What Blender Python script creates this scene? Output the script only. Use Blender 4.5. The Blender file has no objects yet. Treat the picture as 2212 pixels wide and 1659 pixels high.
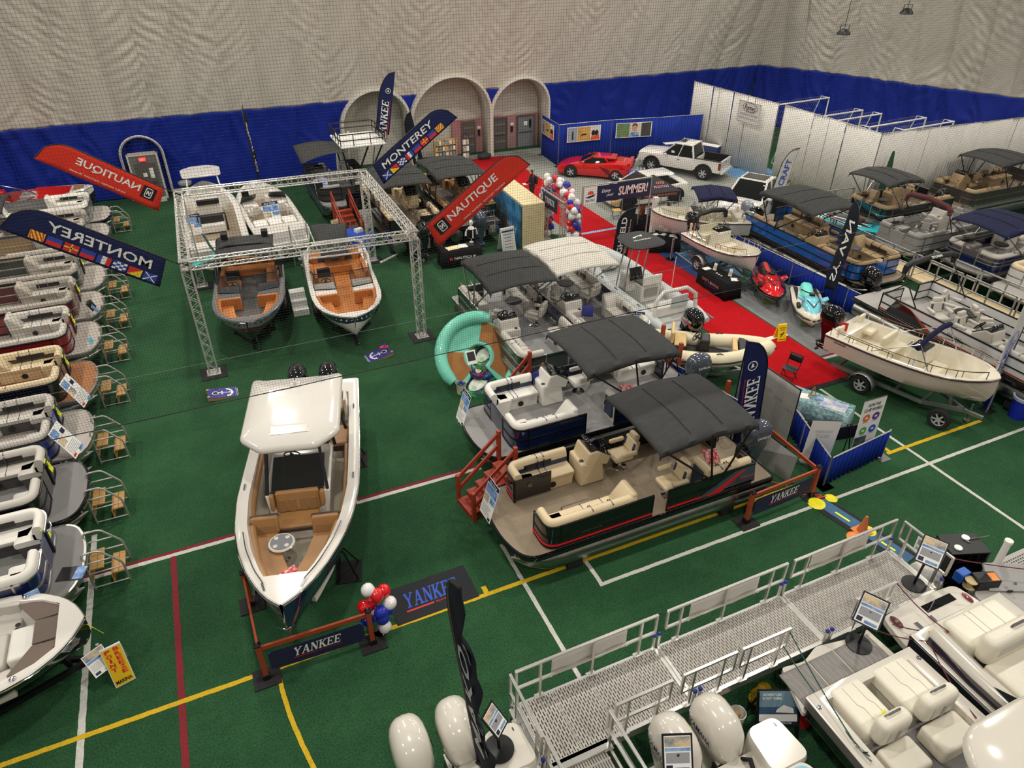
import bpy,bmesh,math,random
from math import sin,cos,pi,radians as R
from mathutils import Vector,Matrix
C=bpy.context.scene.collection
RX,RY=2212,1659
rnd=random.Random(7)

def srgb(r,g,b):
    return tuple(((x/255)/12.92 if x/255<=.04045 else((x/255+.055)/1.055)**2.4) for x in(r,g,b))+(1,)

# ---------------------------------------------------------------- camera, world, lamps, exposure
sc=bpy.context.scene
cd=bpy.data.cameras.new('camera');cam=bpy.data.objects.new('camera',cd);C.objects.link(cam)
PITCH,ROLL,YAW,FPX=.581292214,.00143740171,.421221861,1519.43825
fw=Vector((sin(YAW)*cos(PITCH),cos(YAW)*cos(PITCH),-sin(PITCH)))
rt=Vector((cos(YAW),-sin(YAW),0));up=rt.cross(fw)
r2=cos(ROLL)*rt+sin(ROLL)*up;u2=cos(ROLL)*up-sin(ROLL)*rt
cam.matrix_world=Matrix(((r2.x,u2.x,-fw.x,0),(r2.y,u2.y,-fw.y,0),(r2.z,u2.z,-fw.z,13),(0,0,0,1)))
cd.sensor_width=36;cd.lens=36*FPX/RX;cd.clip_start=.1;cd.clip_end=400
sc.camera=cam
w=bpy.data.worlds.new('dome_bounce');sc.world=w;w.use_nodes=True
w.node_tree.nodes['Background'].inputs[0].default_value=(1,.95,.88,1)
w.node_tree.nodes['Background'].inputs[1].default_value=.24
sc.view_settings.view_transform='Standard';sc.view_settings.look='None'
sc.view_settings.exposure=-0.5;sc.view_settings.gamma=1;sc.view_settings.use_curve_mapping=False
LAMPS=[(x,y) for x in(-13,1,15,29,43) for y in(-2,10,22,32,40)]
for x,y in LAMPS:
    l=bpy.data.lights.new('hall_lamp','AREA');l.shape='DISK';l.size=.8
    l.energy=1080;l.color=(1,.95,.87)
    o=bpy.data.objects.new('hall_lamp',l);o.location=(x,y,16.5);C.objects.link(o)

# ---------------------------------------------------------------- materials
MATS={}
def mat(name,rgb,rough=.5,metal=0,noise=None,bump=None,coat=0,stretch=(1,1,1),spec=.5,alpha=1,emit=0,trans=0):
    if name in MATS:return MATS[name]
    m=bpy.data.materials.new(name);m.use_nodes=True;nt=m.node_tree;b=nt.nodes['Principled BSDF']
    col=srgb(*rgb);b.inputs['Base Color'].default_value=col
    b.inputs['Roughness'].default_value=rough;b.inputs['Metallic'].default_value=metal
    b.inputs['Coat Weight'].default_value=coat;b.inputs['Coat Roughness'].default_value=.05
    b.inputs['Specular IOR Level'].default_value=spec;b.inputs['Alpha'].default_value=alpha
    b.inputs['Transmission Weight'].default_value=trans
    if emit:
        b.inputs['Emission Color'].default_value=col;b.inputs['Emission Strength'].default_value=emit
    if noise or bump:
        tc=nt.nodes.new('ShaderNodeTexCoord');mp=nt.nodes.new('ShaderNodeMapping');mp.inputs['Scale'].default_value=stretch
        nt.links.new(tc.outputs['Object'],mp.inputs[0])
    if noise:
        n=nt.nodes.new('ShaderNodeTexNoise');n.inputs['Scale'].default_value=noise[0];n.inputs['Detail'].default_value=5
        n.inputs['Roughness'].default_value=.65
        nt.links.new(mp.outputs[0],n.inputs['Vector'])
        rp=nt.nodes.new('ShaderNodeValToRGB');k=noise[1]
        c2=srgb(*noise[2]) if len(noise)>2 else tuple(c*(1-k) for c in col[:3])+(1,)
        rp.color_ramp.elements[0].color=c2;rp.color_ramp.elements[0].position=.5-.5*(1-k) if len(noise)>2 else .3
        rp.color_ramp.elements[1].color=col;rp.color_ramp.elements[1].position=.7
        nt.links.new(n.outputs['Fac'],rp.inputs[0]);nt.links.new(rp.outputs[0],b.inputs['Base Color'])
    if bump:
        n2=nt.nodes.new('ShaderNodeTexNoise');n2.inputs['Scale'].default_value=bump[0];n2.inputs['Detail'].default_value=4
        nt.links.new(mp.outputs[0],n2.inputs['Vector'])
        bp=nt.nodes.new('ShaderNodeBump');bp.inputs['Strength'].default_value=bump[1];bp.inputs['Distance'].default_value=bump[2] if len(bump)>2 else .02
        nt.links.new(n2.outputs['Fac'],bp.inputs['Height']);nt.links.new(bp.outputs[0],b.inputs['Normal'])
    MATS[name]=m
    return m

gel_white=mat('gel_white',(218,213,204),.12,coat=.6)
gel_cream=mat('gel_cream',(222,215,196),.15,coat=.5)
gel_navy=mat('gel_navy',(18,30,66),.08,coat=1)
gel_black=mat('gel_black',(14,14,16),.1,coat=1)
alu=mat('aluminium',(205,203,198),.32,1,noise=(6,.25))
alu_tube=mat('pontoon_aluminium',(186,186,180),.28,1,noise=(2.5,.35),stretch=(1,4,4))
rim_silver=mat('rim_silver',(196,196,200),.3,.4)
chrome=mat('chrome',(225,225,225),.08,1)
steel=mat('steel',(150,150,150),.35,1)
alu_paint=mat('dull_aluminium',(190,188,182),.45,.6,noise=(8,.2))
galv=mat('galvanised',(170,172,172),.45,.8,noise=(15,.3))
black=mat('black_plastic',(18,18,19),.45)
blackgloss=mat('black_gloss',(10,10,12),.06,coat=1)
rubber=mat('rubber',(22,22,23),.8)
blackmetal=mat('black_metal',(22,22,24),.4,.3)
glass=mat('tinted_glass',(40,44,44),.03,alpha=.45,spec=.8)
darkglass=mat('dark_glass',(12,14,16),.03,spec=.8)
canvas_gray=mat('canvas_charcoal',(66,66,65),.9,noise=(3,.18),bump=(9,.25,.03),stretch=(1,2,1),spec=.15)
canvas_white=mat('canvas_white',(205,200,188),.85,noise=(3,.12),bump=(9,.3,.03))
canvas_navy=mat('canvas_navy',(34,36,66),.9,noise=(3,.15),bump=(9,.25,.03),spec=.15)
canvas_maroon=mat('canvas_maroon',(92,40,44),.9,noise=(3,.15))
vinyl_white=mat('vinyl_white',(226,222,212),.45,noise=(3,.06),bump=(22,.06,.01))
vinyl_gray=mat('vinyl_light_gray',(196,190,180),.45,noise=(3,.08),bump=(22,.06,.01))
vinyl_midgray=mat('vinyl_mid_gray',(150,146,140),.5,noise=(3,.1))
vinyl_dark=mat('vinyl_dark_gray',(74,72,72),.5,noise=(4,.1))
vinyl_tan=mat('vinyl_tan',(214,194,156),.45,noise=(3,.07),bump=(22,.06,.01))
vinyl_beige=mat('vinyl_beige',(168,142,104),.5,noise=(3,.1))
vinyl_camel=mat('vinyl_camel',(164,120,72),.45,noise=(4,.1),bump=(30,.08,.01))
vinyl_orange=mat('vinyl_orange',(186,116,56),.45,noise=(5,.14),bump=(30,.08,.01))
vinyl_brown=mat('vinyl_brown',(70,52,42),.5)
vinyl_navy=mat('vinyl_navy',(40,52,84),.45)
vinyl_red=mat('vinyl_red',(205,30,28),.4)
floor_gray=mat('floor_gray',(150,148,146),.7,noise=(14,.28),stretch=(1,6,1))
floor_tan=mat('floor_tan',(146,130,108),.7,noise=(12,.35),stretch=(1,9,1))
floor_carpet=mat('floor_carpet',(128,126,124),.95,noise=(40,.2))
floor_teak=mat('floor_teak',(160,104,58),.6,noise=(10,.25),stretch=(1,14,1))
floor_nonskid=mat('floor_nonskid',(224,214,190),.6,bump=(160,.3,.004))
wood_red=mat('stained_red_wood',(176,74,40),.55,noise=(8,.3),stretch=(1,1,6))
wood_stair=mat('stained_stair_wood',(168,62,38),.55,noise=(8,.3))
wood_tan=mat('tread_wood',(192,146,84),.6,noise=(7,.35),stretch=(1,7,1))
wood_pale=mat('plywood',(222,204,160),.7,noise=(5,.15))
paper=mat('paper_white',(238,236,230),.6)
print_blue=mat('print_blue',(38,90,170),.5,noise=(6,.5,(170,200,225)))
print_photo=mat('print_photo',(60,110,150),.5,noise=(4,.9,(215,190,150)))
ink_navy=mat('ink_navy',(24,30,72),.5)
ink_black=mat('ink_black',(20,20,22),.6)
ink_red=mat('ink_red',(208,32,40),.5)
ink_white=mat('ink_white',(236,234,228),.5)
yellow_tag=mat('yellow_tag',(226,236,40),.6)
white_paint=mat('white_paint',(228,226,220),.5)
flag_navy=mat('flag_navy',(26,34,78),.75,bump=(5,.25,.05),spec=.2)
flag_dark=mat('flag_dark',(20,24,36),.75,bump=(5,.25,.05),spec=.2)
flag_red=mat('flag_red',(214,52,36),.7,bump=(5,.2,.05),spec=.2)
flag_white=mat('flag_white',(205,202,196),.75,bump=(5,.25,.05))
drape_blue=mat('drape_blue',(22,50,150),.8,noise=(8,.2),spec=.2)
drape_black=mat('drape_black',(18,18,20),.85,spec=.15)
mat_black=mat('black_mat',(32,33,37),.9,noise=(60,.2))
skin=mat('skin',(196,146,118),.6)

# ---------------------------------------------------------------- mesh building
class MB:
    def __init__(s):s.v=[];s.f=[];s.T=Matrix()
    def add(s,v,f):
        n=len(s.v);T=s.T
        s.v+=[tuple(T@Vector(p)) for p in v];s.f+=[tuple(i+n for i in q) for q in f]
        return s
    def box(s,x0,x1,y0,y1,z0,z1,top=None):
        a=(x0,y0),(x1,y0),(x1,y1),(x0,y1)
        t=a if top is None else((top[0],top[2]),(top[1],top[2]),(top[1],top[3]),(top[0],top[3]))
        return s.add([(x,y,z0) for x,y in a]+[(x,y,z1) for x,y in t],
                     [(3,2,1,0),(4,5,6,7),(0,1,5,4),(1,2,6,5),(2,3,7,6),(3,0,4,7)])
    def cbox(s,c,d,rot=None):
        o=s.T
        s.T=o@Matrix.Translation(c)@(rot_m(rot) if rot else Matrix())
        s.box(-d[0]/2,d[0]/2,-d[1]/2,d[1]/2,-d[2]/2,d[2]/2);s.T=o
        return s
    def bar(s,a,b,w,h=None,upv=(0,0,1)):
        a=Vector(a);b=Vector(b);d=b-a;L=d.length
        if L<1e-6:return s
        d/=L;u=Vector(upv)
        if abs(d.dot(u))>.95:u=Vector((1,0,0))
        y=u.cross(d).normalized();z=d.cross(y);h=h or w;o=s.T
        s.T=o@Matrix(((d.x,y.x,z.x,a.x),(d.y,y.y,z.y,a.y),(d.z,y.z,z.z,a.z),(0,0,0,1)))
        s.box(0,L,-w/2,w/2,-h/2,h/2);s.T=o
        return s
    def loft(s,rings,cap=(True,True),closed=True):
        n=len(rings[0]);v=[p for r in rings for p in r];f=[]
        m=n if closed else n-1
        for i in range(len(rings)-1):
            for j in range(m):
                k=(j+1)%n
                f.append((i*n+j,i*n+k,(i+1)*n+k,(i+1)*n+j))
        if cap[0]:f.append(tuple(range(n-1,-1,-1)))
        if cap[1]:f.append(tuple((len(rings)-1)*n+j for j in range(n)))
        return s.add(v,f)
    def tube(s,pts,r,n=8,closed=False,cap=True):
        P=[Vector(p) for p in pts];m=len(P);rings=[];nx=None
        for i in range(m):
            a=P[i-1] if(i>0 or closed) else P[i];b=P[(i+1)%m] if(i<m-1 or closed) else P[i]
            t=(b-a).normalized()
            if nx is None:nx=t.orthogonal().normalized()
            nx=(nx-t*nx.dot(t))
            nx=nx.normalized() if nx.length>1e-6 else t.orthogonal().normalized()
            by=t.cross(nx);rr=r[i] if isinstance(r,(list,tuple)) else r
            rings.append([tuple(P[i]+nx*(rr*cos(2*pi*k/n))+by*(rr*sin(2*pi*k/n))) for k in range(n)])
        if closed:return s.loft(rings+[rings[0]],(False,False))
        return s.loft(rings,(cap,cap))
    def prism(s,poly,z0,z1,inset=0):
        n=len(poly)
        return s.loft([[(x,y,z0) for x,y in poly],[(x,y,z1) for x,y in poly]])
    def lathe(s,prof,n=16,c=(0,0,0),cap=True):
        rings=[[(c[0]+r*cos(2*pi*k/n),c[1]+r*sin(2*pi*k/n),c[2]+z) for k in range(n)] for r,z in prof]
        return s.loft(rings,(cap and prof[0][0]>1e-4,cap and prof[-1][0]>1e-4))
    def ell(s,c,r,n=14,m=9):
        if not isinstance(r,(tuple,list)):r=(r,r,r)
        rings=[]
        for i in range(m+1):
            a=-pi/2+pi*i/m;q=max(cos(a),.001)
            rings.append([(c[0]+r[0]*q*cos(2*pi*k/n),c[1]+r[1]*q*sin(2*pi*k/n),c[2]+r[2]*sin(a)) for k in range(n)])
        return s.loft(rings)
    def grid(s,fn,nu,nv):
        v=[tuple(fn(i/nu,j/nv)) for j in range(nv+1) for i in range(nu+1)];k=nu+1
        return s.add(v,[(j*k+i,j*k+i+1,(j+1)*k+i+1,(j+1)*k+i) for j in range(nv) for i in range(nu)])
    def sweep(s,path,prof,side=1,closed=False):
        """prof [(offset to the inside, z)...] carried along the 2D path; side=1: inside is to the left"""
        n=len(path);rings=[]
        for i in range(n):
            p=Vector(path[i][:2]);zz=path[i][2] if len(path[i])>2 else 0
            a=Vector(path[i-1][:2]) if(i>0 or closed) else None
            b=Vector(path[(i+1)%n][:2]) if(i<n-1 or closed) else None
            d1=(p-a).normalized() if a is not None else(b-p).normalized()
            d2=(b-p).normalized() if b is not None else d1
            n1=Vector((-d1.y,d1.x));n2=Vector((-d2.y,d2.x));nn=n1+n2
            nn=nn/max(nn.length_squared/2,.3) if nn.length>.1 else n1
            rings.append([(p.x+nn.x*o*side,p.y+nn.y*o*side,z+zz) for o,z in prof])
        if closed:return s.loft(rings+[rings[0]],(False,False))
        return s.loft(rings)
    def build(s,name,m,parent=None,bevel=0,smooth=35,seg=2,solid=0,sub=0):
        me=bpy.data.meshes.new(name);me.from_pydata(s.v,[],s.f)
        bm=bmesh.new();bm.from_mesh(me);bmesh.ops.recalc_face_normals(bm,faces=bm.faces);bm.to_mesh(me);bm.free()
        me.materials.append(m)
        if smooth:
            me.shade_smooth()
            if not sub:me.set_sharp_from_angle(angle=R(smooth if not bevel else 80))
        o=bpy.data.objects.new(name,me);C.objects.link(o)
        if parent is not None:o.parent=parent
        if solid:
            q=o.modifiers.new('solid','SOLIDIFY');q.thickness=solid;q.offset=0
        if bevel:
            q=o.modifiers.new('bevel','BEVEL');q.width=bevel;q.segments=seg;q.limit_method='ANGLE';q.angle_limit=R(40)
        if sub:
            q=o.modifiers.new('sub','SUBSURF');q.levels=q.render_levels=sub
        return o

def rot_m(e):
    return Matrix.Rotation(e[2],4,'Z')@Matrix.Rotation(e[1],4,'Y')@Matrix.Rotation(e[0],4,'X')

def B(name,m,parent,*a,bevel=0,**k):
    """one box part: x0,x1,y0,y1,z0,z1"""
    return MB().box(*a).build(name,m,parent,bevel=bevel,**k)

def thing(name,label,cat,loc=(0,0,0),rz=0,group=None):
    o=bpy.data.objects.new(name,None);C.objects.link(o);o.location=loc;o.rotation_euler=(0,0,rz)
    o.empty_display_size=.2
    return tag(o,label,cat,group)
def tag(o,label,cat,group=None):
    o['label']=label;o['category']=cat
    if group:o['group']=group
    return o
def struct(o):o['kind']='structure';return o
def stuff(o):o['kind']='stuff';return o
def dup(root,loc=None,rz=None,label=None,group=None):
    r=root.copy();C.objects.link(r)
    if loc is not None:r.location=loc
    if rz is not None:r.rotation_euler=(0,0,rz)
    if label:r['label']=label
    if group:r['group']=group
    for ch in list(root.children):
        c=ch.copy();C.objects.link(c);c.parent=r
        for g in list(ch.children):
            d=g.copy();C.objects.link(d);d.parent=c
    return r

def fillet(pts,rad,seg=6):
    """round the corners of an open 2D polyline"""
    out=[tuple(pts[0])]
    for i in range(1,len(pts)-1):
        p=Vector(pts[i]);a=(Vector(pts[i-1])-p);b=(Vector(pts[i+1])-p)
        r=rad[i-1] if isinstance(rad,(list,tuple)) else rad
        r=min(r,a.length*.499,b.length*.499)
        if r<1e-3:out.append(tuple(p));continue
        p0=p+a.normalized()*r;p1=p+b.normalized()*r
        for k in range(seg+1):
            t=k/seg;q=p0*(1-t)**2+p*2*t*(1-t)+p1*t*t
            out.append((q.x,q.y))
    out.append(tuple(pts[-1]))
    return out
def fillet_c(poly,rad,seg=6):
    n=len(poly);rr=rad if isinstance(rad,(list,tuple)) else[rad]*n;out=[]
    for i in range(n):
        p=fillet([poly[i-1],poly[i],poly[(i+1)%n]],[rr[i]],seg)
        out+=p[1:-1]
    return out
def frame(o,x,y):
    """matrix with origin o, X along x, Y along y"""
    x=Vector(x).normalized();y=Vector(y);z=x.cross(y).normalized();y=z.cross(x)
    return Matrix(((x.x,y.x,z.x,o[0]),(x.y,y.y,z.y,o[1]),(x.z,y.z,z.z,o[2]),(0,0,0,1)))

FONT_CACHE={}
def text(name,s,m,parent,M,width,height=None,bold=.0,shear=0,mirror=False,thick=.004):
    """lettering: flat printed letters, centred on M's origin, stretched to width x height"""
    key=(s,bold,shear)
    if key not in FONT_CACHE:
        cu=bpy.data.curves.new('txt','FONT');cu.body=s;cu.align_x='CENTER';cu.align_y='CENTER'
        cu.offset=bold;cu.shear=shear;cu.resolution_u=2;cu.extrude=0
        o=bpy.data.objects.new('txt',cu);C.objects.link(o)
        me=bpy.data.meshes.new_from_object(o.evaluated_get(bpy.context.evaluated_depsgraph_get()))
        FONT_CACHE[key]=([tuple(v.co) for v in me.vertices],[tuple(p.vertices) for p in me.polygons])
        bpy.data.objects.remove(o);bpy.data.curves.remove(cu);bpy.data.meshes.remove(me)
    v,f=FONT_CACHE[key]
    x0=min(p[0] for p in v);x1=max(p[0] for p in v);y0=min(p[1] for p in v);y1=max(p[1] for p in v)
    sx=width/(x1-x0);sy=(height/(y1-y0)) if height else sx
    if mirror:sx=-sx
    b=MB();b.T=M
    b.add([((p[0]-(x0+x1)/2)*sx,(p[1]-(y0+y1)/2)*sy,thick) for p in v],f)
    return b.build(name,m,parent,smooth=0)

# block-serif letters for the dealer's wordmark, unit height, drawn as strokes (x0,y0,x1,y1,w)
GL={'Y':(1.0,[(.12,1,.5,.45,.2),(.88,1,.5,.45,.13),(.5,.5,.5,0,.22),(-.02,.96,.34,.96,.09),(.66,.96,1.02,.96,.09),(.28,.04,.72,.04,.09)]),
      'A':(1.05,[(.15,0,.5,1,.12),(.88,0,.52,1,.22),(.28,.33,.76,.33,.1),(-.02,.04,.32,.04,.09),(.66,.04,1.08,.04,.09)]),
      'N':(1.05,[(.18,0,.18,1,.11),(.2,.98,.85,.02,.24),(.87,0,.87,1,.11),(0,.96,.34,.96,.09),(.68,.96,1.04,.96,.09),(0,.04,.36,.04,.09)]),
      'K':(1.0,[(.2,0,.2,1,.22),(.28,.42,.82,.98,.12),(.42,.55,.86,.02,.22),(0,.04,.42,.04,.09),(0,.96,.42,.96,.09),(.6,.96,1,.96,.09),(.62,.04,1.04,.04,.09)]),
      'E':(.9,[(.2,0,.2,1,.22),(0,.05,.84,.05,.1),(0,.95,.82,.95,.1),(.2,.5,.6,.5,.1),(.8,.02,.8,.26,.09),(.78,.98,.78,.76,.09),(.6,.38,.6,.62,.08)])}
def yankee(parent,M,width,height,m=None,shear=.25,under=True,sub=True,mirror=False):
    m=m or ink_white;x=0;b=MB();quads=[]
    for ch in 'YANKEE':
        w_,st=GL[ch]
        for k,(x0,y0,x1,y1,t) in enumerate(st):
            d=Vector((x1-x0,y1-y0)).normalized();n=Vector((-d.y,d.x))*t/2
            quads.append([(x+p[0],p[1],.003+.0004*k) for p in((x0-n.x,y0-n.y),(x1-n.x,y1-n.y),(x1+n.x,y1+n.y),(x0+n.x,y0+n.y))])
        x+=w_+.07
    tot=x-.07;sx=width/(tot+shear);sg=-1 if mirror else 1;b.T=M
    for q in quads:
        b.add([(sg*((p[0]+p[1]*shear-(tot+shear)/2)*sx),(p[1]-.5)*height,p[2]) for p in q],[(0,1,2,3)])
    b.build('lettering',m,parent,smooth=0)
    if under:
        u=MB();u.T=M;h=height
        u.add([(sg*x_*width,y_*h,.003) for x_,y_ in((-.5,-.74),(-.03,-.74),(-.01,-.64),(-.5,-.64))],[(0,1,2,3)])
        u.build('underline',ink_red,parent,smooth=0)
    if sub:
        text('small_lettering','BOATING CENTER',ink_red,parent,M@Matrix.Translation((sg*width*.25,-height*.69,0)),width*.46,height*.12,.01,mirror=mirror)

def rope(name,pts,r,m,parent=None,n=5):
    return MB().tube(pts,r,n).build(name,m,parent)
def arc(c,r,a0,a1,n,f=lambda x,y:(x,y)):
    return[f(c[0]+r*cos(a0+(a1-a0)*i/n),c[1]+r*sin(a0+(a1-a0)*i/n)) for i in range(n+1)]
def lerp(a,b,t):return a+(b-a)*t
def interp(tab,x):
    """piecewise linear table [(x, v...)...]"""
    if x<=tab[0][0]:return tab[0][1:]
    for a,b in zip(tab,tab[1:]):
        if x<=b[0]:
            t=(x-a[0])/(b[0]-a[0]);return tuple(lerp(p,q,t) for p,q in zip(a[1:],b[1:]))
    return tab[-1][1:]

from mathutils import noise as NZ
# ---------------------------------------------------------------- floor
def node_mat(name,build,rough=.8):
    m=bpy.data.materials.new(name);m.use_nodes=True;nt=m.node_tree;b=nt.nodes['Principled BSDF'];b.inputs['Roughness'].default_value=rough
    build(nt,b);return m
def turf(nt,b):
    L=nt.links.new;tc=nt.nodes.new('ShaderNodeTexCoord')
    def nz(s,d,r=.6):
        n=nt.nodes.new('ShaderNodeTexNoise');n.inputs['Scale'].default_value=s;n.inputs['Detail'].default_value=d;n.inputs['Roughness'].default_value=r
        L(tc.outputs['Object'],n.inputs['Vector']);return n
    a,f,g=nz(.55,5),nz(28,4,.75),nz(5,4)
    r1=nt.nodes.new('ShaderNodeValToRGB');r1.color_ramp.elements[0].position=.3;r1.color_ramp.elements[1].position=.72
    r1.color_ramp.elements[0].color=srgb(42,82,54);r1.color_ramp.elements[1].color=srgb(54,100,64)
    L(a.outputs[0],r1.inputs[0])
    mx=nt.nodes.new('ShaderNodeMix');mx.data_type='RGBA';mx.blend_type='OVERLAY';mx.inputs['Factor'].default_value=.85
    r2_=nt.nodes.new('ShaderNodeValToRGB');r2_.color_ramp.elements[0].position=.3;r2_.color_ramp.elements[1].position=.7
    r2_.color_ramp.elements[0].color=(.12,.12,.12,1);r2_.color_ramp.elements[1].color=(.75,.75,.7,1)
    L(f.outputs[0],r2_.inputs[0]);L(r1.outputs[0],mx.inputs[6]);L(r2_.outputs[0],mx.inputs[7])
    mx2=nt.nodes.new('ShaderNodeMix');mx2.data_type='RGBA';mx2.blend_type='MULTIPLY';mx2.inputs['Factor'].default_value=.35
    L(mx.outputs[2],mx2.inputs[6]);L(g.outputs[0],mx2.inputs[7]);L(mx2.outputs[2],b.inputs['Base Color'])
    bp=nt.nodes.new('ShaderNodeBump');bp.inputs['Strength'].default_value=.6;bp.inputs['Distance'].default_value=.03
    L(f.outputs[0],bp.inputs['Height']);L(bp.outputs[0],b.inputs['Normal'])
    b.inputs['Specular IOR Level'].default_value=.15
turf_m=node_mat('green_turf',turf,.9)
fl=struct(B('floor',turf_m,None,-40,70,-6,60,-.2,0))
line_white=mat('line_white',(208,206,198),.9,noise=(18,.3));line_yel=mat('line_yellow',(214,176,24),.9,noise=(18,.3));line_red=mat('line_red',(128,24,36),.9,noise=(18,.3))
LZ=[.004]
def line(name,m,a,b,w,z=None):
    """a field marking with a slightly ragged turf edge"""
    LZ[0]+=.0004;z=LZ[0];a=Vector(a[:2]);b=Vector(b[:2]);d=(b-a);n=max(2,int(d.length/.12));d.normalize();q=Vector((-d.y,d.x));v=[];f=[]
    for i in range(n+1):
        p=a.lerp(b,i/n)
        for s in(-1,1):
            e=q*s*(w/2+rnd.uniform(-.006,.006));v+=[(p.x+e.x,p.y+e.y,.0),(p.x+e.x,p.y+e.y,z)]
    for i in range(n):
        k=i*4;f+=[(k+1,k+3,k+7,k+5),(k,k+1,k+5,k+4),(k+2,k+6,k+7,k+3)]
    return MB().add(v,f).build(name,m,fl,smooth=0)
line('white_line',line_white,(6.46,9.38),(27,9.38),.1)
line('white_line',line_white,(6.52,10.2),(6.52,9.33),.1)
line('white_line',line_white,(4.87,11.5),(4.87,3),.1)
line('white_line',line_white,(17.35,13.6),(17.35,2),.1)
line('white_line',line_white,(-4.42,16),(-4.42,3),.13)
line('white_line',line_white,(-14,14.45),(5.5,14.45),.12)
line('red_line',line_red,(-14,14.56),(5.5,14.56),.1)
line('red_line',line_red,(-2.63,14.4),(-2.63,3),.13)
line('yellow_line',line_yel,(-12,10.2),(13.5,10.2),.11)
line('yellow_line',line_yel,(16.6,10.2),(20.6,10.2),.11)
line('yellow_line',line_yel,(16.75,10.5),(16.75,10.2),.12)
line('yellow_line',line_yel,(3.95,10.45),(3.95,10.2),.12)
for i in range(1):
    cpt=fillet([(-.78,10.2),(-.75,9.3),(-.55,8),(-.1,6.4),(.3,4)],.8,4)
    for p,q in zip(cpt,cpt[1:]):line('yellow_line',line_yel,p,q,.09)
line('white_line',line_white,(18.9,15.05),(20.5,15.05),.1);line('red_line',line_red,(18.9,15.16),(20.5,15.16),.1)
line('white_line',line_white,(11.6,14.45),(13.2,14.45),.1)
red_m=mat('red_carpet',(184,20,28),.95,noise=(7,.22),spec=.1)
gray_m=mat('gray_carpet_tile',(150,152,144),.95,noise=(30,.15),spec=.1)
def slab(name,m,poly,z):
    return struct(MB().prism(poly,0.0,z).build(name,m,None,smooth=0))
slab('floor_gray_carpet',gray_m,[(18.95,27.2),(31,26.2),(31,44),(15.6,44.6),(15.6,43.5),(14.6,42.5),(14.6,30),(16.35,29.2),(18.95,28.9)],.008)
seam=mat('carpet_seam',(128,130,124),.95)
sm=MB()
for k in range(16):sm.box(19,31,29.4+k*.95,29.42+k*.95,.0,.0105)
stuff(sm.build('carpet_seam',seam,bpy.data.objects['floor_gray_carpet'],smooth=0))
rc=slab('floor_red_carpet',red_m,[(16.35,13.9),(18.85,13.75),(18.95,43.5),(16.4,43.5)],.014)
B('edge_trim',rubber,rc,16.3,18.95,13.62,13.82,.0,.016)
B('blue_tape',mat('blue_tape',(130,180,220),.7),rc,16.36,18.93,28.95,29.15,.01,.018)
B('white_tape',white_paint,rc,17.4,18.95,16.86,17.06,.01,.018)
B('carpet_seam',mat('red_seam',(230,90,90),.9),rc,16.4,18.93,36.6,36.63,.01,.0155)
slab('floor_dark_blue_court',mat('court_navy',(34,62,116),.6,noise=(12,.15)),[(18.9,22.2),(19.45,22.2),(20.0,28.6),(18.95,28.6)],.012)
lb=slab('floor_light_blue_court',mat('court_blue',(92,142,184),.6,noise=(12,.15)),[(19.5,21.3),(22.6,21.3),(22.6,27.2),(20.05,28.6)],.010)
for a,b in(((19.47,22.2),(20.03,28.6)),((19.7,25.0),(21,25.2))):
    d=Vector((b[0]-a[0],b[1]-a[1],0)).normalized();MB().bar((a[0],a[1],.012),(b[0],b[1],.012),.06,.01).build('court_line',white_paint,lb)
slab('floor_gray_pad',mat('gray_pad',(124,126,126),.95,noise=(40,.15)),[(18.9,14.95),(22.9,14.95),(22.9,21.4),(19.0,21.4)],.012)
slab('floor_blue_court_strip',mat('court_blue',(92,142,184),.6),[(29.6,32.2),(33,32.2),(33,36),(30.2,36)],.012)

# ---------------------------------------------------------------- inflated dome walls
def wrinkle_mat(name,rgb,st,bs):
    return mat(name,rgb,.62,noise=(1.2,.10),bump=(3.0,bs,.10),stretch=st,spec=.3)
mem_white=wrinkle_mat('membrane_white',(214,206,194),(1.6,1.6,.25),.18)
mem_blue=wrinkle_mat('membrane_blue',(8,40,152),(2.2,2.2,.22),.3)
ARCH=[(10.6,2.02,4.72),(15.45,2.58,5.15),(20.2,1.98,4.72)]
def hat(x0,hw,top,x):
    """height of the arch above x, or -1 outside: straight legs, round head"""
    u=abs(x-x0)/hw
    return(top-hw*1.0)+hw*math.sqrt(max(0,1-u*u)) if u<1 else-1
def fold(s,z,up):
    u=(s/1.86)%1;pan=abs(sin(pi*u))**.7
    d=.26*pan+.10*NZ.noise(Vector((s*.45,z*.3,3.1)))
    side=1 if int(s/1.86)%3 else-1
    w1=NZ.noise(Vector((s*.5,z*.35,5.5)));w2=NZ.noise(Vector((s*1.1,z*.5,8.2)))
    if up:
        m=max(0,.45+w1*1.1)
        d+=.034*m*sin(2*pi*(s*1.9*side+z*1.15+1.1*w2))+.022*m*sin(2*pi*(s*1.2*side+z*1.9+.9*w1))+.05*NZ.noise(Vector((s*2.0-z*1.3,z*.45,1.3)))
    else:
        m=max(0,.5+w1*1.2)
        d+=.045*m*sin(2*pi*(s*1.5+z*.55*side+1.3*w2))+.12*NZ.noise(Vector((s*1.7+sin(s*.6)*z*.6,z*.25,4.4)))+.10*(1-abs(NZ.noise(Vector((s*1.3-z*.9*sin(s*.37),z*.35,9.9)))))
    return d
def lean(z):return .16*max(0,z-2.5)**1.35
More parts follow.
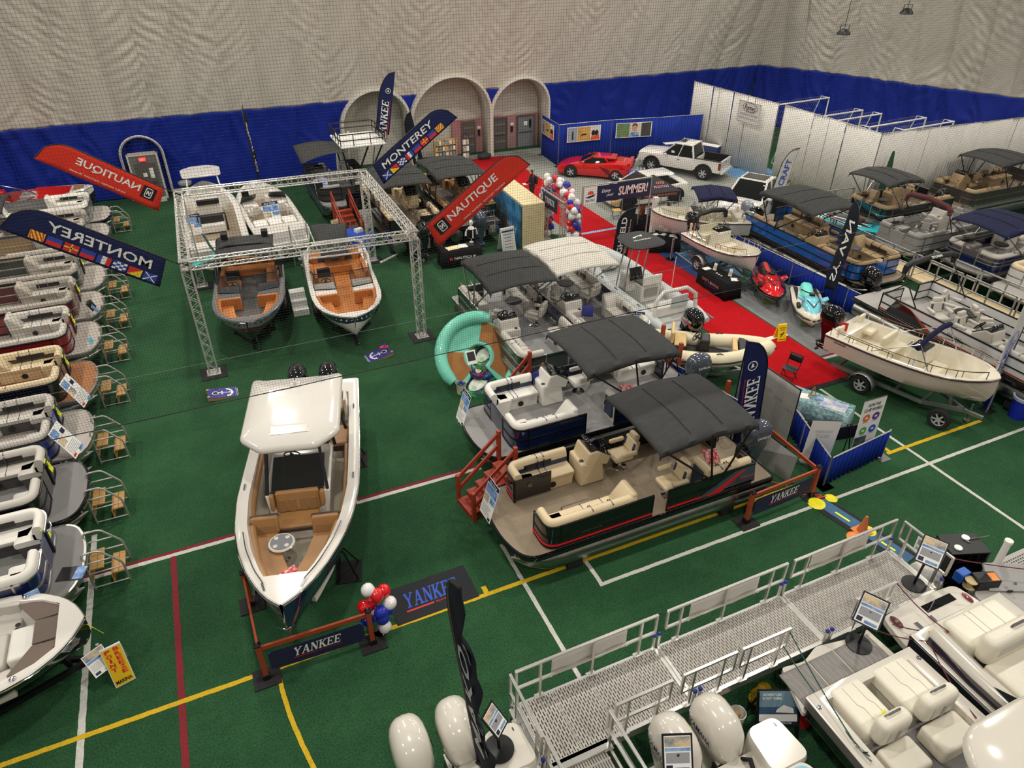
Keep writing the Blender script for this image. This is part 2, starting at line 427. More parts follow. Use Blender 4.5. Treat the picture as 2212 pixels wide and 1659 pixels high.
def wall(name,base,length,z0f,z1f,m,up,nu,nz_,holes=False,parent=None):
    """base(s) -> (x, y, inward nx, ny)"""
    v=[];f=[]
    for j in range(nz_+1):
        for i in range(nu+1):
            s=length*i/nu;x,y,nx,ny=base(s);za,zb=z0f(s),z1f(s);z=lerp(za,zb,j/nz_)
            d=lean(z)+fold(s,z,up)*min(1,.35+z*.25)
            v.append((x+nx*d,y+ny*d,z))
    for j in range(nz_):
        for i in range(nu):
            k=j*(nu+1)+i;q=(k,k+1,k+nu+2,k+nu+1)
            if holes:
                cx=sum(v[t][0] for t in q)/4;cz=sum(v[t][2] for t in q)/4
                if any(cz<hat(a,h+.05,t+.05,cx) for a,h,t in ARCH):continue
            f.append(q)
    o=MB().add(v,f).build(name,m,parent,smooth=60)
    q=o.modifiers.new('solid','SOLIDIFY');q.thickness=.03;q.offset=1
    return o if parent else struct(o)
top=lambda s:4.18+.10*abs(sin(pi*s/1.86))-.05
bb=lambda s:(-20+s,44.25,0,-1)
wall('wall_back_skirt',bb,59.5,lambda s:0,top,mem_blue,False,560,40,True)
wall('wall_back',bb,59.5,top,lambda s:12.5,mem_white,True,620,90,True)
def rb(s):
    pts=[(39.5,44.4),(41.3,41.6),(42.7,38),(44.2,33.5),(46.3,28.5),(49,21.5),(53,12)]
    L=0
    for a,b in zip(pts,pts[1:]):
        l=math.hypot(b[0]-a[0],b[1]-a[1])
        if s<=L+l or b is pts[-1]:
            t=(s-L)/l;dx,dy=(b[0]-a[0])/l,(b[1]-a[1])/l
            return(a[0]+dx*l*t+.3,a[1]+dy*l*t,dy,-dx)
        L+=l
wall('wall_right_skirt',rb,35,lambda s:0,top,mem_blue,False,330,36)
wall('wall_right',rb,35,top,lambda s:12.5,mem_white,True,360,90)
# anchoring boards along the foot of the right wall
struct(MB().sweep([rb(s)[:2] for s in(3,8,14,20,26,33)],[(.0,0),(.0,.35),(.5,.35),(.5,0)],-1).build('baseboard_right',white_paint))
# entrance arches: padded rims, recessed vestibules
rim_m=mat('rim_white',(222,216,204),.6,bump=(8,.3,.03))
vest_m=mat('vestibule_white',(208,202,190),.65,noise=(2,.08),bump=(3,.15,.05))
for n,(x0,hw,tp) in enumerate(ARCH):
    a=[]
    for k in range(25):
        t=pi*k/24;a.append((x0-hw*cos(t),tp-hw+hw*sin(t)))
    a=[(x0-hw,0)]+a+[(x0+hw,0)]
    r_=MB()
    rings=[]
    for i,(x,z) in enumerate(a):
        dx=(x-x0)/hw;dz=max(0,z-(tp-hw))/hw;l=math.hypot(dx,dz) or 1;dx/=l;dz/=l
        yl=44.2-lean(z)-.35
        rings.append([(x+dx*p,y,z+dz*p) for p,y in((.20,yl+.1),(.16,yl-.12),(.0,yl-.16),(-.06,yl),(-.03,yl+.5),(.1,yl+.6))])
    r_.loft(rings);struct(r_.build('trim_%d'%(n+1),rim_m))
    so=MB().loft([[(x,y,z) for x,z in a] for y in(44.3-.5,45.3)],(False,False),closed=False)
    o=so.build('wall_vestibule_side',vest_m);o.modifiers.new('s','SOLIDIFY').thickness=.04;struct(o)
struct(B('wall_vestibule',vest_m,None,8.3,22.4,45.25,45.4,0,5.4))
pink=mat('painted_pink',(178,110,112),.6,noise=(1.5,.35,(150,140,132)),stretch=(1,1,.5))
gdoor=mat('door_gray',(116,116,112),.5,noise=(3,.12));gdoor2=mat('door_gray_dark',(92,86,80),.5)
def dbl_panel(x0,x1,z1,m): # the coloured panels the doors sit in
    return struct(B('wall_door_panel',m,None,x0,x1,45.05,45.24,0,z1))
dbl_panel(15.85,18.0,2.15,pink);dbl_panel(18.3,22.1,2.15,pink)
def door(n,x0,x1,m,slots,y=45.05,h=2.02):
    d=struct(B('door_%d'%n,m,None,x0,x1,y-.07,y,.02,h))
    fr=MB();fr.box(x0-.07,x0,y-.1,y,0,h+.07).box(x1,x1+.07,y-.1,y,0,h+.07).box(x0,x1,y-.1,y,h,h+.07);fr.build('frame',steel,d)
    for z in slots:B('door_panel',gdoor,d,x0+.12,x1-.08,y-.09,y-.07,z,z+.12)
    B('push_bar',steel,d,x0+.1,x1-.1,y-.14,y-.1,.98,1.05)
    return d
door(1,16.55,17.4,gdoor2,(.5,1.05,1.6));door(2,18.75,19.7,gdoor2,(.5,1.05,1.6))
d3=door(3,20.55,21.75,mat('door_blue_gray',(120,124,128),.45,noise=(2,.1)),())
B('door_window',darkglass,d3,21.4,21.55,44.96,44.98,1.25,1.8);B('notice',paper,d3,21.0,21.25,44.96,44.98,1.45,1.7)
for x in(17.65,20.05):
    k=tag(B('wall_keypad',black,None,x,x+.14,44.95,45.05,1.1,1.45),'black wall keypad on the panel %s'%('beside the pink vestibule door in the middle arch' if x<18 else 'between the two doors of the small arch'),'keypad');B('notice',paper,k,x-.02,x+.2,45.0,45.045,1.5,1.68)
# emergency exit in the blue skirt at the left
dx0=struct(MB().box(-3.2,-1.85,43.35,43.6,0,2.42).build('door_4',gdoor))
MB().box(-3.3,-3.2,43.3,43.6,0,2.5).box(-1.85,-1.75,43.3,43.6,0,2.5).box(-3.2,-1.85,43.3,43.6,2.42,2.55).build('frame',vest_m,dx0)
B('door_leaf',gdoor2,dx0,-3.0,-2.0,43.29,43.34,.05,2.0);B('threshold',vest_m,dx0,-3.2,-1.85,42.8,43.4,0,.12)
B('push_bar',steel,dx0,-2.9,-2.1,43.2,43.26,.95,1.02)
B('notice',paper,dx0,-2.35,-2.15,43.26,43.28,1.2,1.75);B('notice',paper,dx0,-2.7,-2.5,43.26,43.28,1.3,1.5)
ex=tag(B('exit_sign',mat('exit_red',(255,70,60),.4,emit=1.2),None,-2.72,-2.38,43.2,43.28,2.14,2.34),'lit red exit sign above the gray emergency door in the blue wall','exit sign')
text('lettering','EXIT',paper,ex,frame((-2.55,43.195,2.24),(1,0,0),(0,0,1)),.26,.12,.02)
aa=[(-2.52-1.05,0)]+[(-2.52-1.05*cos(pi*k/16),2.35+1.05*sin(pi*k/16)) for k in range(17)]+[(-2.52+1.05,0)]
struct(MB().tube([(x,43.62-lean(z)-.05,z) for x,z in aa],.07,8).build('trim_4',rim_m))
MB().loft([[(x,y,z) for x,z in aa] for y in(43.3,44.3)],(False,False),closed=False).build('soffit',mem_blue,bpy.data.objects['trim_4'])

# ---------------------------------------------------------------- dividing net, raised half way
net=thing('divider_net','fine black dividing net hanging across the hall with its lower edge raised','net',(0,11,6.15))
cordm=mat('net_cord',(30,30,30),.8)
b=MB();x0,x1,zt,c=-5.0,23.0,6.6,.0022
for i in range(int((x1-x0)/.046)+1):b.box(x0+i*.046-c/2,x0+i*.046+c/2,-c/2,c/2,0,zt)
for j in range(int(zt/.046)+1):b.box(x0,x1,-c/2,c/2,j*.046-c/2,j*.046+c/2)
stuff(b.build('netting',cordm,net,smooth=0))
rope('bottom_rope',[(x0+k*.7,0,-.006*(k%3)) for k in range(41)],.009,cordm,net)
rope('lacing_rope',[(-5,.35,.62),(23,.35,.62)],.003,mat('rope_pale',(140,146,128),.8),net)
# ceiling flood lamps that hang in view
for i,(x,y,z) in enumerate(((32.3,30,8.17),(36.5,30,8.96))):
    t=thing('flood_lamp',['black flood lamp hanging lower, nearer the corner crease of the white membrane','black flood lamp hanging higher, at the top right of the white membrane'][i],'lamp',(x,y,z),0,'hanging flood lamps')
    MB().lathe([(.0,.25),(.12,.24),(.32,.05),(.34,-.05),(.3,-.06),(.0,-.04)],16).build('lamp_shade',black,t)
    MB().lathe([(0,-.05),(.28,-.055)],16).build('lens',mat('lamp_lens',(255,240,210),.3,emit=6),t)
    MB().tube([(0,0,.22),(0,0,5)],.015,5).build('cable',black,t)
    MB().tube([(-.3,0,.0),(-.3,0,.4),(.3,0,.4),(.3,0,0)],.02,6).build('yoke',black,t)
    l=bpy.data.lights.new('flood','SPOT');l.energy=260;l.spot_size=2.4;l.color=(1,.9,.76);lo=bpy.data.objects.new('flood',l);lo.location=(x,y,z-.12);C.objects.link(lo)

# ---------------------------------------------------------------- pipe and drape
def pleat(path,h0,h1,amp,wl,name,m,parent,z_var=0):
    """a pleated cloth panel along a straight line"""
    a,b_=Vector(path[0]),Vector(path[1]);L=(b_-a).length;d=(b_-a)/L;n=Vector((-d.y,d.x));k=max(8,int(L/wl*6));v=[];f=[]
    ph=rnd.uniform(0,6)
    for j,z in enumerate((h0,lerp(h0,h1,.5),h1)):
        for i in range(k+1):
            s=L*i/k;t=amp*(1.25-.35*j)*(sin(2*pi*s/wl+ph+.8*sin(s*2.1+ph)))+.02*sin(s*1.3+j)
            p=a+d*s+n*t;v.append((p.x,p.y,z))
    for j in range(2):
        for i in range(k):q=j*(k+1)+i;f.append((q,q+1,q+k+2,q+k+1))
    o=MB().add(v,f).build(name,m,parent,smooth=70);o.modifiers.new('s','SOLIDIFY').thickness=.008
    return o
def drape_wall(name,label,pts,h,m,panel,group=None,gap=.0,wl=.18,amp=.035,post=2.4,cat='drape wall',feet=True):
    t=thing(name,label,cat,(0,0,0),0,group)
    for a,b_ in zip(pts,pts[1:]):
        a,b_=Vector(a),Vector(b_);L=(b_-a).length;n=max(1,round(L/panel))
        MB().tube([(a.x,a.y,h+.02),(b_.x,b_.y,h+.02)],.022,6).build('crossbar',alu_paint,t)
        for i in range(n):
            p,q=a.lerp(b_,i/n),a.lerp(b_,(i+1)/n);e=(q-p).normalized()*gap
            pleat((p+e,q-e),.04,h,amp,wl,'drape_panel',m,t)
        k=max(1,round(L/post))
        for i in range(k+1):
            p=a.lerp(b_,i/k);MB().tube([(p.x,p.y,0),(p.x,p.y,h+.06)],.026,6).build('post',alu_paint,t)
            if feet:MB().box(p.x-.2,p.x+.2,p.y-.2,p.y+.2,.0,.02).build('foot_plate',steel,t)
    return t
drape_white=mat('drape_white',(216,212,204),.8,noise=(2,.08))
drape_wall('white_drape_wall','tall white pleated drape wall behind the pickup trucks, hung with a dealer banner',[(31.1,40.2),(31.4,32.6)],4.27,drape_white,1.9,gap=.03,amp=.05)
drape_wall('white_drape_wall','tall white pleated drape wall with a corner, enclosing the stored soccer goals',[(31.5,32.2),(31.3,25.2),(47,24.4)],4.27,drape_white,2.4,amp=.03,post=3)
drape_wall('blue_drape_wall','blue pleated drape wall with posters behind the red sports car',[(21.25,42.7),(21.0,39.8),(24.65,39.6),(27.6,39.0),(30.9,38.6)],2.55,drape_blue,1.5,amp=.045,wl=.22)
drape_wall('low_blue_drape','low blue drape fence running beside the long blue pontoon and the water scooters',[(19.0,24.6),(19.1,24.65)],.95,drape_blue,1.2,post=3,cat='drape fence')
drape_wall('low_blue_drape','low blue drape fence from the small white skiff past both water scooters',[(21.9,26.2),(22.55,14.7)],.95,drape_blue,1.2,post=3,cat='drape fence')
drape_wall('low_blue_drape','short blue drape fence behind the bow of the trailered cream skiff',[(22.23,11.14,0),(21.43,10.07,0)][:2] and[(21.9,11.4),(21.3,10.5)],.9,drape_blue,1.2,post=2,cat='drape fence')
drape_wall('low_blue_drape','low cornered blue drape fence beside the boat club sign and orange rail',[(14.9,12.9),(13.85,9.9),(16.3,10.15)],.95,drape_blue,1.3,post=1.7,cat='drape fence')
drape_wall('low_blue_drape','low blue drape fence behind the outboard of the gray topped pontoon',[(12.75,15.9),(13.35,13.1)],.95,drape_blue,1.3,post=3,cat='drape fence')

# ---------------------------------------------------------------- shared boat gear
def sub(o,parent):o.parent=parent;return o
def outboard(parent,loc,rz=0,tilt=0,cowl=None,leg=None,s=1.0,brand=None,brandcol=None,stripe=None,name='outboard_motor'):
    """cowl facing aft = -x. loc: centre of the mounting bracket top"""
    cowl=cowl or blackgloss;leg=leg or cowl
    T=Matrix.Translation(loc)@Matrix.Rotation(rz,4,'Z')@Matrix.Rotation(tilt,4,'Y')@Matrix.Scale(s,4)
    b=MB();b.T=T;rings=[]
    for z,xa,xf,hw,e in((.06,-.50,.10,.17,.5),(.14,-.58,.14,.215,.5),(.30,-.62,.15,.235,.45),(.48,-.60,.12,.225,.45),(.60,-.53,.04,.19,.5),(.66,-.44,-.06,.13,.6),(.685,-.36,-.14,.06,.7)):
        r=[]
        for k in range(20):
            a=2*pi*k/20;ca,sa=cos(a),sin(a)
            r.append(((xa+xf)/2+(xf-xa)/2*math.copysign(abs(ca)**.75,ca),hw*math.copysign(abs(sa)**.75,sa),z))
        rings.append(r)
    b.loft(rings);cw=b.build(name,cowl,parent,smooth=60)
    b=MB();b.T=T
    b.loft([[(-.50,-.15,.06),(.06,-.15,.06),(.06,.15,.06),(-.50,.15,.06)],[(-.42,-.10,-.25),(.0,-.10,-.25),(.0,.10,-.25),(-.42,.10,-.25)],[(-.36,-.06,-.62),(-.06,-.06,-.62),(-.06,.06,-.62),(-.36,.06,-.62)]])
    b.box(-.52,.0,-.13,.13,-.62,-.585);b.box(-.30,-.1,-.03,.03,-.85,-.62,(-.26,-.1,-.03,.03))
    b.build('drive_leg',leg,cw,bevel=.01)
    b=MB();b.T=T@Matrix.Translation((-.2,0,-.78))@Matrix.Rotation(R(90),4,'Y')
    b.lathe([(.0,-.36),(.05,-.28),(.075,-.1),(.075,.12),(.05,.25),(.0,.36)],12);b.build('gearcase',leg,cw)
    b=MB();b.T=T
    for k in range(3):
        a=2*pi*k/3+.3;c,s_=cos(a),sin(a)
        b.add([(-.45,.05*c,-.78+.05*s_),(-.42,.13*c-.09*s_,-.78+.13*s_+.09*c),(-.47,.19*c,-.78+.19*s_),(-.51,.13*c+.08*s_,-.78+.13*s_-.08*c)],[(0,1,2,3)])
    p=b.build('propeller',steel,cw,smooth=0);p.modifiers.new('s','SOLIDIFY').thickness=.012
    b=MB();b.T=T;b.box(-.02,.16,-.16,.16,-.42,.02);b.box(.04,.2,-.1,.1,-.1,.1);b.build('mount_bracket',black,cw,bevel=.01)
    if stripe:
        b=MB();b.T=T
        for sy in(-1,1):b.add([(-.5,sy*.238,.2),(.05,sy*.238,.3),(.05,sy*.238,.34),(-.5,sy*.238,.25)],[(0,1,2,3)])
        b.build('cowl_stripe',stripe,cw,smooth=0)
    if brand:
        for sy in(-1,1):
            text('lettering',brand,brandcol or ink_white,cw,T@frame((-.25,sy*.24,.36),(-sy,0,0) if sy>0 else(1,0,0),(0,0,1)),.40,.085,.01)
    return cw
def captain_chair(parent,loc,rz,m,acc,base=None,z=0,s=1.0,name='captain_chair',high=.55):
    T=Matrix.Translation(loc)@Matrix.Rotation(rz,4,'Z')@Matrix.Scale(s,4)
    b=MB();b.T=T;b.box(-.26,.28,-.26,.26,.32,.48,(-.26,.30,-.25,.25));seat=b.build(name,m,parent,bevel=.06,seg=3)
    b=MB();b.T=T;b.lathe([(.0,0),(.2,0),(.19,.02),(.05,.04),(.045,.32),(.0,.32)],14);b.build('pedestal',chrome,seat)
    b=MB();b.T=T@Matrix.Translation((-.27,0,.45))@Matrix.Rotation(R(-12),4,'Y');b.box(-.09,.07,-.25,.25,0,high*.72).box(-.085,.06,-.17,.17,high*.66,high)
    b.build('backrest',m,seat,bevel=.055,seg=3)
    b=MB();b.T=T@Matrix.Translation((-.27,0,.45))@Matrix.Rotation(R(-12),4,'Y');b.box(-.02,.085,-.235,-.15,.1,high*.62).box(-.02,.085,.15,.235,.1,high*.62)
    b.build('back_bolster',acc,seat,bevel=.03)
    for sy in(-1,1):
        b=MB();b.T=T;b.box(-.28,.16,sy*.33-.055,sy*.33+.055,.56,.68);b.build('armrest',m,seat,bevel=.045,seg=3)
    return seat
def helm_wheel(parent,loc,rz,m=None,tilt=60,r=.18):
    T=Matrix.Translation(loc)@Matrix.Rotation(rz,4,'Z')@Matrix.Rotation(R(-tilt),4,'Y')
    b=MB();b.T=T;b.tube([(r*cos(2*pi*k/20),r*sin(2*pi*k/20),0) for k in range(20)],.018,6,True)
    for k in range(3):
        a=2*pi*k/3;b.bar((0,0,-.02),(r*cos(a),r*sin(a),0),.04,.012)
    b.lathe([(0,-.15),(.03,-.15),(.03,-.03),(.05,-.02),(.05,.01),(0,.02)],10)
    return b.build('steering_wheel',m or black,parent)
def bimini(parent,x0,x1,hw,z,m,legs,fr=None,arch=.14,sag=.05,pipe=.026,zleg=1.6,droop=.18,cross=.05,strut=True):
    """legs: list of (foot x, top x) per side"""
    fr=fr or blackmetal
    def top(u,v):
        y=(v-.5)*2;x=u*2-1
        zz=z+arch*(1-x*x)-sag*abs(sin(u*pi*2))*.6-.10*y*y-(.14 if abs(y)>.98 else 0)-(droop*.35 if abs(x)>.98 else 0)
        return(lerp(x0,x1,u),y*hw*(1 if abs(y)<.98 else 1.0),zz+.012*sin(u*23+v*9)*(1-y*y))
    b=MB()
    us=[0,.012]+[k/16 for k in range(1,16)]+[.988,1];vs=[0,.012]+[k/10 for k in range(1,10)]+[.988,1]
    v=[top(u,w_) for w_ in vs for u in us];n=len(us)
    c=b.add(v,[(j*n+i,j*n+i+1,(j+1)*n+i+1,(j+1)*n+i) for j in range(len(vs)-1) for i in range(n-1)]).build('canopy',m,parent,smooth=70)
    q=c.modifiers.new('s','SOLIDIFY');q.thickness=.02
    sm_=MB()
    for u in(.34,.66):sm_.tube([(p[0],p[1],p[2]+.014) for p in(top(u,k/10) for k in range(11))],.012,4)
    sm_.build('canopy_seam',m,c)
    f=MB()
    for fx,tu in legs:
        t0=top(tu,.985)
        for sy in(-1,1):
            f.tube([(fx,sy*(hw-.02),zleg),(t0[0],sy*(hw-.03),t0[2]-.05)],pipe,6)
    for u in(.02,.34,.66,.98):f.tube([(p[0],p[1]*.98,p[2]-.035) for p in(top(u,.03+.94*k/10) for k in range(11))],pipe,6)
    f.build('bimini_frame',fr,c)
    return c
def boot_bimini(parent,base,top_,hw,m,fr,legs2=None,r=.11):
    """a folded bimini in its boot: an arch of covered canvas over two pairs of legs"""
    bx,bz=base;tx,tz=top_
    pts=[(tx,-hw,tz-.35),(tx,-hw*.97,tz-.12),(tx,-hw*.8,tz-.01),(tx,0,tz+.07),(tx,hw*.8,tz-.01),(tx,hw*.97,tz-.12),(tx,hw,tz-.35)]
    c=MB().tube(pts,[r*.8,r,r,r,r,r,r*.8],8).build('canopy_boot',m,parent)
    f=MB()
    for sy in(-1,1):
        f.tube([(bx,sy*hw,bz),(tx,sy*hw,tz-.3)],.022,6)
        if legs2 is not None:f.tube([(legs2,sy*hw,bz),(lerp(bx,tx,.7),sy*hw,lerp(bz,tz-.3,.7))],.02,6)
    f.build('bimini_frame',fr,c)
    return c
def table(parent,loc,r,m,h=.65,rim=None,post=None):
    b=MB();b.T=Matrix.Translation(loc);b.lathe([(0,h),(r,h),(r+.02,h+.02),(r,h+.045),(0,h+.045)],20);t=b.build('table',m,parent)
    b=MB();b.T=Matrix.Translation(loc);b.lathe([(0,0),(.12,0),(.11,.02),(.035,.04),(.03,h),(0,h)],10);b.build('table_post',post or chrome,t)
    return t
def poster(name,label,o,x,y,w_,h,kind=0,cat='sign',group=None,z_mb=.012,head=None,prefix=None):
    """flat printed board centred on o, spanned by x and y directions; front faces x cross y"""
    M=frame(o,x,y)
    b=MB();b.T=M;b.box(-w_/2,w_/2,-h/2,h/2,-z_mb,0);t=b.build(name,paper,None);tag(t,label,cat,group)
    def blk(nm,m,x0,x1,y0,y1,z=.002):
        b=MB();b.T=M;b.box(x0*w_,x1*w_,y0*h,y1*h,0,z);return b.build(nm,m,t,smooth=0)
    if kind==0: # boat price board: dark heading, pictures, text
        blk('heading',ink_navy,-.5,.5,.38,.5);blk('picture',print_blue,-.48,.48,.12,.36);blk('picture',print_photo,-.48,-.04,-.12,.1);blk('picture',print_blue,.04,.48,-.05,.1)
        for k in range(5):blk('text_line',mat('text_gray',(150,150,155),.6),-.42,.35-.1*(k%3),-.2-.05*k,-.185-.05*k)
        blk('emblem',ink_navy,.25,.45,-.48,-.4)
        text('lettering',head or 'Our Price',paper,t,M@Matrix.Translation((0,h*.44,.003)),w_*.7,h*.06,.01)
    if kind==1: # white spec sheet with blue foot
        blk('picture',print_photo,-.46,.46,.2,.46);blk('band',print_blue,-.46,.46,.08,.18)
        for k in range(5):blk('text_line',mat('text_gray',(150,150,155),.6),-.42,.0,-.02-.06*k,-.005-.06*k);blk('text_line',mat('text_gray',(150,150,155),.6),.06,.42,-.02-.06*k,-.005-.06*k)
        blk('emblem',ink_navy,-.42,-.18,-.45,-.34);blk('band',print_blue,.0,.42,-.45,-.40)
    if kind==2: # yellow tag
        t.data.materials[0]=yellow_tag
        for k in range(3):blk('text_line',mat('text_olive',(120,130,40),.6),-.3,.3,.15-.15*k,.2-.15*k)
    if kind==3: # left-row price board: picture top left, blue corner
        blk('picture',print_blue,-.45,.0,.22,.46);blk('picture',print_photo,-.45,.0,-.06,.18)
        blk('number',ink_navy,.12,.4,.16,.3)
        for k in range(6):blk('text_line',mat('text_gray',(150,150,155),.6),-.42,.4,-.14-.05*k,-.125-.05*k)
        blk('corner',print_blue,.1,.5,-.5,-.42);blk('corner',ink_red,-.45,-.2,-.46,-.4)
    return t

# ---------------------------------------------------------------- pontoon boat
def pontoon(label,loc,rz,L=7.3,W=2.55,dz=1.05,tubes=2,tr=.31,bowdeck=.85,stern=.55,deck=None,panel=None,rail=None,stripe=None,
            seat=None,acc=None,base=None,edge=None,fh=.62,gate=.36,side_gate=None,helm=None,chairs=(),lounges=(),bim=None,motor=None,
            tables=(),boot=None,motor_kw={},bow_r=.75,fr=.75,accents=True,rails=(.0,.3),group=None,wide=.0,ladder=False,name='pontoon_boat',gate_open=False,supports=True):
    deck=deck or floor_gray;panel=panel or blackgloss;rail=rail or alu;seat=seat or vinyl_white;acc=acc or vinyl_dark;base=base or seat;edge=edge or alu
    t=thing(name,label,'boat',loc,rz,group);h=L/2;w=W/2;xs,xb=-h+stern,h-bowdeck
    # deck
    dp=fillet_c([(-h,-w),(h-.25,-w),(h+.02,-w*.4),(h+.02,w*.4),(h-.25,w),(-h,w)],[.12,bow_r,.9,.9,bow_r,.12],7)
    MB().prism(dp,dz-.06,dz).build('deck',deck,t,smooth=30)
    MB().sweep(dp,[(-.03,dz-.13),(-.035,dz-.03),(-.02,dz+.006),(.03,dz+.006),(.03,dz-.13)],1,True).build('deck_edge',edge,t)
    # tubes
    ys=(-w+tr+.02,w-tr-.02) if tubes==2 else(-w+tr+.02,0,w-tr-.02)
    zc=dz-.16-tr
    for y in ys:
        b=MB();rings=[]
        for x,r,up_ in((-h+.1,tr*.9,0),(-h+.12,tr,0),(h-1.25,tr,0),(h-.8,tr*.92,.04),(h-.4,tr*.62,.14),(h-.12,tr*.25,.26),(h+.02,tr*.05,.33)):
            rings.append([(x,y+r*cos(2*pi*k/18),zc+up_*tr/.31+r*sin(2*pi*k/18)) for k in range(18)])
        b.loft(rings)
        for k in range(1,4):
            x=-h+k*L/4.2;b.lathe([(tr+.004,-.01),(tr+.004,.01)],18);b.v[-36:]=[(x+p[2],y+p[0],zc+p[1]) for p in b.v[-36:]]
        tb=b.build('pontoon_tube',alu_tube,t,smooth=50)
        br=MB().box(-h+.3,h-.9,y-.04,y+.04,zc+tr*.8,dz-.1)
        for k in range(int(L/.8)):x=-h+.4+k*.8;br.box(x-.03,x+.03,y-.2,y+.2,zc+tr*.7,dz-.1)
        br.build('riser_bracket',alu_paint,tb)
        if supports:
            for x in(-h+1.2,h-1.6):
                MB().box(x-.2,x+.2,y-.22,y+.22,0,max(.05,zc-tr+.03)).build('support_block',mat('block_dark',(30,30,30),.8),t)
    # fence
    fw_=w-.05;fz=dz+.05
    def corner(s): # port s=1 / starboard s=-1, stern to bow gate
        return fillet([(xs,s*fw_),(xb,s*fw_),(xb,s*gate)],fr,7)
    runs=[]
    for s in(1,-1):
        pth=corner(s)
        cuts=[g for g in(side_gate or[]) if g[0]==s]
        if cuts:
            g=cuts[0];rest=[p for p in pth if p[0]>g[2]]
            runs.append((s,[(xs,s*fw_),(g[1],s*fw_)]));runs.append((s,[(g[2],s*fw_)]+rest))
        else:runs.append((s,pth))
    runs.append((0,[(xs,fw_),(xs,fw_*.45)]));runs.append((0,[(xs,-fw_*.2),(xs,-fw_)]))
    for s,pth in runs:
        side=-1 if s==1 else 1
        f=MB().sweep(pth,[(-.012,fz),(-.012,fz+fh),(.012,fz+fh),(.012,fz)],side).build('fence_panel',panel,t,smooth=50)
        b=MB()
        for z in[fz+.0,fz+fh]+[fz+q*fh/.62 for q in rails[1:]]:b.sweep(pth,[(-.03,z-.02),(-.03,z+.02),(.02,z+.02),(.02,z-.02)],side)
        acc_l=0
        for i,p in enumerate(pth):
            if i:acc_l+=math.hypot(p[0]-pth[i-1][0],p[1]-pth[i-1][1])
            if i in(0,len(pth)-1) or acc_l>1.1:b.box(p[0]-.022,p[0]+.022,p[1]-.022,p[1]+.022,fz-.03,fz+fh+.02);acc_l=0
        b.build('fence_rail',rail,f)
        if stripe and s:MB().sweep(pth,[(-.035,fz+.05),(-.035,fz+.10),(-.02,fz+.10),(-.02,fz+.05)],side).build('fence_stripe',stripe,f)
    # bow gate
    g=MB()
    if gate_open:g.box(xb-gate*2+.1,xb+.04,-gate-.05,-gate-.01,fz,fz+fh)
    else:g.box(xb-.02,xb+.02,-gate+.03,gate-.03,fz,fz+fh)
    g.build('bow_gate',panel,t)
    # lounges: (side, x0, x1, corner?, back_h)
    prof_base=[(.05,dz+.0),(.05,dz+.33),(.62,dz+.33),(.58,dz+.0)]
    prof_cush=[(.16,dz+.33),(.16,dz+.46),(.22,dz+.48),(.60,dz+.48),(.66,dz+.45),(.66,dz+.36),(.63,dz+.33)]
    prof_back=[(.03,dz+.40),(.015,dz+fh+.10),(.05,dz+fh+.18),(.14,dz+fh+.20),(.20,dz+fh+.16),(.235,dz+fh+.04),(.24,dz+.46)]
    prof_band=[(.2,dz+.47),(.2,dz+.62),(.25,dz+.61),(.25,dz+.47)]
    for lg in lounges:
        s,x0,x1,cor=lg[:4];chaise=lg[4] if len(lg)>4 else 0
        y=s*(fw_-.0)
        if cor:
            pth=fillet([(x0,y),(xb,y),(xb,s*(gate+.06))],fr,7)
        else:pth=[(x0,y),(x1,y)]
        side=-1 if s==1 else 1
        bs=MB().sweep(pth,prof_base,side).build('lounge_base',base,t)
        MB().sweep(pth,prof_cush,side).build('seat_cushion',seat,bs,smooth=60)
        bk=MB().sweep(pth,prof_back,side).build('lounge_back',seat,t,smooth=60)
        # seams across the back and cushion, band and dark inset
        sm_=MB();L_=0
        for i in range(1,len(pth)):
            L_+=math.hypot(pth[i][0]-pth[i-1][0],pth[i][1]-pth[i-1][1])
        if accents:MB().sweep(pth,prof_band,side).build('back_band',acc,bk)
        xm=lerp(pth[0][0],xb-.5 if cor else x1,.5)
        for xx in((pth[0][0]+.65,xm+.25) if(x1-x0)>1 else(xm,)):
            MB().cbox((xx,y-s*.12,dz+fh+.185),(.012,.22,.03)).cbox((xx,y-s*.26,dz+.6),(.012,.06,.3)).cbox((xx,y-s*.41,dz+.475),(.012,.5,.025)).build('seam',acc,bk)
        if accents:
            xx=lerp(pth[0][0],xb,.5) if cor else lerp(x0,x1,.6)
            MB().cbox((xx,y-s*.245,dz+.62),(.75 if cor else .4,.02,.14)).build('storage_pocket',black,bk)
            sp=MB();sp.T=Matrix.Translation((lerp(x0,x1,.35),y-s*.63,dz+.19))@Matrix.Rotation(R(90)*s,4,'X');sp.lathe([(0,0),(.085,0),(.085,.02),(.03,.015),(0,.02)],14);sp.build('speaker',black,bs)
        if chaise:
            xx,dr=(x0,1) if chaise>0 else(x1,-1)
            b=MB();b.T=Matrix.Translation((xx,y-s*.34,dz+.0));b.add([(0,-.3,0),(0,.3,0),(-dr*.06,.3,.86),(-dr*.06,-.3,.86),(dr*.42,-.3,.48),(dr*.42,.3,.48),(dr*.42,-.3,.0),(dr*.42,.3,.0),(dr*.08,-.3,.9),(dr*.08,.3,.9)],
                [(0,1,2,3),(3,2,9,8),(8,9,5,4),(4,5,7,6),(0,6,7,1),(0,3,8,4,6),(1,7,5,9,2)])
            ch=b.build('chaise_back',seat,bs,bevel=.07,seg=3)
            if accents:b=MB();b.T=Matrix.Translation((xx,y-s*.34,dz));b.box(-dr*.09,-dr*.05,-.2,.2,.15,.75);b.build('chaise_band',acc,ch,bevel=.02)
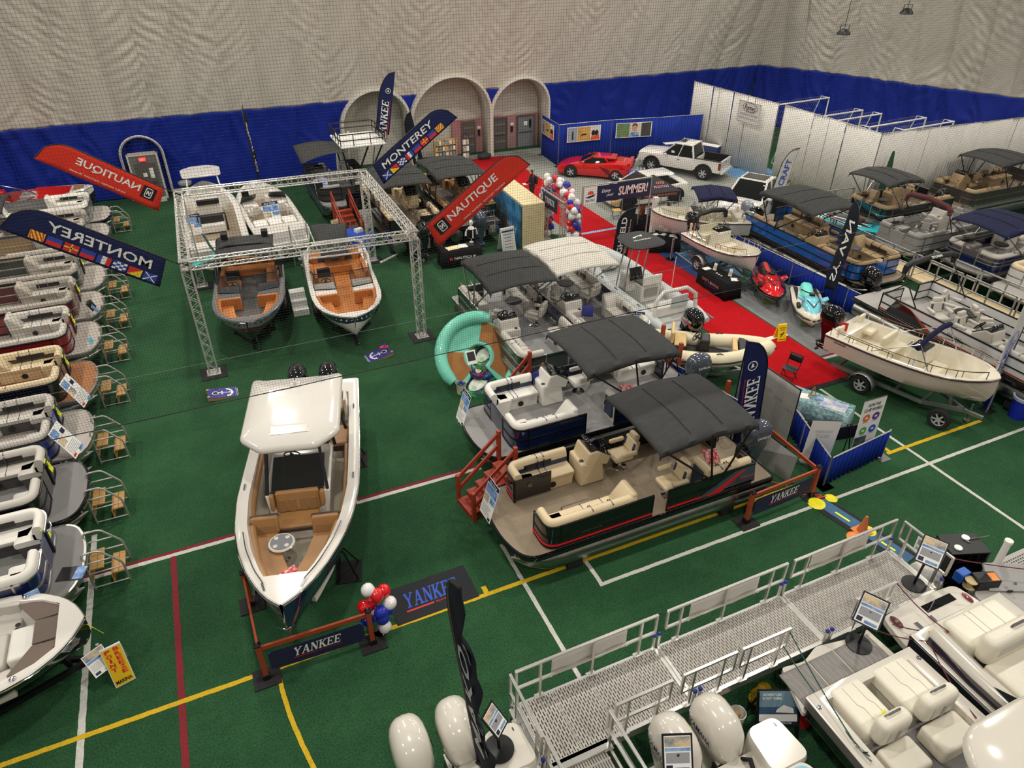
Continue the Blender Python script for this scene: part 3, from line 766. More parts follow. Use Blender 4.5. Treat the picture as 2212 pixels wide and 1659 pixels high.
    if helm is not None:
        x,s,hm=helm;y=s*(w-.52)
        hc=MB().box(x-.3,x+.42,y-.36,y+.36,dz,dz+.7,(x-.2,x+.42,y-.34,y+.34)).build('helm_console',hm,t,bevel=.06,seg=3)
        MB().add([(x-.34,y-.36,dz+.5),(x-.42,y-.36,dz+.74),(x-.02,y-.34,dz+1.02),(x+.2,y-.34,dz+.98),(x+.3,y-.34,dz+.66),(x-.34,y+.36,dz+.5),(x-.42,y+.36,dz+.74),(x-.02,y+.34,dz+1.02),(x+.2,y+.34,dz+.98),(x+.3,y+.34,dz+.66)],[(0,1,2,3,4),(9,8,7,6,5),(0,5,6,1),(1,6,7,2),(2,7,8,3),(3,8,9,4),(4,9,5,0)]).build('console_pod',hm,hc,bevel=.04,seg=3)
        MB().add([(x-.43,y-.33,dz+.765),(x-.43,y+.33,dz+.765),(x+.12,y+.31,dz+1.04),(x+.12,y-.31,dz+1.04),(x-.03,y-.32,dz+1.05),(x-.03,y+.32,dz+1.05)],[(0,1,5,4),(4,5,2,3)]).build('dash',blackgloss,hc,smooth=0).modifiers.new('s','SOLIDIFY').thickness=.03
        helm_wheel(hc,(x-.45,y+.02,dz+.9),0)
        ws=MB().add([(x+.16,y-.3,dz+1.0),(x+.16,y+.3,dz+1.0),(x+.08,y+.25,dz+1.18),(x+.08,y-.25,dz+1.18)],[(0,1,2,3)]).build('windscreen',darkglass,hc);ws.modifiers.new('s','SOLIDIFY').thickness=.012
        MB().lathe([(.0,dz+.701),(.06,dz+.701),(.06,dz+.708),(0,dz+.708)],12,(x+.34,y-.18*s,0)).build('cup_holder',black,hc)
    for cx,cy,cr in chairs:captain_chair(t,(cx,cy,dz),cr,seat,acc)
    for tx,ty,r_,m_ in tables:table(t,(tx,ty,dz),r_,m_)
    if bim:
        b0,b1,bz,bm_,lg,fr_=bim;bimini(t,b0,b1,w-.02,bz,bm_,lg,fr_,zleg=dz+fh*.9)
    if boot:boot_bimini(t,*boot)
    if ladder:
        b=MB()
        for y in(-w+.35,-w+.75):b.tube([(-h+.4,y,dz),(-h+.4,y,dz+.5),(-h+.1,y,dz+.55),(-h-.05,y,dz+.1),(-h-.05,y,dz-.3)],.02,6)
        for z in(.3,.1,-.12):b.bar((-h-.03,-w+.35,dz+z),(-h-.03,-w+.75,dz+z),.05,.02)
        b.build('boarding_ladder',rail,t)
    if motor:
        mx=-h-.15;b=MB();b.box(-h-.1,-h+1.1,-.42,.42,dz-.62,dz-.14);b.build('motor_pod',alu_paint,t)
        outboard(t,(mx,0,dz+.0),0,motor_kw.get('tilt',0),motor,None,motor_kw.get('s',1),motor_kw.get('brand'),motor_kw.get('bc'),motor_kw.get('stripe'))
    return t

# ---------------------------------------------------------------- moulded hulls
class Hull:
    """stations: (x, half beam at the sheer, sheer z, half beam at the chine, chine z, keel z); bow at +x"""
    def __init__(s,label,loc,rz,st,hull_m,deck_m,name='motor_boat',cat='boat',group=None,sub_n=28,band=None,band_m=None,bottom_m=None,rub=None,rub_m=None,cap_w=.2,sole=None,bow_close=.85,liner_m=None,sole_m=None,x_in=None,well=None,transom_x=None):
        s.t=thing(name,label,cat,loc,rz,group);s.st=st
        x0,x1=st[0][0],st[-1][0];N=sub_n
        xs=[x0+(x1-x0)*(1-(1-i/N)**1.35) for i in range(N+1)]
        s.S=[(x,)+s.at(x) for x in xs]
        def ring(q,zt):
            x,b,z,cb,cz,kz=q;zs=z if zt is None else lerp(cz,z,zt)
            bs=b if zt is None else lerp(cb,b,zt)
            return x,bs,zs
        top,bot=[],[]
        # outer topsides: chine to sheer in three strakes; bottom: keel to chine
        rows=[]
        for q in s.S:
            x,b,z,cb,cz,kz=q
            rows.append([(x,0,kz)]+[(x,lerp(0,cb,k),lerp(kz,cz,k**1.25)) for k in(.5,1)]+[(x,lerp(cb,b,k**.8),lerp(cz,z,k)) for k in(.34,.67,1)])
        def skin(lo,hi):
            v=[];f=[];n=hi-lo+1
            for sy in(1,-1):
                o=len(v)
                for r in rows:v+=[(p[0],p[1]*sy,p[2]) for p in r[lo:hi+1]]
                for i in range(N):
                    for j in range(n-1):k=o+i*n+j;f.append((k,k+1,k+n+1,k+n))
            return v,f
        v,f=skin(0,5)
        tr=[(r[0],r[1],r[2]) for r in rows[0]];o=len(v)
        v+=tr+[(p[0],-p[1],p[2]) for p in tr[1:]][::-1];f.append(tuple(range(o,len(v))))
        b=MB().add(v,f);bmh=b.build('hull',hull_m,s.t,smooth=50);s.hull=bmh
        if bottom_m:
            v,f=skin(0,2);b=MB();b.add([(p[0],p[1]*1.004,p[2]-.004) for p in v],f).build('bottom',bottom_m,s.t,smooth=50)
        if band:
            v=[];f=[]
            for sy in(1,-1):
                o=len(v)
                for q in s.S:
                    x,bb_,z,cb,cz,kz=q
                    for k in band:v.append((x,sy*(lerp(cb,bb_,max(k,0)**.8)+.006),lerp(cz,z,k)))
                for i in range(N):k=o+i*2;f.append((k,k+1,k+3,k+2))
            MB().add(v,f).build('hull_band',band_m,s.t,smooth=50)
        # gunwale cap, inner wall, sole
        s.cap_w=cap_w;xi0=x_in[0] if x_in else x0+.25;xi1=x_in[1] if x_in else lerp(x0,x1,bow_close)
        s.xi=(xi0,xi1)
        inn=[]
        for i in range(N+1):
            x=lerp(xi0,xi1,1-(1-i/N)**1.3);q=s.at(x)
            bi=max(q[0]-cap_w,.0)
            inn.append((x,bi,q[1]))
        # close the inner outline near the bow with a rounded end
        s.inn=inn
        outl=[(q[0],q[1],q[2]) for q in s.S]
        b=MB();v=[];f=[]
        for sy in(1,-1):
            o=len(v)
            for i in range(N+1):v+=[(outl[i][0],sy*outl[i][1],outl[i][2]),(outl[i][0],sy*max(outl[i][1]-.03,0),outl[i][2]+.025),(inn[i][0],sy*inn[i][1],inn[i][2]+.03)]
            for i in range(N):
                k=o+i*3;f+=[(k,k+1,k+4,k+3),(k+1,k+2,k+5,k+4)]
        m=3*(N+1)
        f+=[(1,m+1,m+2,2)] if True else[]
        f.append((3*N+1,3*N+2,m+3*N+2,m+3*N+1));f.append((0,1,m+1,m))
        s.deck=b.add(v,f).build('deck',deck_m,s.t,smooth=40)
        if sole is not None:
            s.sole=sole;v=[];f=[]
            for(x,bi,z) in inn:
                q=s.at(x);zf=max(sole,q[4]+.06);hz=(min(zf,z-.1)-q[3])/max(z-q[3],.05);bh=lerp(q[2],q[0],max(hz,0)**.8) if hz>0 else q[2]*max(.15,(min(zf,z-.1)-q[4])/max(q[3]-q[4],.05));bf=max(.01,min(bi-.02,bi*.93,bh*.85-.06))
                v+=[(x,bi,z+.03),(x,bf,min(zf,z-.1)),(x,-bf,min(zf,z-.1)),(x,-bi,z+.03)]
            for i in range(N):k=i*4;f+=[(k,k+1,k+5,k+4),(k+2,k+3,k+7,k+6)]
            f+=[(0,3,2,1),(4*N,4*N+1,4*N+2,4*N+3)]
            MB().add(v,f).build('liner',liner_m or deck_m,s.t,smooth=35)
            MB().add(v,[(i*4+1,i*4+2,i*4+6,i*4+5) for i in range(N)]).build('sole',sole_m or floor_nonskid,s.t,smooth=0)
        if rub_m:
            b=MB()
            for sy in(1,-1):b.tube([(q[0],sy*(q[1]+.008),q[2]-.03) for q in s.S],rub or .022,6)
            b.build('rub_rail',rub_m,s.t)
    def at(s,x):
        return interp(s.st,x)
    def side(s,x0,x1,off,n=12,sy=1,dz_=0):
        out=[]
        for i in range(n+1):
            x=lerp(x0,x1,i/n);q=s.at(x);out.append((x,sy*(q[0]-off),q[1]+dz_))
        return out
    def coaming(s,name,m,x0,x1,off,prof,z,parent=None,n=14,both=True,smooth=60):
        """profile swept along the inner side, at constant height z"""
        o=[]
        for sy in((1,-1) if both else(both or 1,)):
            p=[(q[0],q[1]) for q in s.side(x0,x1,off,n,sy)]
            o.append(MB().sweep(p,[(a,z+c) for a,c in prof],-1 if sy>0 else 1).build(name,m,parent or s.t,smooth=smooth))
        return o
    def rail(s,x0,x1,off,h,m=None,posts=4,r=.014,sy=(1,-1),low=0,ends=True):
        for q in sy:
            p=s.side(x0,x1,off,14,q,h);a=s.side(x0,x1,off,14,q,.02)
            if ends:p=[a[0]]+p+[a[-1]]
            b=MB().tube(p,r,6)
            for k in range(1,posts):i=int(14*k/posts);b.tube([a[i],p[i+1 if ends else i]],r*.9,6)
            b.build('hand_rail',m or chrome,s.t)
def stations(L,hb,sh,bowsh,free=.75,chine=.25,keel=.0,fine=.6,sternb=.95):
    """generic v-hull table from a few figures: length, half beam, sheer height aft, sheer at the bow"""
    out=[]
    for k in(0,.15,.3,.45,.58,.7,.8,.88,.94,.98,1.0):
        x=-L/2+L*k
        b=hb*(lerp(sternb,1,min(1,k/.4)) if k<.55 else max(.02,(1-((k-.55)/.45)**(2.0/fine*.78))**.72))
        sz=lerp(sh,bowsh,max(0,(k-.25)/.75)**1.6)
        t=max(0,(k-.55)/.45)
        cb=b*lerp(.88,.55,t);cz=lerp(chine,bowsh*.72,t**1.7);kz=lerp(keel,bowsh*.55,t**3.0)
        if k==1.0:cb=.012;cz=bowsh*.8;kz=bowsh*.72
        out.append((x,b,sz,cb,max(cz,kz+.01),kz))
    return out
def trailer(t,L,hw,tongue=1.3,wheels=(-.6,),z=.36,m=None,wr=.33,fender=True,bow=1):
    m=m or galv;b=MB();x0=-L/2+.3;x1=L/2-.6
    for sy in(-1,1):b.bar((x0,sy*hw*.62,z),(x1-1,sy*hw*.55,z),.08,.12);b.bar((x1-1,sy*hw*.55,z),(x1+tongue-.3,0,z),.08,.12)
    for x in(x0+.2,0,x1-1):b.bar((x,-hw*.62,z),(x,hw*.62,z),.08)
    b.bar((x1+tongue-.5,0,z),(x1+tongue+.25,0,z),.1,.1);b.bar((x1+tongue-.7,0,z),(x1+tongue-.85,0,z+.65),.09,.09)
    f=b.build('trailer_frame',m,t)
    MB().tube([(x1+tongue-.15,.1,z+.25),(x1+tongue-.15,.1,.08)],.035,8).lathe([(0,.0),(.09,.0),(.09,.08),(0,.08)],12,(x1+tongue-.15,.1,0)).build('jack_stand',steel,f)
    for wx in wheels:
        for sy in(-1,1):
            wheel(t,(wx,sy*hw*.92,wr),wr,.2,sy,spokes=6)
            if fender:
                p=[(wx+(wr+.09)*cos(a),(wr+.09)*sin(a)+wr) for a in[pi*k/8 for k in range(9)]]
                MB().loft([[(x,sy*hw*.92-.14,zz),(x,sy*hw*.92+.14,zz)] for x,zz in p],(False,False),closed=False).build('fender',m,f,smooth=60).modifiers.new('s','SOLIDIFY').thickness=.015
    return f
def wheel(parent,c,r,w_,sy,spokes=5,rim=None,tyre=None,name='wheel'):
    b=MB();b.T=Matrix.Translation(c)@Matrix.Rotation(R(90),4,'X')
    b.lathe([(r*.62,-w_/2),(r*.9,-w_/2),(r,-w_*.34),(r,w_*.34),(r*.9,w_/2),(r*.62,w_/2)],24,cap=False);o=b.build(name,tyre or rubber,parent)
    b=MB();b.T=Matrix.Translation(c)@Matrix.Rotation(R(90),4,'X');s=-sy
    b.lathe([(r*.64,s*w_*.45),(r*.6,s*w_*.46),(r*.56,s*w_*.3),(r*.56,-s*w_*.4)],24,cap=False)
    for k in range(spokes):
        a=2*pi*k/spokes;ca,sa=cos(a),sin(a);q=r*.6
        b.add([(.1*r*-sa,.1*r*ca,s*w_*.4),(.1*r*sa,-.1*r*ca,s*w_*.4),(q*ca+.09*r*sa,q*sa-.09*r*ca,s*w_*.44),(q*ca-.09*r*sa,q*sa+.09*r*ca,s*w_*.44)],[(0,1,2,3)])
    b.lathe([(0,s*w_*.42),(.16*r,s*w_*.42),(.16*r,s*w_*.3)],12)
    b.build('rim',rim or rim_silver,o,smooth=30)
    b=MB();b.T=Matrix.Translation(c)@Matrix.Rotation(R(90),4,'X');b.lathe([(0,s*w_*.2),(r*.57,s*w_*.2)],16);b.build('brake_disc',black,o)
    return o
def cup(parent,x,y,z,r=.04):
    return MB().lathe([(0,z+.001),(r,z+.001),(r,z+.008),(r*.85,z+.01),(r*.8,z+.003),(0,z+.003)],12,(x,y,0)).build('cup_holder',black,parent)

# ---------------------------------------------------------------- the two cream and white pontoons in front
T9=R(180)
motor_gray=mat('motor_gray',(70,76,86),.15,coat=1)
swa=pontoon('cream seated pontoon with black red-striped fence and charcoal canopy, nearest the camera',(8.24,11.2,0),T9,L=7.3,dz=1.0,deck=floor_tan,panel=blackgloss,rail=blackmetal,stripe=ink_red,edge=blackgloss,
  seat=vinyl_tan,acc=vinyl_navy,bowdeck=.75,stern=.75,side_gate=[(1,-.35,.1)],gate=.55,gate_open=True,helm=(.72,-1,vinyl_tan),chairs=[(-.2,-.72,0),(-.75,.72,0)],
  lounges=[(-1,1.25,2.9,True),(1,.55,2.9,True,1),(-1,-2.9,-1.9,False),(1,-2.8,-1.5,False,-1)],bim=(-2.75,.1,3.05,canvas_gray,[(-1.9,.06),(-1.6,.5),(-1.6,.94)],blackmetal),
  motor=motor_gray,motor_kw=dict(brand='YAMAHA',s=1.15),ladder=True,tubes=2,tr=.34)
MB().add([(-3,1.24,1.08),(-1.2,1.24,1.08),(-2.3,1.24,1.62),(-2.9,1.24,1.64)],[(0,1,2,3)]).build('stern_wing',motor_gray,swa,smooth=0).modifiers.new('s','SOLIDIFY').thickness=.02
MB().add([(-1.9,1.255,1.08),(-1.5,1.255,1.08),(-2.5,1.255,1.58),(-2.62,1.255,1.58)],[(0,1,2,3)]).build('red_slash',ink_red,swa,smooth=0).modifiers.new('s','SOLIDIFY').thickness=.01
text('lettering','SWEETWATER',alu,swa,frame((1.75,1.245,1.3),(-1,0,0),(0,0,1)),.55,.055,0)
text('gate_emblem','G',alu,swa,frame((2.5,-.53,1.45),(-1,0,0),(0,0,1)),.09,.11,.01)
MB().tube(fillet([(1.2,.15,1.012)[:2],(1.9,.15),(1.9,.62),(1.2,.62)],.12,4),.012,5) if False else None
hp=fillet_c([(1.15,.05),(1.95,.05),(1.95,.6),(1.15,.6)],.1,4)
MB().tube([(x,y,1.006) for x,y in hp],.014,5,True).build('floor_hatch',chrome,swa)
swb=pontoon('white seated pontoon with navy fence and charcoal canopy, second from the camera',(8.95,14.75,0),T9,L=7.3,dz=1.0,deck=floor_gray,panel=gel_navy,rail=blackmetal,edge=blackgloss,
  seat=vinyl_white,acc=vinyl_navy,bowdeck=.85,stern=.75,side_gate=[(1,-.3,.65)],gate=.42,helm=(.75,-1,vinyl_white),chairs=[(-.2,-.72,0)],
  lounges=[(-1,1.25,2.8,True),(1,.9,2.8,True,1),(-1,-2.9,-1.6,False),(1,-2.9,-.35,False,-1)],bim=(-2.3,.7,3.05,canvas_gray,[(-1.4,.06),(-1.1,.5),(-1.1,.94)],blackmetal),
  motor=motor_gray,motor_kw=dict(brand='YAMAHA',s=1.15),ladder=True,tubes=2,tr=.34)
text('lettering','SWEETWATER',alu,swb,frame((1.7,1.245,1.3),(-1,0,0),(0,0,1)),.55,.055,0)

# ---------------------------------------------------------------- large centre console with a white hardtop
st=stations(8.6,1.38,1.72,2.25,chine=.85,keel=.35,fine=.8)
cc=Hull('large navy hulled centre console with glossy white hardtop and tan bow seats',(.66,13.95,0),R(256),st,gel_navy,gel_white,rub_m=chrome,rub=.02,cap_w=.26,sole=1.12,bow_close=.90,sole_m=mat('floor_woven',(176,168,150),.7,noise=(14,.3),stretch=(1,10,1)),x_in=(-3.6,3.45))
t=cc.t
def seatbox(name,m,parent,x0,x1,y0,y1,z0,z1,bevel=.05):return MB().box(x0,x1,y0,y1,z0,z1).build(name,m,parent,bevel=bevel,seg=3)
con=MB().add([(.95,-.62,1.1),(.95,.62,1.1),(.8,.74,1.95),(.8,-.74,1.95),(-1.0,-.72,1.1),(-1.0,.72,1.1),(-1.0,.74,1.95),(-1.0,-.74,1.95)],[(0,1,2,3),(4,7,6,5),(3,2,6,7),(0,3,7,4),(1,5,6,2)]).build('console',gel_white,t,bevel=.05,seg=3)
MB().add([(.76,-.7,1.97),(.76,.7,1.97),(.2,.6,3.0),(.2,-.6,3.0)],[(0,1,2,3)]).build('windscreen',glass,con)
for s in(-1,1):
    MB().add([(.72,s*.67,1.97),(-.75,s*.70,1.97),(-.6,s*.58,2.98),(.18,s*.56,3.0)],[(0,1,2,3)]).build('side_window',glass,con)
    MB().bar((.76,s*.68,1.95),(.16,s*.57,3.1),.07,.06).build('window_post',black,con)
    MB().tube([(-1.0,s*.78,1.9),(-.9,s*.75,2.5),(-1.3,s*.8,3.1)],.045,8).build('hardtop_leg',blackmetal,con)
    MB().tube([(-1.9,s*1.02,1.7),(-1.75,s*.9,2.6),(-1.5,s*.85,3.1)],.045,8).build('hardtop_leg',blackmetal,con)
MB().add([(.68,-.6,1.975),(.68,.6,1.975),(-.3,.6,2.2),(-.3,-.6,2.2)],[(0,1,2,3)]).build('dash',blackgloss,con)
MB().box(.80,.84,-.6,.6,1.93,2.06).build('screen_base',black,con)
helm_wheel(con,(-.55,-.22,2.05),0)
for y in(-.38,.38):captain_chair(t,(-1.25,y,1.15),0,vinyl_camel,vinyl_brown,s=.95)
htp=fillet_c([(.78,-.62),(.78,.62),(.30,1.1),(-2.2,1.12),(-2.1,.85),(-2.1,-.85),(-2.2,-1.12),(.30,-1.1)],[.1,.1,.12,.2,.1,.1,.2,.12],4)
ht=MB().loft([[(x*.97-.02,y*.96,3.12) for x,y in htp],[(x,y,3.17) for x,y in htp],[(x,y,3.24) for x,y in htp],[(x*.96-.03,y*.95,3.31) for x,y in htp],[(x*.5-.4,y*.55,3.37) for x,y in htp]]).build('hardtop',gel_white,t,smooth=60)
MB().add([(.35,-.45,3.356),(.32,-.40,3.36),(-1.0,-.45,3.375),(-1.6,-.5,3.36),(-1.6,.5,3.36),(-1.0,.45,3.375),(.32,.40,3.36),(.35,.45,3.356)],[tuple(range(8))]).build('roof_recess',gel_white,ht,bevel=.01)
a_=MB().box(-1.75,-1.55,-.12,.12,3.33,3.4).lathe([(0,3.36),(.05,3.36),(.045,3.5),(0,3.5)],10,(-1.6,0,0)).build('antenna_mount',gel_white,ht,bevel=.01)
MB().tube([(-1.62,0,3.45),(-1.85,0,3.85)],.012,6).ell((-1.85,0,3.85),.03).build('light_pole',black,a_)
for s in(-1,1):MB().ell((.4,s*.82,3.29),(.035,.035,.02)).build('roof_light',chrome,ht)
# bow: lounge in front of the console, wrap seats, table
fs=seatbox('front_seat',vinyl_camel,t,.95,1.5,-.46,.46,1.42,1.58);seatbox('seat_base',gel_white,fs,.93,1.45,-.42,.42,1.1,1.43,.06);seatbox('seat_trim',vinyl_brown,fs,1.47,1.53,-.44,.44,1.43,1.54,.02)
b=MB();b.T=Matrix.Translation((.9,0,1.55))@Matrix.Rotation(R(-14),4,'Y');b.box(-.05,.1,-.5,.5,0,.52);fb=b.build('front_backrest',vinyl_camel,fs,bevel=.05,seg=3)
quilt=mat('vinyl_quilt',(150,112,70),.5,noise=(60,.25))
for y in(-.34,-.13,.13,.34):
    b=MB();b.T=Matrix.Translation((.9,0,1.55))@Matrix.Rotation(R(-14),4,'Y');b.box(.09,.115,y-.085,y+.085,.02,.33);b.build('quilted_panel',quilt if abs(y)>.2 or 1 else vinyl_camel,fb,bevel=.01)
for s in(-1,1):b=MB();b.T=Matrix.Translation((.9,0,1.55))@Matrix.Rotation(R(-14),4,'Y');b.box(-.02,.2,s*.56-.05,s*.56+.05,.1,.5);b.build('side_bolster',vinyl_camel,fb,bevel=.04)
for s,x0 in((1,1.75),(-1,1.6)):
    p=[(q[0],q[1]) for q in cc.side(x0,3.35,.30,10,s)]
    sd=-1 if s>0 else 1
    bs=MB().sweep(p,[(0,1.12),(0,1.5),(.52,1.5),(.50,1.12)],sd).build('bow_seat_base',gel_white,t)
    MB().sweep(p,[(.02,1.5),(.02,1.6),(.53,1.6),(.55,1.56),(.53,1.5)],sd).build('bow_cushion',vinyl_camel,bs)
    MB().sweep(p,[(.0,1.58),(-.02,1.84),(.05,1.86),(.11,1.82),(.11,1.6)],sd).build('bow_bolster',vinyl_camel,bs,smooth=60)
    b=MB();b.T=Matrix.Translation((x0-.02,p[0][1]-s*.30,1.55))@Matrix.Rotation(R(-18),4,'Y');b.box(-.06,.08,-.3,.3,0,.42);bb_=b.build('bow_backrest',vinyl_camel,bs,bevel=.05,seg=3)
    b=MB();b.T=Matrix.Translation((x0-.02,p[0][1]-s*.30,1.55))@Matrix.Rotation(R(-18),4,'Y');b.box(.075,.1,-.22,.22,.02,.22);b.build('quilted_panel',quilt,bb_,bevel=.01)
    b=MB();b.T=Matrix.Translation((x0-.02,p[0][1]-s*.30,1.55))@Matrix.Rotation(R(-18),4,'Y');b.box(-.075,.02,-.31,.31,.36,.44);b.build('top_trim',vinyl_brown,bb_,bevel=.03)
tb=table(t,(2.05,-.29,1.12),.27,gel_white,h=.52);MB().lathe([(0,1.688),(.24,1.688),(.24,1.692),(0,1.692)],24,(2.05,-.29,0)).build('table_inlay',mat('inlay_gray',(120,122,126),.6),tb)
for k in range(4):a=pi/4+pi/2*k;MB().lathe([(0,1.693),(.05,1.693),(.05,1.70),(.04,1.70),(.035,1.694),(0,1.694)],12,(2.05+.17*cos(a),-.29+.17*sin(a),0)).build('cup_holder',gel_white,tb)
for s in(-1,1):
    p=cc.side(-1.2,1.35,.30,10,s);MB().sweep([(q[0],q[1]) for q in p],[(0,1.58),(-.01,1.72),(.05,1.74),(.08,1.70),(.07,1.58)],-1 if s>0 else 1).build('side_bolster',vinyl_camel,t)
    cc_r=cc.side(2.0,3.7,.16,10,s,.07);MB().tube([cc.side(2.0,2.1,.16,1,s,.02)[0]]+cc_r+[cc.side(3.7,3.75,.16,1,s,.02)[0]],.014,6).build('bow_rail',chrome,t)
    for x in(-2.8,.3,3.78):q=cc.side(x,x+.01,.12,1,s,.04)[0];MB().box(-.11,.11,-.02,.02,0,.02).build('cleat',chrome,t).location=q;
for o in t.children:
    if o.name.startswith('cleat'):o.rotation_euler=(0,0,-.35 if o.location.y>0 and o.location.x>3 else(.35 if o.location.x>3 else 0))
rs=seatbox('stern_seat',vinyl_camel,t,-3.5,-3.0,-.9,.9,1.45,1.62);seatbox('stern_back',vinyl_camel,rs,-3.65,-3.5,-.9,.9,1.55,1.95)
q_=seatbox('side_seat',vinyl_camel,t,-2.4,-1.55,.62,1.05,1.3,1.48);seatbox('seat_trim',vinyl_brown,q_,-1.56,-1.5,.6,1.07,1.25,1.44,.02)
MB().box(-3.0,-2.5,.98,1.06,1.5,2.2).build('boarding_door',gel_white,t,bevel=.02)
for y in(-.45,.45):outboard(t,(-4.45,y,1.15),0,0,blackgloss,None,1.25)
for x,w_ in((-2.6,1.1),(1.6,.95)): # hull stands on pads
    for s in(-1,1):
        b=MB();b.box(x-.35,x+.35,s*w_-.3+.0,s*w_+.3,0,.02);sd_=b.build('jack_stand',black,t)
        c_=MB()
        for dx,dy in((-.28,-.22),(.28,-.22),(.28,.22),(-.28,.22)):c_.bar((x+dx,s*w_+dy,.02),(x,s*(w_-.12),.95),.035)
        c_.build('stand_leg',blackmetal,sd_)
MB().box(-3.2,2.4,-.12,.12,.0,.38).build('keel_block',black,t)
b=MB().tube([(4.2,.0,1.95),(4.34,0,1.8),(4.3,0,1.62)],.02,6).tube([(4.3,-.16,1.66),(4.34,0,1.58),(4.3,.16,1.66)],.018,6);b.build('bow_anchor',chrome,t)

# ---------------------------------------------------------------- surf boats under the truss
def surf(label,loc,rz,hull_m,deck_m,band_m,seat,acc,trim,cover=None,L=6.8,sole_m=None,tower=None,rear_cover=None,bottom=None):
    st=stations(L,1.27,1.5,1.62,chine=.85,keel=.45,fine=.42)
    h=Hull(label,loc,rz,st,hull_m,deck_m,rub_m=chrome,rub=.014,cap_w=.17,sole=1.0,bow_close=.955,sole_m=sole_m or seat,liner_m=seat,band=(.4,1.0),band_m=band_m,bottom_m=bottom,x_in=(-L/2+.9,L/2-.42));t=h.t
    x1=L/2-.62
    for s in(1,-1): # bow seats: cushion, back and the forward joining cushion
        p=[(q[0],q[1]) for q in h.side(1.1,x1,.17,10,s)]+[(x1+.02,s*.05)];sd=-1 if s>0 else 1
        b_=MB().sweep(p,[(.2,1.02),(.04,1.24),(.52,1.24),(.52,1.02)],sd).build('bow_seat',seat,t)
        MB().sweep(p,[(.06,1.24),(.0,1.5),(.05,1.545),(.12,1.5),(.15,1.24)],sd).build('bow_backrest',seat,b_)
        MB().sweep(p[1:5],[(.125,1.24),(.125,1.44),(.14,1.44),(.14,1.24)],sd).build('back_band',acc,b_)
        MB().box(1.02,1.14,min(s*.28,s*1.03),max(s*.28,s*1.03),1.0,1.52).build('bow_headrest',seat,b_,bevel=.04)
        # windscreen and dash
        d=MB().box(-.05,1.05,min(s*.3,s*1.1),max(s*.3,s*1.1),1.0,1.5).build('dash_pod',deck_m,t,bevel=.04)
        MB().add([(.7,s*.3,1.52),(.55,s*1.1,1.52),(.12,s*1.02,1.95),(.2,s*.3,1.95)],[(0,1,2,3)]).build('windscreen',glass,d)
        MB().add([(.55,s*1.12,1.52),(-.6,s*1.16,1.52),(-.5,s*1.08,1.85),(.12,s*1.02,1.95)],[(0,1,2,3)]).build('side_screen',glass,d)
        f=MB().tube([(.7,s*.3,1.52),(.55,s*1.1,1.52),(.12,s*1.03,1.95),(.2,s*.3,1.95),(.7,s*.3,1.52)],.02,6).tube([(.12,s*1.03,1.95),(-.5,s*1.09,1.85),(-.65,s*1.16,1.52)],.02,6);f.build('screen_frame',trim,d)
        # cockpit side seat
        p=[(q[0],q[1]) for q in h.side(-1.9,-.5 if s>0 else-1.0,.17,8,s)]
        c_=MB().sweep(p,[(.02,1.0),(.02,1.3),(.5,1.3),(.5,1.0)],sd).build('side_seat',seat,t)
        MB().sweep(p,[(.0,1.28),(-.01,1.55),(.05,1.57),(.13,1.52),(.14,1.3)],sd).build('side_backrest',seat,c_)
        MB().sweep(p[2:6],[(.135,1.32),(.135,1.5),(.15,1.5),(.15,1.32)],sd).build('back_band',acc,c_)
    r_=seatbox('rear_seat',seat,t,-2.45,-1.9,-1.0,1.0,1.0,1.32);seatbox('rear_backrest',seat,r_,-2.6,-2.42,-1.0,1.0,1.25,1.62)
    for y in(-.55,.0,.55):seatbox('back_band',acc,r_,-2.43,-2.4,y-.14,y+.14,1.34,1.56,.01)
    hs=seatbox('helm_seat',seat,t,-.75,-.3,-.85,-.35,1.15,1.42);seatbox('helm_back',trim if trim is not chrome else seat,hs,-.85,-.73,-.85,-.35,1.35,1.78);MB().lathe([(0,1.0),(.14,1.0),(.06,1.04),(.05,1.16),(0,1.16)],12,(-.52,-.6,0)).build('pedestal',chrome,hs)
    helm_wheel(t,(-.12,-.6,1.5),0)
    sp=MB().prism(fillet_c([(-L/2-.55,-1.0),(-L/2+.1,-1.1),(-L/2+.1,1.1),(-L/2-.55,1.0)],.2,4),.98,1.05).build('swim_platform',floor_gray,t)
    MB().box(-L/2+.05,-2.6,-1.1,1.1,1.1,1.53).build('engine_hatch',seat,t,bevel=.08,seg=3)
    # tower
    tw=tower or blackmetal
    pts=[(-.3,-1.18,1.5),(-.75,-1.15,2.1),(-1.1,-1.0,2.55),(-1.15,-.6,2.66),(-1.15,.6,2.66),(-1.1,1.0,2.55),(-.75,1.15,2.1),(-.3,1.18,1.5)]
    tt=MB().tube(pts,.06,8).build('tower',tw,t,smooth=60)
    for s in(-1,1):MB().tube([(-1.7,s*1.15,1.5),(-1.35,s*1.1,2.1),(-1.1,s*1.0,2.52)],.055,8).build('tower_leg',tw,tt);MB().box(-1.75,-.2,s*1.1,s*1.22,1.5,1.56).build('tower_foot',tw,tt,bevel=.02)
    MB().bar((-.85,-1.1,2.2),(-.85,1.1,2.2),.05).build('tower_brace',tw,tt)
    if cover:
        def cv(u,v):
            x=lerp(-2.5,-.35,u);y=(v-.5)*2.1;return(x,y,2.56+.14*(1-(2*u-1)**2)-.1*(2*v-1)**2-.05*abs(sin(5*u+3*v)))
        o=MB().grid(cv,14,12).build('tower_canopy',canvas_gray,tt);o.modifiers.new('s','SOLIDIFY').thickness=.05
        for y in(-.75,.75):MB().box(-2.2,-1.9,y-.12,y+.12,2.62,2.85).build('board_rack',black,tt,bevel=.03)
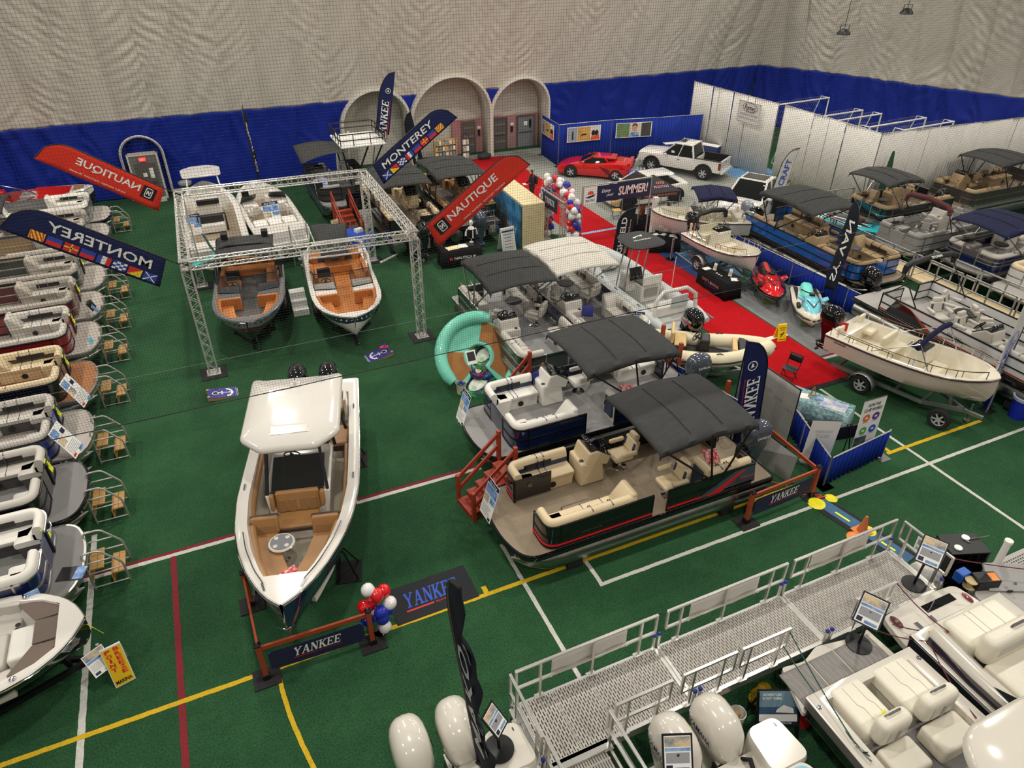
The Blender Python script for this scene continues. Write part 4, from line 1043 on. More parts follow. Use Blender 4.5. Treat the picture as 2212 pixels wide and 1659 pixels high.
    if rear_cover:
        o=MB().grid(lambda u,v:(lerp(-3.5,-1.85,u),(v-.5)*lerp(1.5,1.05,u),2.52-.85*u**2.0+.05*sin(9*u+6*v)+.05*abs(v-.5)),14,10).build('tower_canopy',canvas_gray,tt);o.modifiers.new('s','SOLIDIFY').thickness=.04
    trailer(t,L-.6,1.2,.1,(-.9,-.1),.3,blackmetal)
    return t,h
surf1,h1=surf('gray and maroon surf boat with orange seats under a charcoal tower canopy',(.87,26.3,0),R(262),mat('gel_maroon',(66,18,28),.1,coat=1),mat('gel_silver',(120,122,126),.2,.3,coat=.6),mat('gel_silver',(120,122,126)),vinyl_orange,mat('vinyl_wine',(96,26,34),.5),blackmetal,cover=True,sole_m=mat('floor_charcoal',(88,86,84),.8,noise=(30,.2)),bottom=gel_black)
surf2,h2=surf('white surf boat with navy bow band, orange seats and white tower',(4.15,25.2,0),R(264.6),gel_white,gel_white,gel_navy,vinyl_orange,vinyl_navy,blackmetal,tower=gel_white,rear_cover=True,sole_m=vinyl_orange)

# ---------------------------------------------------------------- row of pontoons along the left edge, bows to the aisle
navy_f=mat('fence_navy',(24,34,78),.15,coat=.8);red_f=mat('fence_red',(122,18,26),.15,coat=.8);maroon_f=mat('fence_maroon',(80,18,24),.3,coat=.4)
blue_f=mat('fence_blue',(30,54,130),.15,coat=.8);green_f=mat('fence_green',(36,50,46),.2,coat=.6);tan_f=mat('fence_tan',(142,118,84),.3,coat=.4);gray_f=mat('fence_gray',(120,122,124),.25,coat=.6)
vinyl_taupe=mat('vinyl_taupe',(176,168,156),.5,noise=(3,.08));floor_lt=mat('floor_pale',(176,168,158),.7,noise=(12,.22),stretch=(6,1,1))
ROW=[(14.2,'navy',navy_f,alu,vinyl_white,vinyl_dark,floor_carpet,alu,'cream and gray seated pontoon with navy fence, nearest of the left row'),
       (16.82,'black',blackgloss,blackmetal,vinyl_gray,vinyl_dark,floor_carpet,blackgloss,'gray seated pontoon with glossy black fence, second from the camera in the left row'),
       (19.4,'blue',blue_f,blackmetal,vinyl_gray,vinyl_dark,floor_lt,alu,'pale gray seated pontoon with blue fence, behind the black fenced one'),
       (22.4,'tan',blackgloss,blackmetal,vinyl_tan,vinyl_brown,floor_teak,alu,'tan seated pontoon with teak plank bow deck in the left row'),
       (25.4,'red',red_f,blackmetal,vinyl_gray,vinyl_dark,floor_lt,alu,'pale gray seated pontoon with bright red fence in the left row'),
       (28.1,'maroon',maroon_f,alu,vinyl_taupe,vinyl_midgray,floor_lt,alu,'taupe seated pontoon with maroon fence and silver rails in the left row'),
       (30.8,'green',green_f,alu,vinyl_taupe,vinyl_midgray,floor_lt,alu,'taupe seated pontoon with dark green fence, beyond the maroon one'),
       (33.5,'brown',tan_f,alu,vinyl_taupe,vinyl_midgray,floor_lt,alu,'taupe seated pontoon with brown fence, just beyond the dark green one'),
       (36.2,'canopied',gray_f,alu,vinyl_taupe,vinyl_midgray,floor_lt,alu,'gray pontoon under a charcoal canopy at the left edge, mostly behind the navy banner'),
       (38.9,'farthest',gray_f,alu,vinyl_white,vinyl_midgray,floor_lt,blackgloss,'white and gray seated pontoon farthest along the left row, below the red runabout')]
def boarding_steps(label,x,y):
    t=thing('boarding_steps',label,'steps',(x,y,0),0,'aluminium boarding steps along the left row')
    for s in(-1,1):
        yy=s*.36
        p=fillet([(-.38,.0),(-.38,1.12),(-.02,1.12),(.34,.62),(.36,0)],[.1,.1,.1],4)
        b=MB().tube([(a,yy,z) for a,z in p],.024,8);b.tube([(-.37,yy,.82),(.2,yy,.82)],.018,6).tube([(-.37,yy,.5),(.35,yy,.5)],.018,6).tube([(-.38,yy,.06),(.36,yy,.06)],.018,6);b.build('side_rail',alu_paint,t)
    for k,(xx,z) in enumerate(((-.26,.56),(-.12,.56),(.12,.3),(.26,.3))):MB().box(xx-.065,xx+.065,-.33,.33,z,z+.035).build('tread_board',wood_tan,t)
    for xx,z0 in((-.36,.25),(.03,.02)):MB().box(xx-.015,xx+.015,-.32,.32,z0,z0+.26).build('riser_board',wood_tan,t)
    return t
STEP_Y=(14.4,16.75,19.4,22.45,25.3,27.9,30.7,33.2,38.9)
for i,(y,nm,pan,rl,st_,ac,dk,ed,lab) in enumerate(ROW):
    bim=(-3.4,-.35,2.9,canvas_gray,[(-2.4,.06),(-2.2,.5),(-2.2,.94)],alu) if nm=='canopied' else None
    k=dict(L=6.4,W=2.46,dz=1.0,tr=.29,bowdeck=.78 if i else .62,stern=.4,deck=dk,panel=pan,rail=rl,seat=st_,acc=ac,base=(ac if nm in('navy','black','blue') else st_),edge=ed,gate=.3,helm=(-1.2,-1,st_),chairs=[(-1.9,-.7,0)],
             lounges=[(1,.55,2.5,True,1),(-1,-.2,2.5,True)],bow_r=(.55 if nm in('tan','blue','black','red') else .95),bim=bim,supports=True,fr=.6)
    o=pontoon(lab,(-7.52+(.05 if i==0 else 0),y,0),0,**k)
    xb=-4.32-k['bowdeck']
    if i<8:
        B('gate_latch',black,o,3.2-k['bowdeck']-.02,3.2-k['bowdeck']+.05,.26,.36,1.05,1.68)
        poster('price_tag','yellow price tag hanging on the bow fence of the %s fenced pontoon'%nm if nm!='tan' else 'yellow price tag hanging on the bow fence of the tan seated pontoon',(xb+.05,y+.42,1.55),(0,1,0),(-.25,0,1),.2,.34,2,'tag','yellow price tags')
for y,(nm,lab) in zip(STEP_Y,[(r[1],r[8]) for r in ROW[:8]]+[('farthest','')]):
    boarding_steps('aluminium steps with wood treads at the bow of the %s pontoon'%{'tan':'tan teak decked','farthest':'farthest white','navy':'navy fenced'}.get(nm,nm+' fenced'),-3.98+{14.4:.05}.get(y,0),y)
poster('price_board','white price board with blue corner leaning on the teak decked pontoon',(-4.68,20.87,1.5),(.25,1,0),(-.45,.1,1),.62,.95,3,'sign')
poster('price_board','white price board with blue corner leaning on the blue fenced pontoon',(-4.75,18.32,1.5),(.25,1,0),(-.45,.1,1),.62,.95,3,'sign')
poster('cyan_tag','pale blue tag on the near bow corner of the red fenced pontoon',(-4.49,24.40,1.3),(.4,.9,.1),(-.3,.1,1),.22,.26,2,'tag').data.materials[0]=mat('cyan_paper',(140,200,220),.6)
bx=thing('literature_box','black literature box with a blue leaflet on the bow of the red fenced pontoon','leaflet holder',(-4.56,27.02,1.3));MB().cbox((0,0,.1),(.14,.3,.32),(0,-.4,0)).build('box',black,bx);MB().cbox((.12,-.25,.05),(.03,.22,.3),(0,-.5,0)).build('leaflet',print_blue,bx)
fl_=tag(MB().box(-.28,.28,-.2,.2,0,.008).build('brochure',black,None),'black and blue brochure lying on the bow deck of the navy fenced pontoon','brochure');fl_.location=(-4.47,13.66,1.01);fl_.rotation_euler=(0,0,-.3)
B('picture',print_blue,fl_,.05,.26,-.18,.18,.008,.010)
bx2=thing('leaflet_stand','blue leaflet stand beside the nearest left boat','leaflet holder',(-4.99,12.78,1.3));MB().cbox((0,0,.12),(.25,.1,.3),(-.4,0,.3)).build('picture_panel',print_blue,bx2);MB().cbox((-.06,.06,.1),(.25,.08,.26),(-.4,0,.3)).build('back_box',black,bx2)

# white bowed runabout in the lower left corner
st=stations(6.6,1.28,1.45,1.5,chine=.8,keel=.4,fine=.38)
lb_=Hull('white decked black hulled runabout in the lower left corner',(-7.3,11.75,0),0,st,gel_black,gel_white,rub_m=chrome,rub=.018,cap_w=.2,sole=.95,bow_close=.93,sole_m=mat('liner_gray',(190,186,180),.5));t=lb_.t
brown_pad=mat('pad_brown',(104,90,80),.8)
for y0,y1,nm in((-.28,.28,'bow_pad'),):MB().prism([(2.42,y0),(2.98,y0),(3.03,0),(2.98,y1),(2.42,y1)],1.46,1.485).build(nm,brown_pad,t)
for s in(1,-1):
    MB().prism([(2.05,s*.90),(2.42,s*.32),(2.95,s*.34),(2.78,s*.78)] if s>0 else[(2.05,s*.90),(2.78,s*.78),(2.95,s*.34),(2.42,s*.32)],1.46,1.485).build('bow_pad',brown_pad,t)
    p=[(q[0],q[1]) for q in lb_.side(-.5,2.1,.2,8,s)]
    c_=MB().sweep(p,[(.0,.95),(.0,1.2),(.55,1.2),(.55,.95)],-1 if s>0 else 1).build('side_seat',vinyl_gray,t,bevel=.03)
    MB().sweep(p,[(-.02,1.18),(-.03,1.5),(.08,1.5),(.12,1.2)],-1 if s>0 else 1).build('seat_back',vinyl_gray,c_,bevel=.02)
    MB().sweep(p[2:6],[(.12,1.22),(.1,1.42),(.125,1.42),(.145,1.22)],-1 if s>0 else 1).build('back_band',vinyl_midgray,c_)
    for x in(2.2,.9):q=lb_.side(x,x+.1,.1,1,s,.05)[0];MB().ell(q,(.06,.06,.02)).build('deck_fitting',chrome,t)
seatbox('sun_cushion',vinyl_gray,t,.2,1.9,-.42,.42,1.02,1.3,.08);seatbox('bow_step',vinyl_white,t,1.95,2.4,-.4,.4,1.0,1.35,.05)
for y in(.5,.62):cup(t,2.0,y,1.21,.05)
trailer(t,6.0,1.15,1.0,(-.8,0),.3,blackmetal)
poster('price_tag','yellow price tag at the bow of the lower left white runabout',(-3.91,11.70,1.15),(.6,-.7,0),(-.5,0,1),.22,.34,2,'tag','yellow price tags')
poster('picture_board','small boat picture board beside the yellow marina sign',(-3.99,11.36,0.6),(.8,.5,0),(-.45,.5,.7),.42,.5,1,'sign')
am=thing('sandwich_board','yellow sandwich board with red letters reading POINT BREEZE MARINA','sign',(-3.63,11.11,0),R(14));ymat=mat('sign_yellow',(224,184,20),.5)
M0=Matrix.Translation((-.02,.0,0))@Matrix.Rotation(R(-22),4,'X')
b=MB();b.T=M0;b.box(-.19,.19,-.015,.015,0,.9);f_=b.build('front_panel',white_paint,am,bevel=.005)
b=MB();b.T=M0;b.box(-.175,.175,-.018,-.015,.02,.86);b.build('yellow_face',ymat,f_)
b=MB();b.T=Matrix.Translation((-.02,.66,0))@Matrix.Rotation(R(22),4,'X');b.box(-.19,.19,-.015,.015,0,.9);b.build('rear_panel',white_paint,am)
for col,wd,z0 in((-.08,'POINT',.80),(.08,'BREEZE',.80)):
    for k,ch in enumerate(wd):text('letter',ch,ink_red,f_,M0@frame((col,-.019,z0-.105*k-(.0 if wd=='POINT' else-.01)),(1,0,0),(0,0,1)),.10 if ch!='I' else .04,.085,.03)
text('lettering','MARINA',ink_black,f_,M0@frame((0,-.019,.1),(1,0,0),(0,0,1)),.3,.08,.03)

# red and white runabout against the blue wall at the far left
st=stations(7.2,1.2,1.45,1.75,chine=.85,keel=.4,fine=.75)
rr=Hull('white runabout with bright red seats and black hull at the far left wall',(-8.6,41.3,0),R(-3),st,gel_black,gel_white,rub_m=chrome,rub=.018,cap_w=.16,sole=1.05,bow_close=.86,sole_m=vinyl_red,liner_m=vinyl_red,band=(.35,1.0),band_m=gel_white);t=rr.t
for s in(1,-1):
    p=[(q[0],q[1]) for q in rr.side(.9,2.4,.17,8,s)];c_=MB().sweep(p,[(0,1.05),(0,1.3),(.42,1.3),(.42,1.05)],-1 if s>0 else 1).build('bow_seat',vinyl_red,t);MB().sweep(p,[(0,1.3),(-.02,1.66),(.1,1.64),(.12,1.3)],-1 if s>0 else 1).build('bow_backrest',vinyl_red,c_)
    MB().add([(.95,s*.2,1.55),(.5,s*1.05,1.52),(-.1,s*1.0,2.0),(.25,s*.2,2.0)],[(0,1,2,3)]).build('windscreen',glass,t);MB().tube([(.95,s*.2,1.55),(.5,s*1.06,1.52),(-.6,s*1.08,1.9),(-1.6,s*1.1,1.55)],.025,6).build('screen_frame',chrome,t)
    MB().box(.2,.9,min(s*.25,s*1.05),max(s*.25,s*1.05),1.05,1.5).build('dash_pod',gel_white,t,bevel=.04)
seatbox('rear_seat',vinyl_red,t,-2.8,-2.0,-1.0,1.0,1.05,1.4);seatbox('helm_seat',vinyl_red,t,-.9,-.4,-.8,-.3,1.2,1.8);seatbox('passenger_seat',vinyl_red,t,-.9,-.4,.3,.8,1.2,1.8)
MB().prism([(2.75,-.35),(3.2,-.2),(3.2,.2),(2.75,.35)],1.74,1.77).build('teak_step',floor_teak,t)
MB().tube([(-1.4,-1.1,1.5),(-1.9,-1.05,2.3),(-2.3,-.6,2.75),(-2.3,.6,2.75),(-1.9,1.05,2.3),(-1.4,1.1,1.5)],.06,8).build('tower',chrome,t)
MB().tube([(-2.3,-.8,2.72),(-2.9,-.9,2.75),(-2.9,.9,2.75),(-2.3,.8,2.72)],.12,8).build('tower_boot',black,t)
trailer(t,7.2,1.1,1.1,(-.8,0),.3,blackmetal)
bn=thing('trash_can','dark gray trash can with a clear bag beside the emergency door','trash can',(-.75,43.1,0));MB().lathe([(0,0),(.26,0),(.32,.8),(.34,.82),(.31,.82),(.26,.1),(0,.1)],16).build('bin',mat('bin_gray',(70,72,74),.6),bn);MB().lathe([(.345,.72),(.36,.84),(.31,.86),(.27,.6)],16).build('bag',mat('bag_clear',(170,172,172),.3),bn)

# ---------------------------------------------------------------- box truss with angled banners
truss_m=mat('truss_aluminium',(222,220,214),.3,.55)
def truss_run(name,a,b,w_,parent,pitch=.42,m=None,r=.026):
    m=m or truss_m
    a=Vector(a);b=Vector(b);d=(b-a);L=d.length;d/=L;u=Vector((0,0,1)) if abs(d.z)<.9 else Vector((1,0,0));y=u.cross(d).normalized();z=d.cross(y)
    mb=MB();cs=[(y*(w_/2)*p+z*(w_/2)*q) for p,q in((-1,-1),(1,-1),(1,1),(-1,1))]
    for c in cs:mb.tube([a+c,b+c],r,8)
    n=max(2,round(L/pitch))
    for k in range(4):
        c0,c1=cs[k],cs[(k+1)%4]
        for i in range(n):
            p,q=a+d*(L*i/n),a+d*(L*(i+.5)/n);e=a+d*(L*(i+1)/n)
            mb.tube([p+c0,q+c1],r*.45,4);mb.tube([q+c1,e+c0],r*.45,4)
    for i in(0,n):
        p=a+d*(L*i/n)
        for k in range(4):mb.tube([p+cs[k],p+cs[(k+1)%4]],r*.8,5)
    return mb.build(name,m or alu,parent)
tr_=thing('box_truss','square aluminium box truss frame standing over the two orange seated surf boats','truss',(0,0,0))
CN={'fl':(-1.0,22.85),'fr':(6.33,22.4),'rl':(-.86,30.35),'rr':(6.47,30.1)}
for k,(x,y) in CN.items():
    truss_run('truss_leg',(x,y,.05),(x,y,3.85),.27,tr_)
    MB().box(x-.42,x+.42,y-.42,y+.42,0,.025).build('ground_mat',rubber,tr_);MB().box(x-.22,x+.22,y-.22,y+.22,.025,.05).build('base_plate',alu_paint,tr_)
    MB().box(x-.16,x+.16,y-.16,y+.16,3.84,3.87).box(x-.16,x+.16,y-.16,y+.16,4.13,4.16).build('corner_plate',alu,tr_)
for a,b_ in(('fl','fr'),('rl','rr'),('fl','rl'),('fr','rr')):
    p,q=Vector(CN[a]+(4.0,)),Vector(CN[b_]+(4.0,));e=(q-p).normalized()*.15;truss_run('truss_beam',p+e,q-e,.27,tr_)
spot_pts=[(1.8,22.7,3.78),(1.6,30.3,3.78),(4.6,30.2,3.78),(-.9,26.5,3.78)]
for i,(x,y,z) in enumerate(spot_pts[:3]):
    t=thing('clamp_light',['black clamp light under the front truss beam','black clamp light under the rear truss beam, left of the middle','black clamp light under the rear truss beam near the red stairs'][i],'lamp',(x,y,z));MB().box(-.14,.14,-.03,.05,-.2,.0).build('housing',black,t,bevel=.01);MB().box(-.02,.02,-.02,.02,0,.12).build('clamp',black,t)

def feather(label,base,axis,sail,L,W,m,deco=None,u0=.3,curve=1.1,name='feather_flag',wave=.012,group=None,taper=0,edge=None,pole_m=None):
    """axis: along the pole; sail: from the pole towards the free edge"""
    t=thing(name,label,'flag',base,0,group);A=Vector(axis).normalized();S=Vector(sail);S=(S-A*S.dot(A)).normalized();N=A.cross(S)
    vp=lambda u:0 if u<L-curve else W*(1-math.sqrt(max(0,1-((u-L+curve)/curve)**2)))
    v=[];f=[];nu,nv=30,6
    for i in range(nu+1):
        u=lerp(u0,L,i/nu)
        for j in range(nv+1):
            q=j/nv;a=vp(u);wd=W*(1-taper*max(0,(u0+.6-u))/.9);vv=lerp(a,wd,q);uu=u-(.18*q if i==0 else 0)
            p=A*uu+S*vv+N*(wave*(sin(uu*3.1+vv*5)+.6*sin(uu*7.3-vv*4))*q);v.append(tuple(p))
    for i in range(nu):
        for j in range(nv):k=i*(nv+1)+j;f.append((k,k+1,k+nv+2,k+nv+1))
    c=MB().add(v,f).build('cloth',m,t,smooth=70);c.modifiers.new('s','SOLIDIFY').thickness=.006
    pl=[A*u+S*vp(u) for u in[0,u0]+[lerp(u0,L,k/24) for k in range(1,25)]]
    MB().tube([tuple(p) for p in pl],[.022]*len(pl),6).build('pole',pole_m or black,t)
    if deco:
        for sg in(1,-1):deco(c,lambda u,vv,sg=sg:Matrix.Translation(A*u+S*vv+N*(sg*.026))@Matrix(((A.x,-S.x,-N.x,0),(A.y,-S.y,-N.y,0),(A.z,-S.z,-N.z,0),(0,0,0,1))),L,W)
    return t
def quad(name,m,parent,M,x0,x1,y0,y1,z=.0):
    b=MB();b.T=M;b.add([(x0,y0,z),(x1,y0,z),(x1,y1,z),(x0,y1,z)],[(0,1,2,3)]);return b.build(name,m,parent,smooth=0)
def poly(name,m,parent,M,pts,z=.0):
    b=MB();b.T=M;b.add([(x,y,z) for x,y in pts],[tuple(range(len(pts)))]);return b.build(name,m,parent,smooth=0)
sig_blue=mat('signal_blue',(40,70,170),.6);sig_red=mat('signal_red',(214,40,44),.6);sig_yel=mat('signal_yellow',(240,208,40),.6);sig_gold=mat('signal_gold',(236,160,40),.6)
def signals(c,M):
    w2,h2=.19,.13;e=.0012
    def at(k):return M@Matrix.Translation((k*.435,0,0))
    T=at(0);s=quad('signal_flag',sig_blue,c,T,-w2,w2,-h2,h2)
    for q in(1,-1):poly('cross',ink_white,s,T,[(-w2,-h2*q),(-w2+.05,-h2*q),(w2,h2*q),(w2-.05,h2*q)],0);poly('cross',ink_white,s,T@Matrix.Translation((0,0,0)),[(-w2,-h2*q),(-w2+.05,-h2*q),(w2,h2*q),(w2-.05,h2*q)],e);poly('cross',ink_white,s,T,[(-w2,-h2*q),(-w2+.05,-h2*q),(w2,h2*q),(w2-.05,h2*q)],-e)
    T=at(1);s=poly('signal_flag',sig_red,c,T,[(-w2,h2),(w2,-h2),(w2,h2)]);poly('signal_half',sig_yel,s,T,[(-w2,h2),(-w2,-h2),(w2,-h2)])
    T=at(2);s=quad('signal_flag',ink_white,c,T,-w2,w2,-h2,h2);b=MB();b.T=T
    for i in range(4):
        for j in range(4):
            if(i+j)%2==0:
                for z in(e,-e):b.add([(-w2+i*w2/2,-h2+j*h2/2,z),(-w2+(i+1)*w2/2,-h2+j*h2/2,z),(-w2+(i+1)*w2/2,-h2+(j+1)*h2/2,z),(-w2+i*w2/2,-h2+(j+1)*h2/2,z)],[(0,1,2,3)])
    b.build('check_pattern',sig_blue,s,smooth=0)
    T=at(3);s=quad('signal_flag',sig_red,c,T,-w2,-w2/3,-h2,h2);quad('signal_half',ink_white,s,T,-w2/3,w2/3,-h2,h2);quad('signal_half',sig_blue,s,T,w2/3,w2,-h2,h2)
    for k in(4,6):T=at(k);s=quad('signal_flag',sig_blue,c,T,-w2,w2,0,h2);quad('signal_half',sig_red,s,T,-w2,w2,-h2,0)
    T=at(5);s=quad('signal_flag',sig_red,c,T,-w2,w2,-h2,h2)
    for z in(e,-e):quad('cross',sig_yel,s,T,-w2,w2,-.02,.02,z);quad('cross',sig_yel,s,T,-.02,.02,-h2,h2,z)
    T=at(7);s=quad('signal_flag',sig_yel,c,T,-w2,w2,-h2,h2);b=MB();b.T=T
    for k in range(5):
        x=-w2-.12+k*.105
        for z in(e,-e):
            pts=[(max(-w2,min(w2,x)),-h2,z),(max(-w2,min(w2,x+.05)),-h2,z),(max(-w2,min(w2,x+.21)),h2,z),(max(-w2,min(w2,x+.16)),h2,z)]
            b.add(pts,[(0,1,2,3)])
    b.build('stripe_pattern',sig_red,s,smooth=0)
def d_monterey(c,M,L,W):
    text('lettering','MONTEREY',ink_white,c,M(2.12,W*.36),2.85,.30,.015,.12);signals(c,M(.62,W*.78))
def d_nautique(c,M,L,W):
    text('lettering','NAUTIQUE',ink_white,c,M(2.25,W*.42),2.2,.33,.02);text('small_lettering','FAMILY INSPIRED . FACTORY TRAINED',ink_white,c,M(2.5,W*.83),1.9,.06)
    e=quad('emblem_square',black,c,M(.82,W*.45),-.24,.24,-.24,.24);
    T=M(.82,W*.45);b=MB();b.T=T
    for z in(.002,-.002):
        o_=fillet_c([(-.13,-.19),(.13,-.19),(.13,.19),(-.13,.19)],.07,3);i_=fillet_c([(-.10,-.16),(.10,-.16),(.10,.16),(-.10,.16)],.05,3);n=len(o_)
        b.add([(x,y,z) for x,y in o_+i_],[(k,(k+1)%n,n+(k+1)%n,n+k) for k in range(n)])
        b.add([(-.07,-.1,z),(-.03,-.1,z),(.07,.1,z),(.03,.1,z)],[(0,1,2,3)]).add([(-.07,-.1,z),(-.04,-.1,z),(-.04,.08,z),(-.07,.1,z)],[(0,1,2,3)]).add([(.07,.1,z),(.04,.1,z),(.04,-.08,z),(.07,-.1,z)],[(0,1,2,3)])
    b.build('emblem',ink_white,e,smooth=0)
E_=R(35)
def banner(k,sx,m,deco,label):
    x,y=CN[k];feather(label,(x+sx*.12,y,4.05),(sx*cos(E_),0,sin(E_)),(sx*sin(E_),0,-cos(E_)),4.55,.95,m,deco,u0=.42,curve=.95,name='banner_flag')
banner('fr',1,flag_red,d_nautique,'red banner flag on the front right truss corner, lettering readable')
banner('rr',1,flag_navy,d_monterey,'navy banner with signal flags on the rear right truss corner, lettering readable')
banner('rl',-1,flag_red,d_nautique,'red banner flag on the rear left truss corner, lettering seen reversed')
banner('fl',-1,flag_navy,d_monterey,'navy banner with signal flags on the front left truss corner, lettering seen reversed')

# ---------------------------------------------------------------- aluminium gangway with perforated decking
DZ=.9;DX=(3.1,6.25,9.44,12.6);DY0,DY1=5.68,6.88
plank_m=mat('deck_gray',(176,170,162),.55,noise=(5,.08));alu_b=mat('bright_aluminium',(220,218,212),.28,.85)
blue_cap=mat('cap_blue',(24,44,150),.3,coat=.5);banner_m=mat('rail_canvas',(214,210,200),.8,noise=(4,.06))
PANEL={}
def perforated(w_):
    """one decking panel: rows of slots left open between the strips"""
    key=round(w_,3)
    if key in PANEL:return PANEL[key]
    b=MB();n=max(6,round(w_/.052));p=w_/n;L=DY1-DY0;m=9;q=L/m
    for i in range(n+1):
        x=i*p;a,c=(0,.02) if i==0 else((w_-.02,w_) if i==n else(x-.016,x+.016));b.box(a,c,0,L,-.02,0)
    for i in range(n):
        off=(.5 if i%2 else 0)*q
        for j in range(m+1):
            y=j*q+off;y0,y1=max(0,y-.018),min(L,y+.018)
            if y1>y0:b.box(i*p+.0174,(i+1)*p-.0174,y0,y1,-.02,-.0005)
    PANEL[key]=b;return b
g=thing('gangway','raised aluminium gangway with gray slotted decking along the sterns of the cruisers','gangway',(0,0,0))
for k in range(3):
    a,c=DX[k]+(.06 if k else .05),DX[k+1]-.06;n=4;w_=(c-a)/n;me=None
    for i in range(n):
        if me is None:o=perforated(w_-.006).build('deck_panel',plank_m,g,smooth=0);me=o.data
        else:o=bpy.data.objects.new('deck_panel',me);C.objects.link(o);o.parent=g
        o.location=(a+i*w_+.003,DY0,DZ)
    fr_=MB().box(a-.03,c+.03,DY0-.07,DY0-.0,DZ-.2,DZ+.005).box(a-.03,c+.03,DY1,DY1+.05,DZ-.2,DZ+.005)
    for i in range(7):x=lerp(a,c,i/6);fr_.box(x-.02,x+.02,DY0,DY1,DZ-.14,DZ-.03)
    fr_.build('side_beam',alu_b,g)
for x in DX:MB().box(x-.075,x-.012,DY0,DY1,DZ-.1,DZ+.012).box(x+.012,x+.075,DY0,DY1,DZ-.1,DZ+.012).box(x-.02,x+.02,DY0,DY1,DZ-.12,DZ-.01).build('splice_bar',alu_b,g,bevel=.006)
for k,x in enumerate(DX):
    for y in(DY0-.06,DY1+.05):
        for dx in((-.06,.06) if 0<k<3 else(.0,)):
            if k==3 and y<6:pass
            po=MB().lathe([(0,0),(.036,0),(.036,DZ+.34),(0,DZ+.34)],10,(x+dx,y,0)).build('support_post',alu_b,g);MB().ell((x+dx,y,DZ+.36),(.045,.045,.05),10,6).build('post_cap',blue_cap,po)
MB().box(DX[0],DX[3],DY1+.03,DY1+.045,0,DZ-.06).build('skirt',drape_black,g)
MB().box(DX[0]-.04,DX[0]-.02,DY0,DY1,0,DZ-.06).build('skirt',drape_black,g)
def rail_seg(a,b_,posts,cloth=None,low=1.02,lab='guard_rail',z0=DZ):
    """one rail segment: flat top and middle tubes with closed ends on posts"""
    a,b_=Vector(a),Vector(b_);d=(b_-a);L=d.length;d/=L;m=MB();p3=lambda s,z:(a.x+d.x*s,a.y+d.y*s,z)
    for z in(z0+low,z0+.52):m.bar(p3(0,z),p3(L,z),.055,.045)
    for s in(0.02,L-.02):m.bar(p3(s,z0+.52),p3(s,z0+low),.05,.05)
    o=m.build(lab,alu_b,g,bevel=.006)
    for s in posts:
        m=MB().bar(p3(s,z0-.05),p3(s,z0+low),.05,.05);q=p3(s,z0);m.box(q[0]-.09,q[0]+.09,q[1]-.05,q[1]+.05,z0,z0+.03);m.build('rail_post',alu_b,o)
    if cloth:
        n=Vector((-d.y,d.x,0))*.04
        c=MB().grid(lambda u,v:tuple(Vector(p3(lerp(cloth[0],cloth[1],u),lerp(z0+.40,z0+low-.03,v)))+n*(1+.4*sin(u*17)*(1-v))),24,3).build('hung_canvas',banner_m,o);c.modifiers.new('s','SOLIDIFY').thickness=.004
        for s in(cloth[0]-.15,cloth[1]+.15):MB().tube([p3(s,z0+.5),p3(s+(.15 if s<L/2 else-.15),z0+.44)],.006,4).build('tie',paper,o)
    return o
ya,yb=DY1+.02,DY0-.05
rail_seg((3.16,ya),(6.17,ya),(.5,1.6,2.65),(.75,2.35));rail_seg((6.38,ya),(9.36,ya),(.35,1.45,2.6),(.6,2.3));rail_seg((9.53,ya),(12.48,ya),(.4,1.45,2.5),(.55,2.2))
rail_seg((4.47,yb),(5.62,yb),(.25,.9));rail_seg((5.84,yb),(7.03,yb),(.25,.9));rail_seg((7.14,yb),(8.28,yb),(.2,.95));rail_seg((9.92,yb),(11.0,yb),(.2,.9))
rail_seg((3.06,ya),(3.07,yb),(.3,1.1));rail_seg((12.58,ya-.1),(12.6,yb-.05),(.2,1.0));rail_seg((4.34,yb),(4.36,3.2),(.1,1.2,2.2),z0=.85);rail_seg((3.14,yb),(3.16,3.2),(.1,1.2,2.2),z0=.85)
rp=MB()
for i in range(22):rp.box(3.2+i*.05,3.235+i*.05,3.2,5.6,.82,.84)
for j in range(12):rp.box(3.2,4.3,3.22+j*.215,3.25+j*.215,.82,.839)
rp.build('ramp_panel',plank_m,g);MB().box(3.1,4.4,5.5,5.68,.8,.905).build('splice_bar',alu_b,g,bevel=.006);MB().box(3.45,4.15,3.4,5.15,.842,.856).build('ramp_mat',mat_black,g)
MB().box(3.1,3.15,3.2,5.55,.7,.86).build('side_beam',alu_b,g);MB().box(4.35,4.4,3.2,5.55,.7,.86).build('side_beam',alu_b,g)
po=tag(B('notice_sheet',paper,None,12.555,12.565,6.1,6.4,1.47,1.85),'white notice sheet tied to the right end rail of the gangway','sign')
b=MB();b.T=frame((12.552,6.25,1.56),(0,-1,0),(0,0,1));b.box(-.1,.1,-.03,.02,0,.002);b.build('print_mark',print_blue,po)
B('text_block',mat('text_gray',(150,150,155),.6),po,12.552,12.555,6.14,6.36,1.66,1.8)
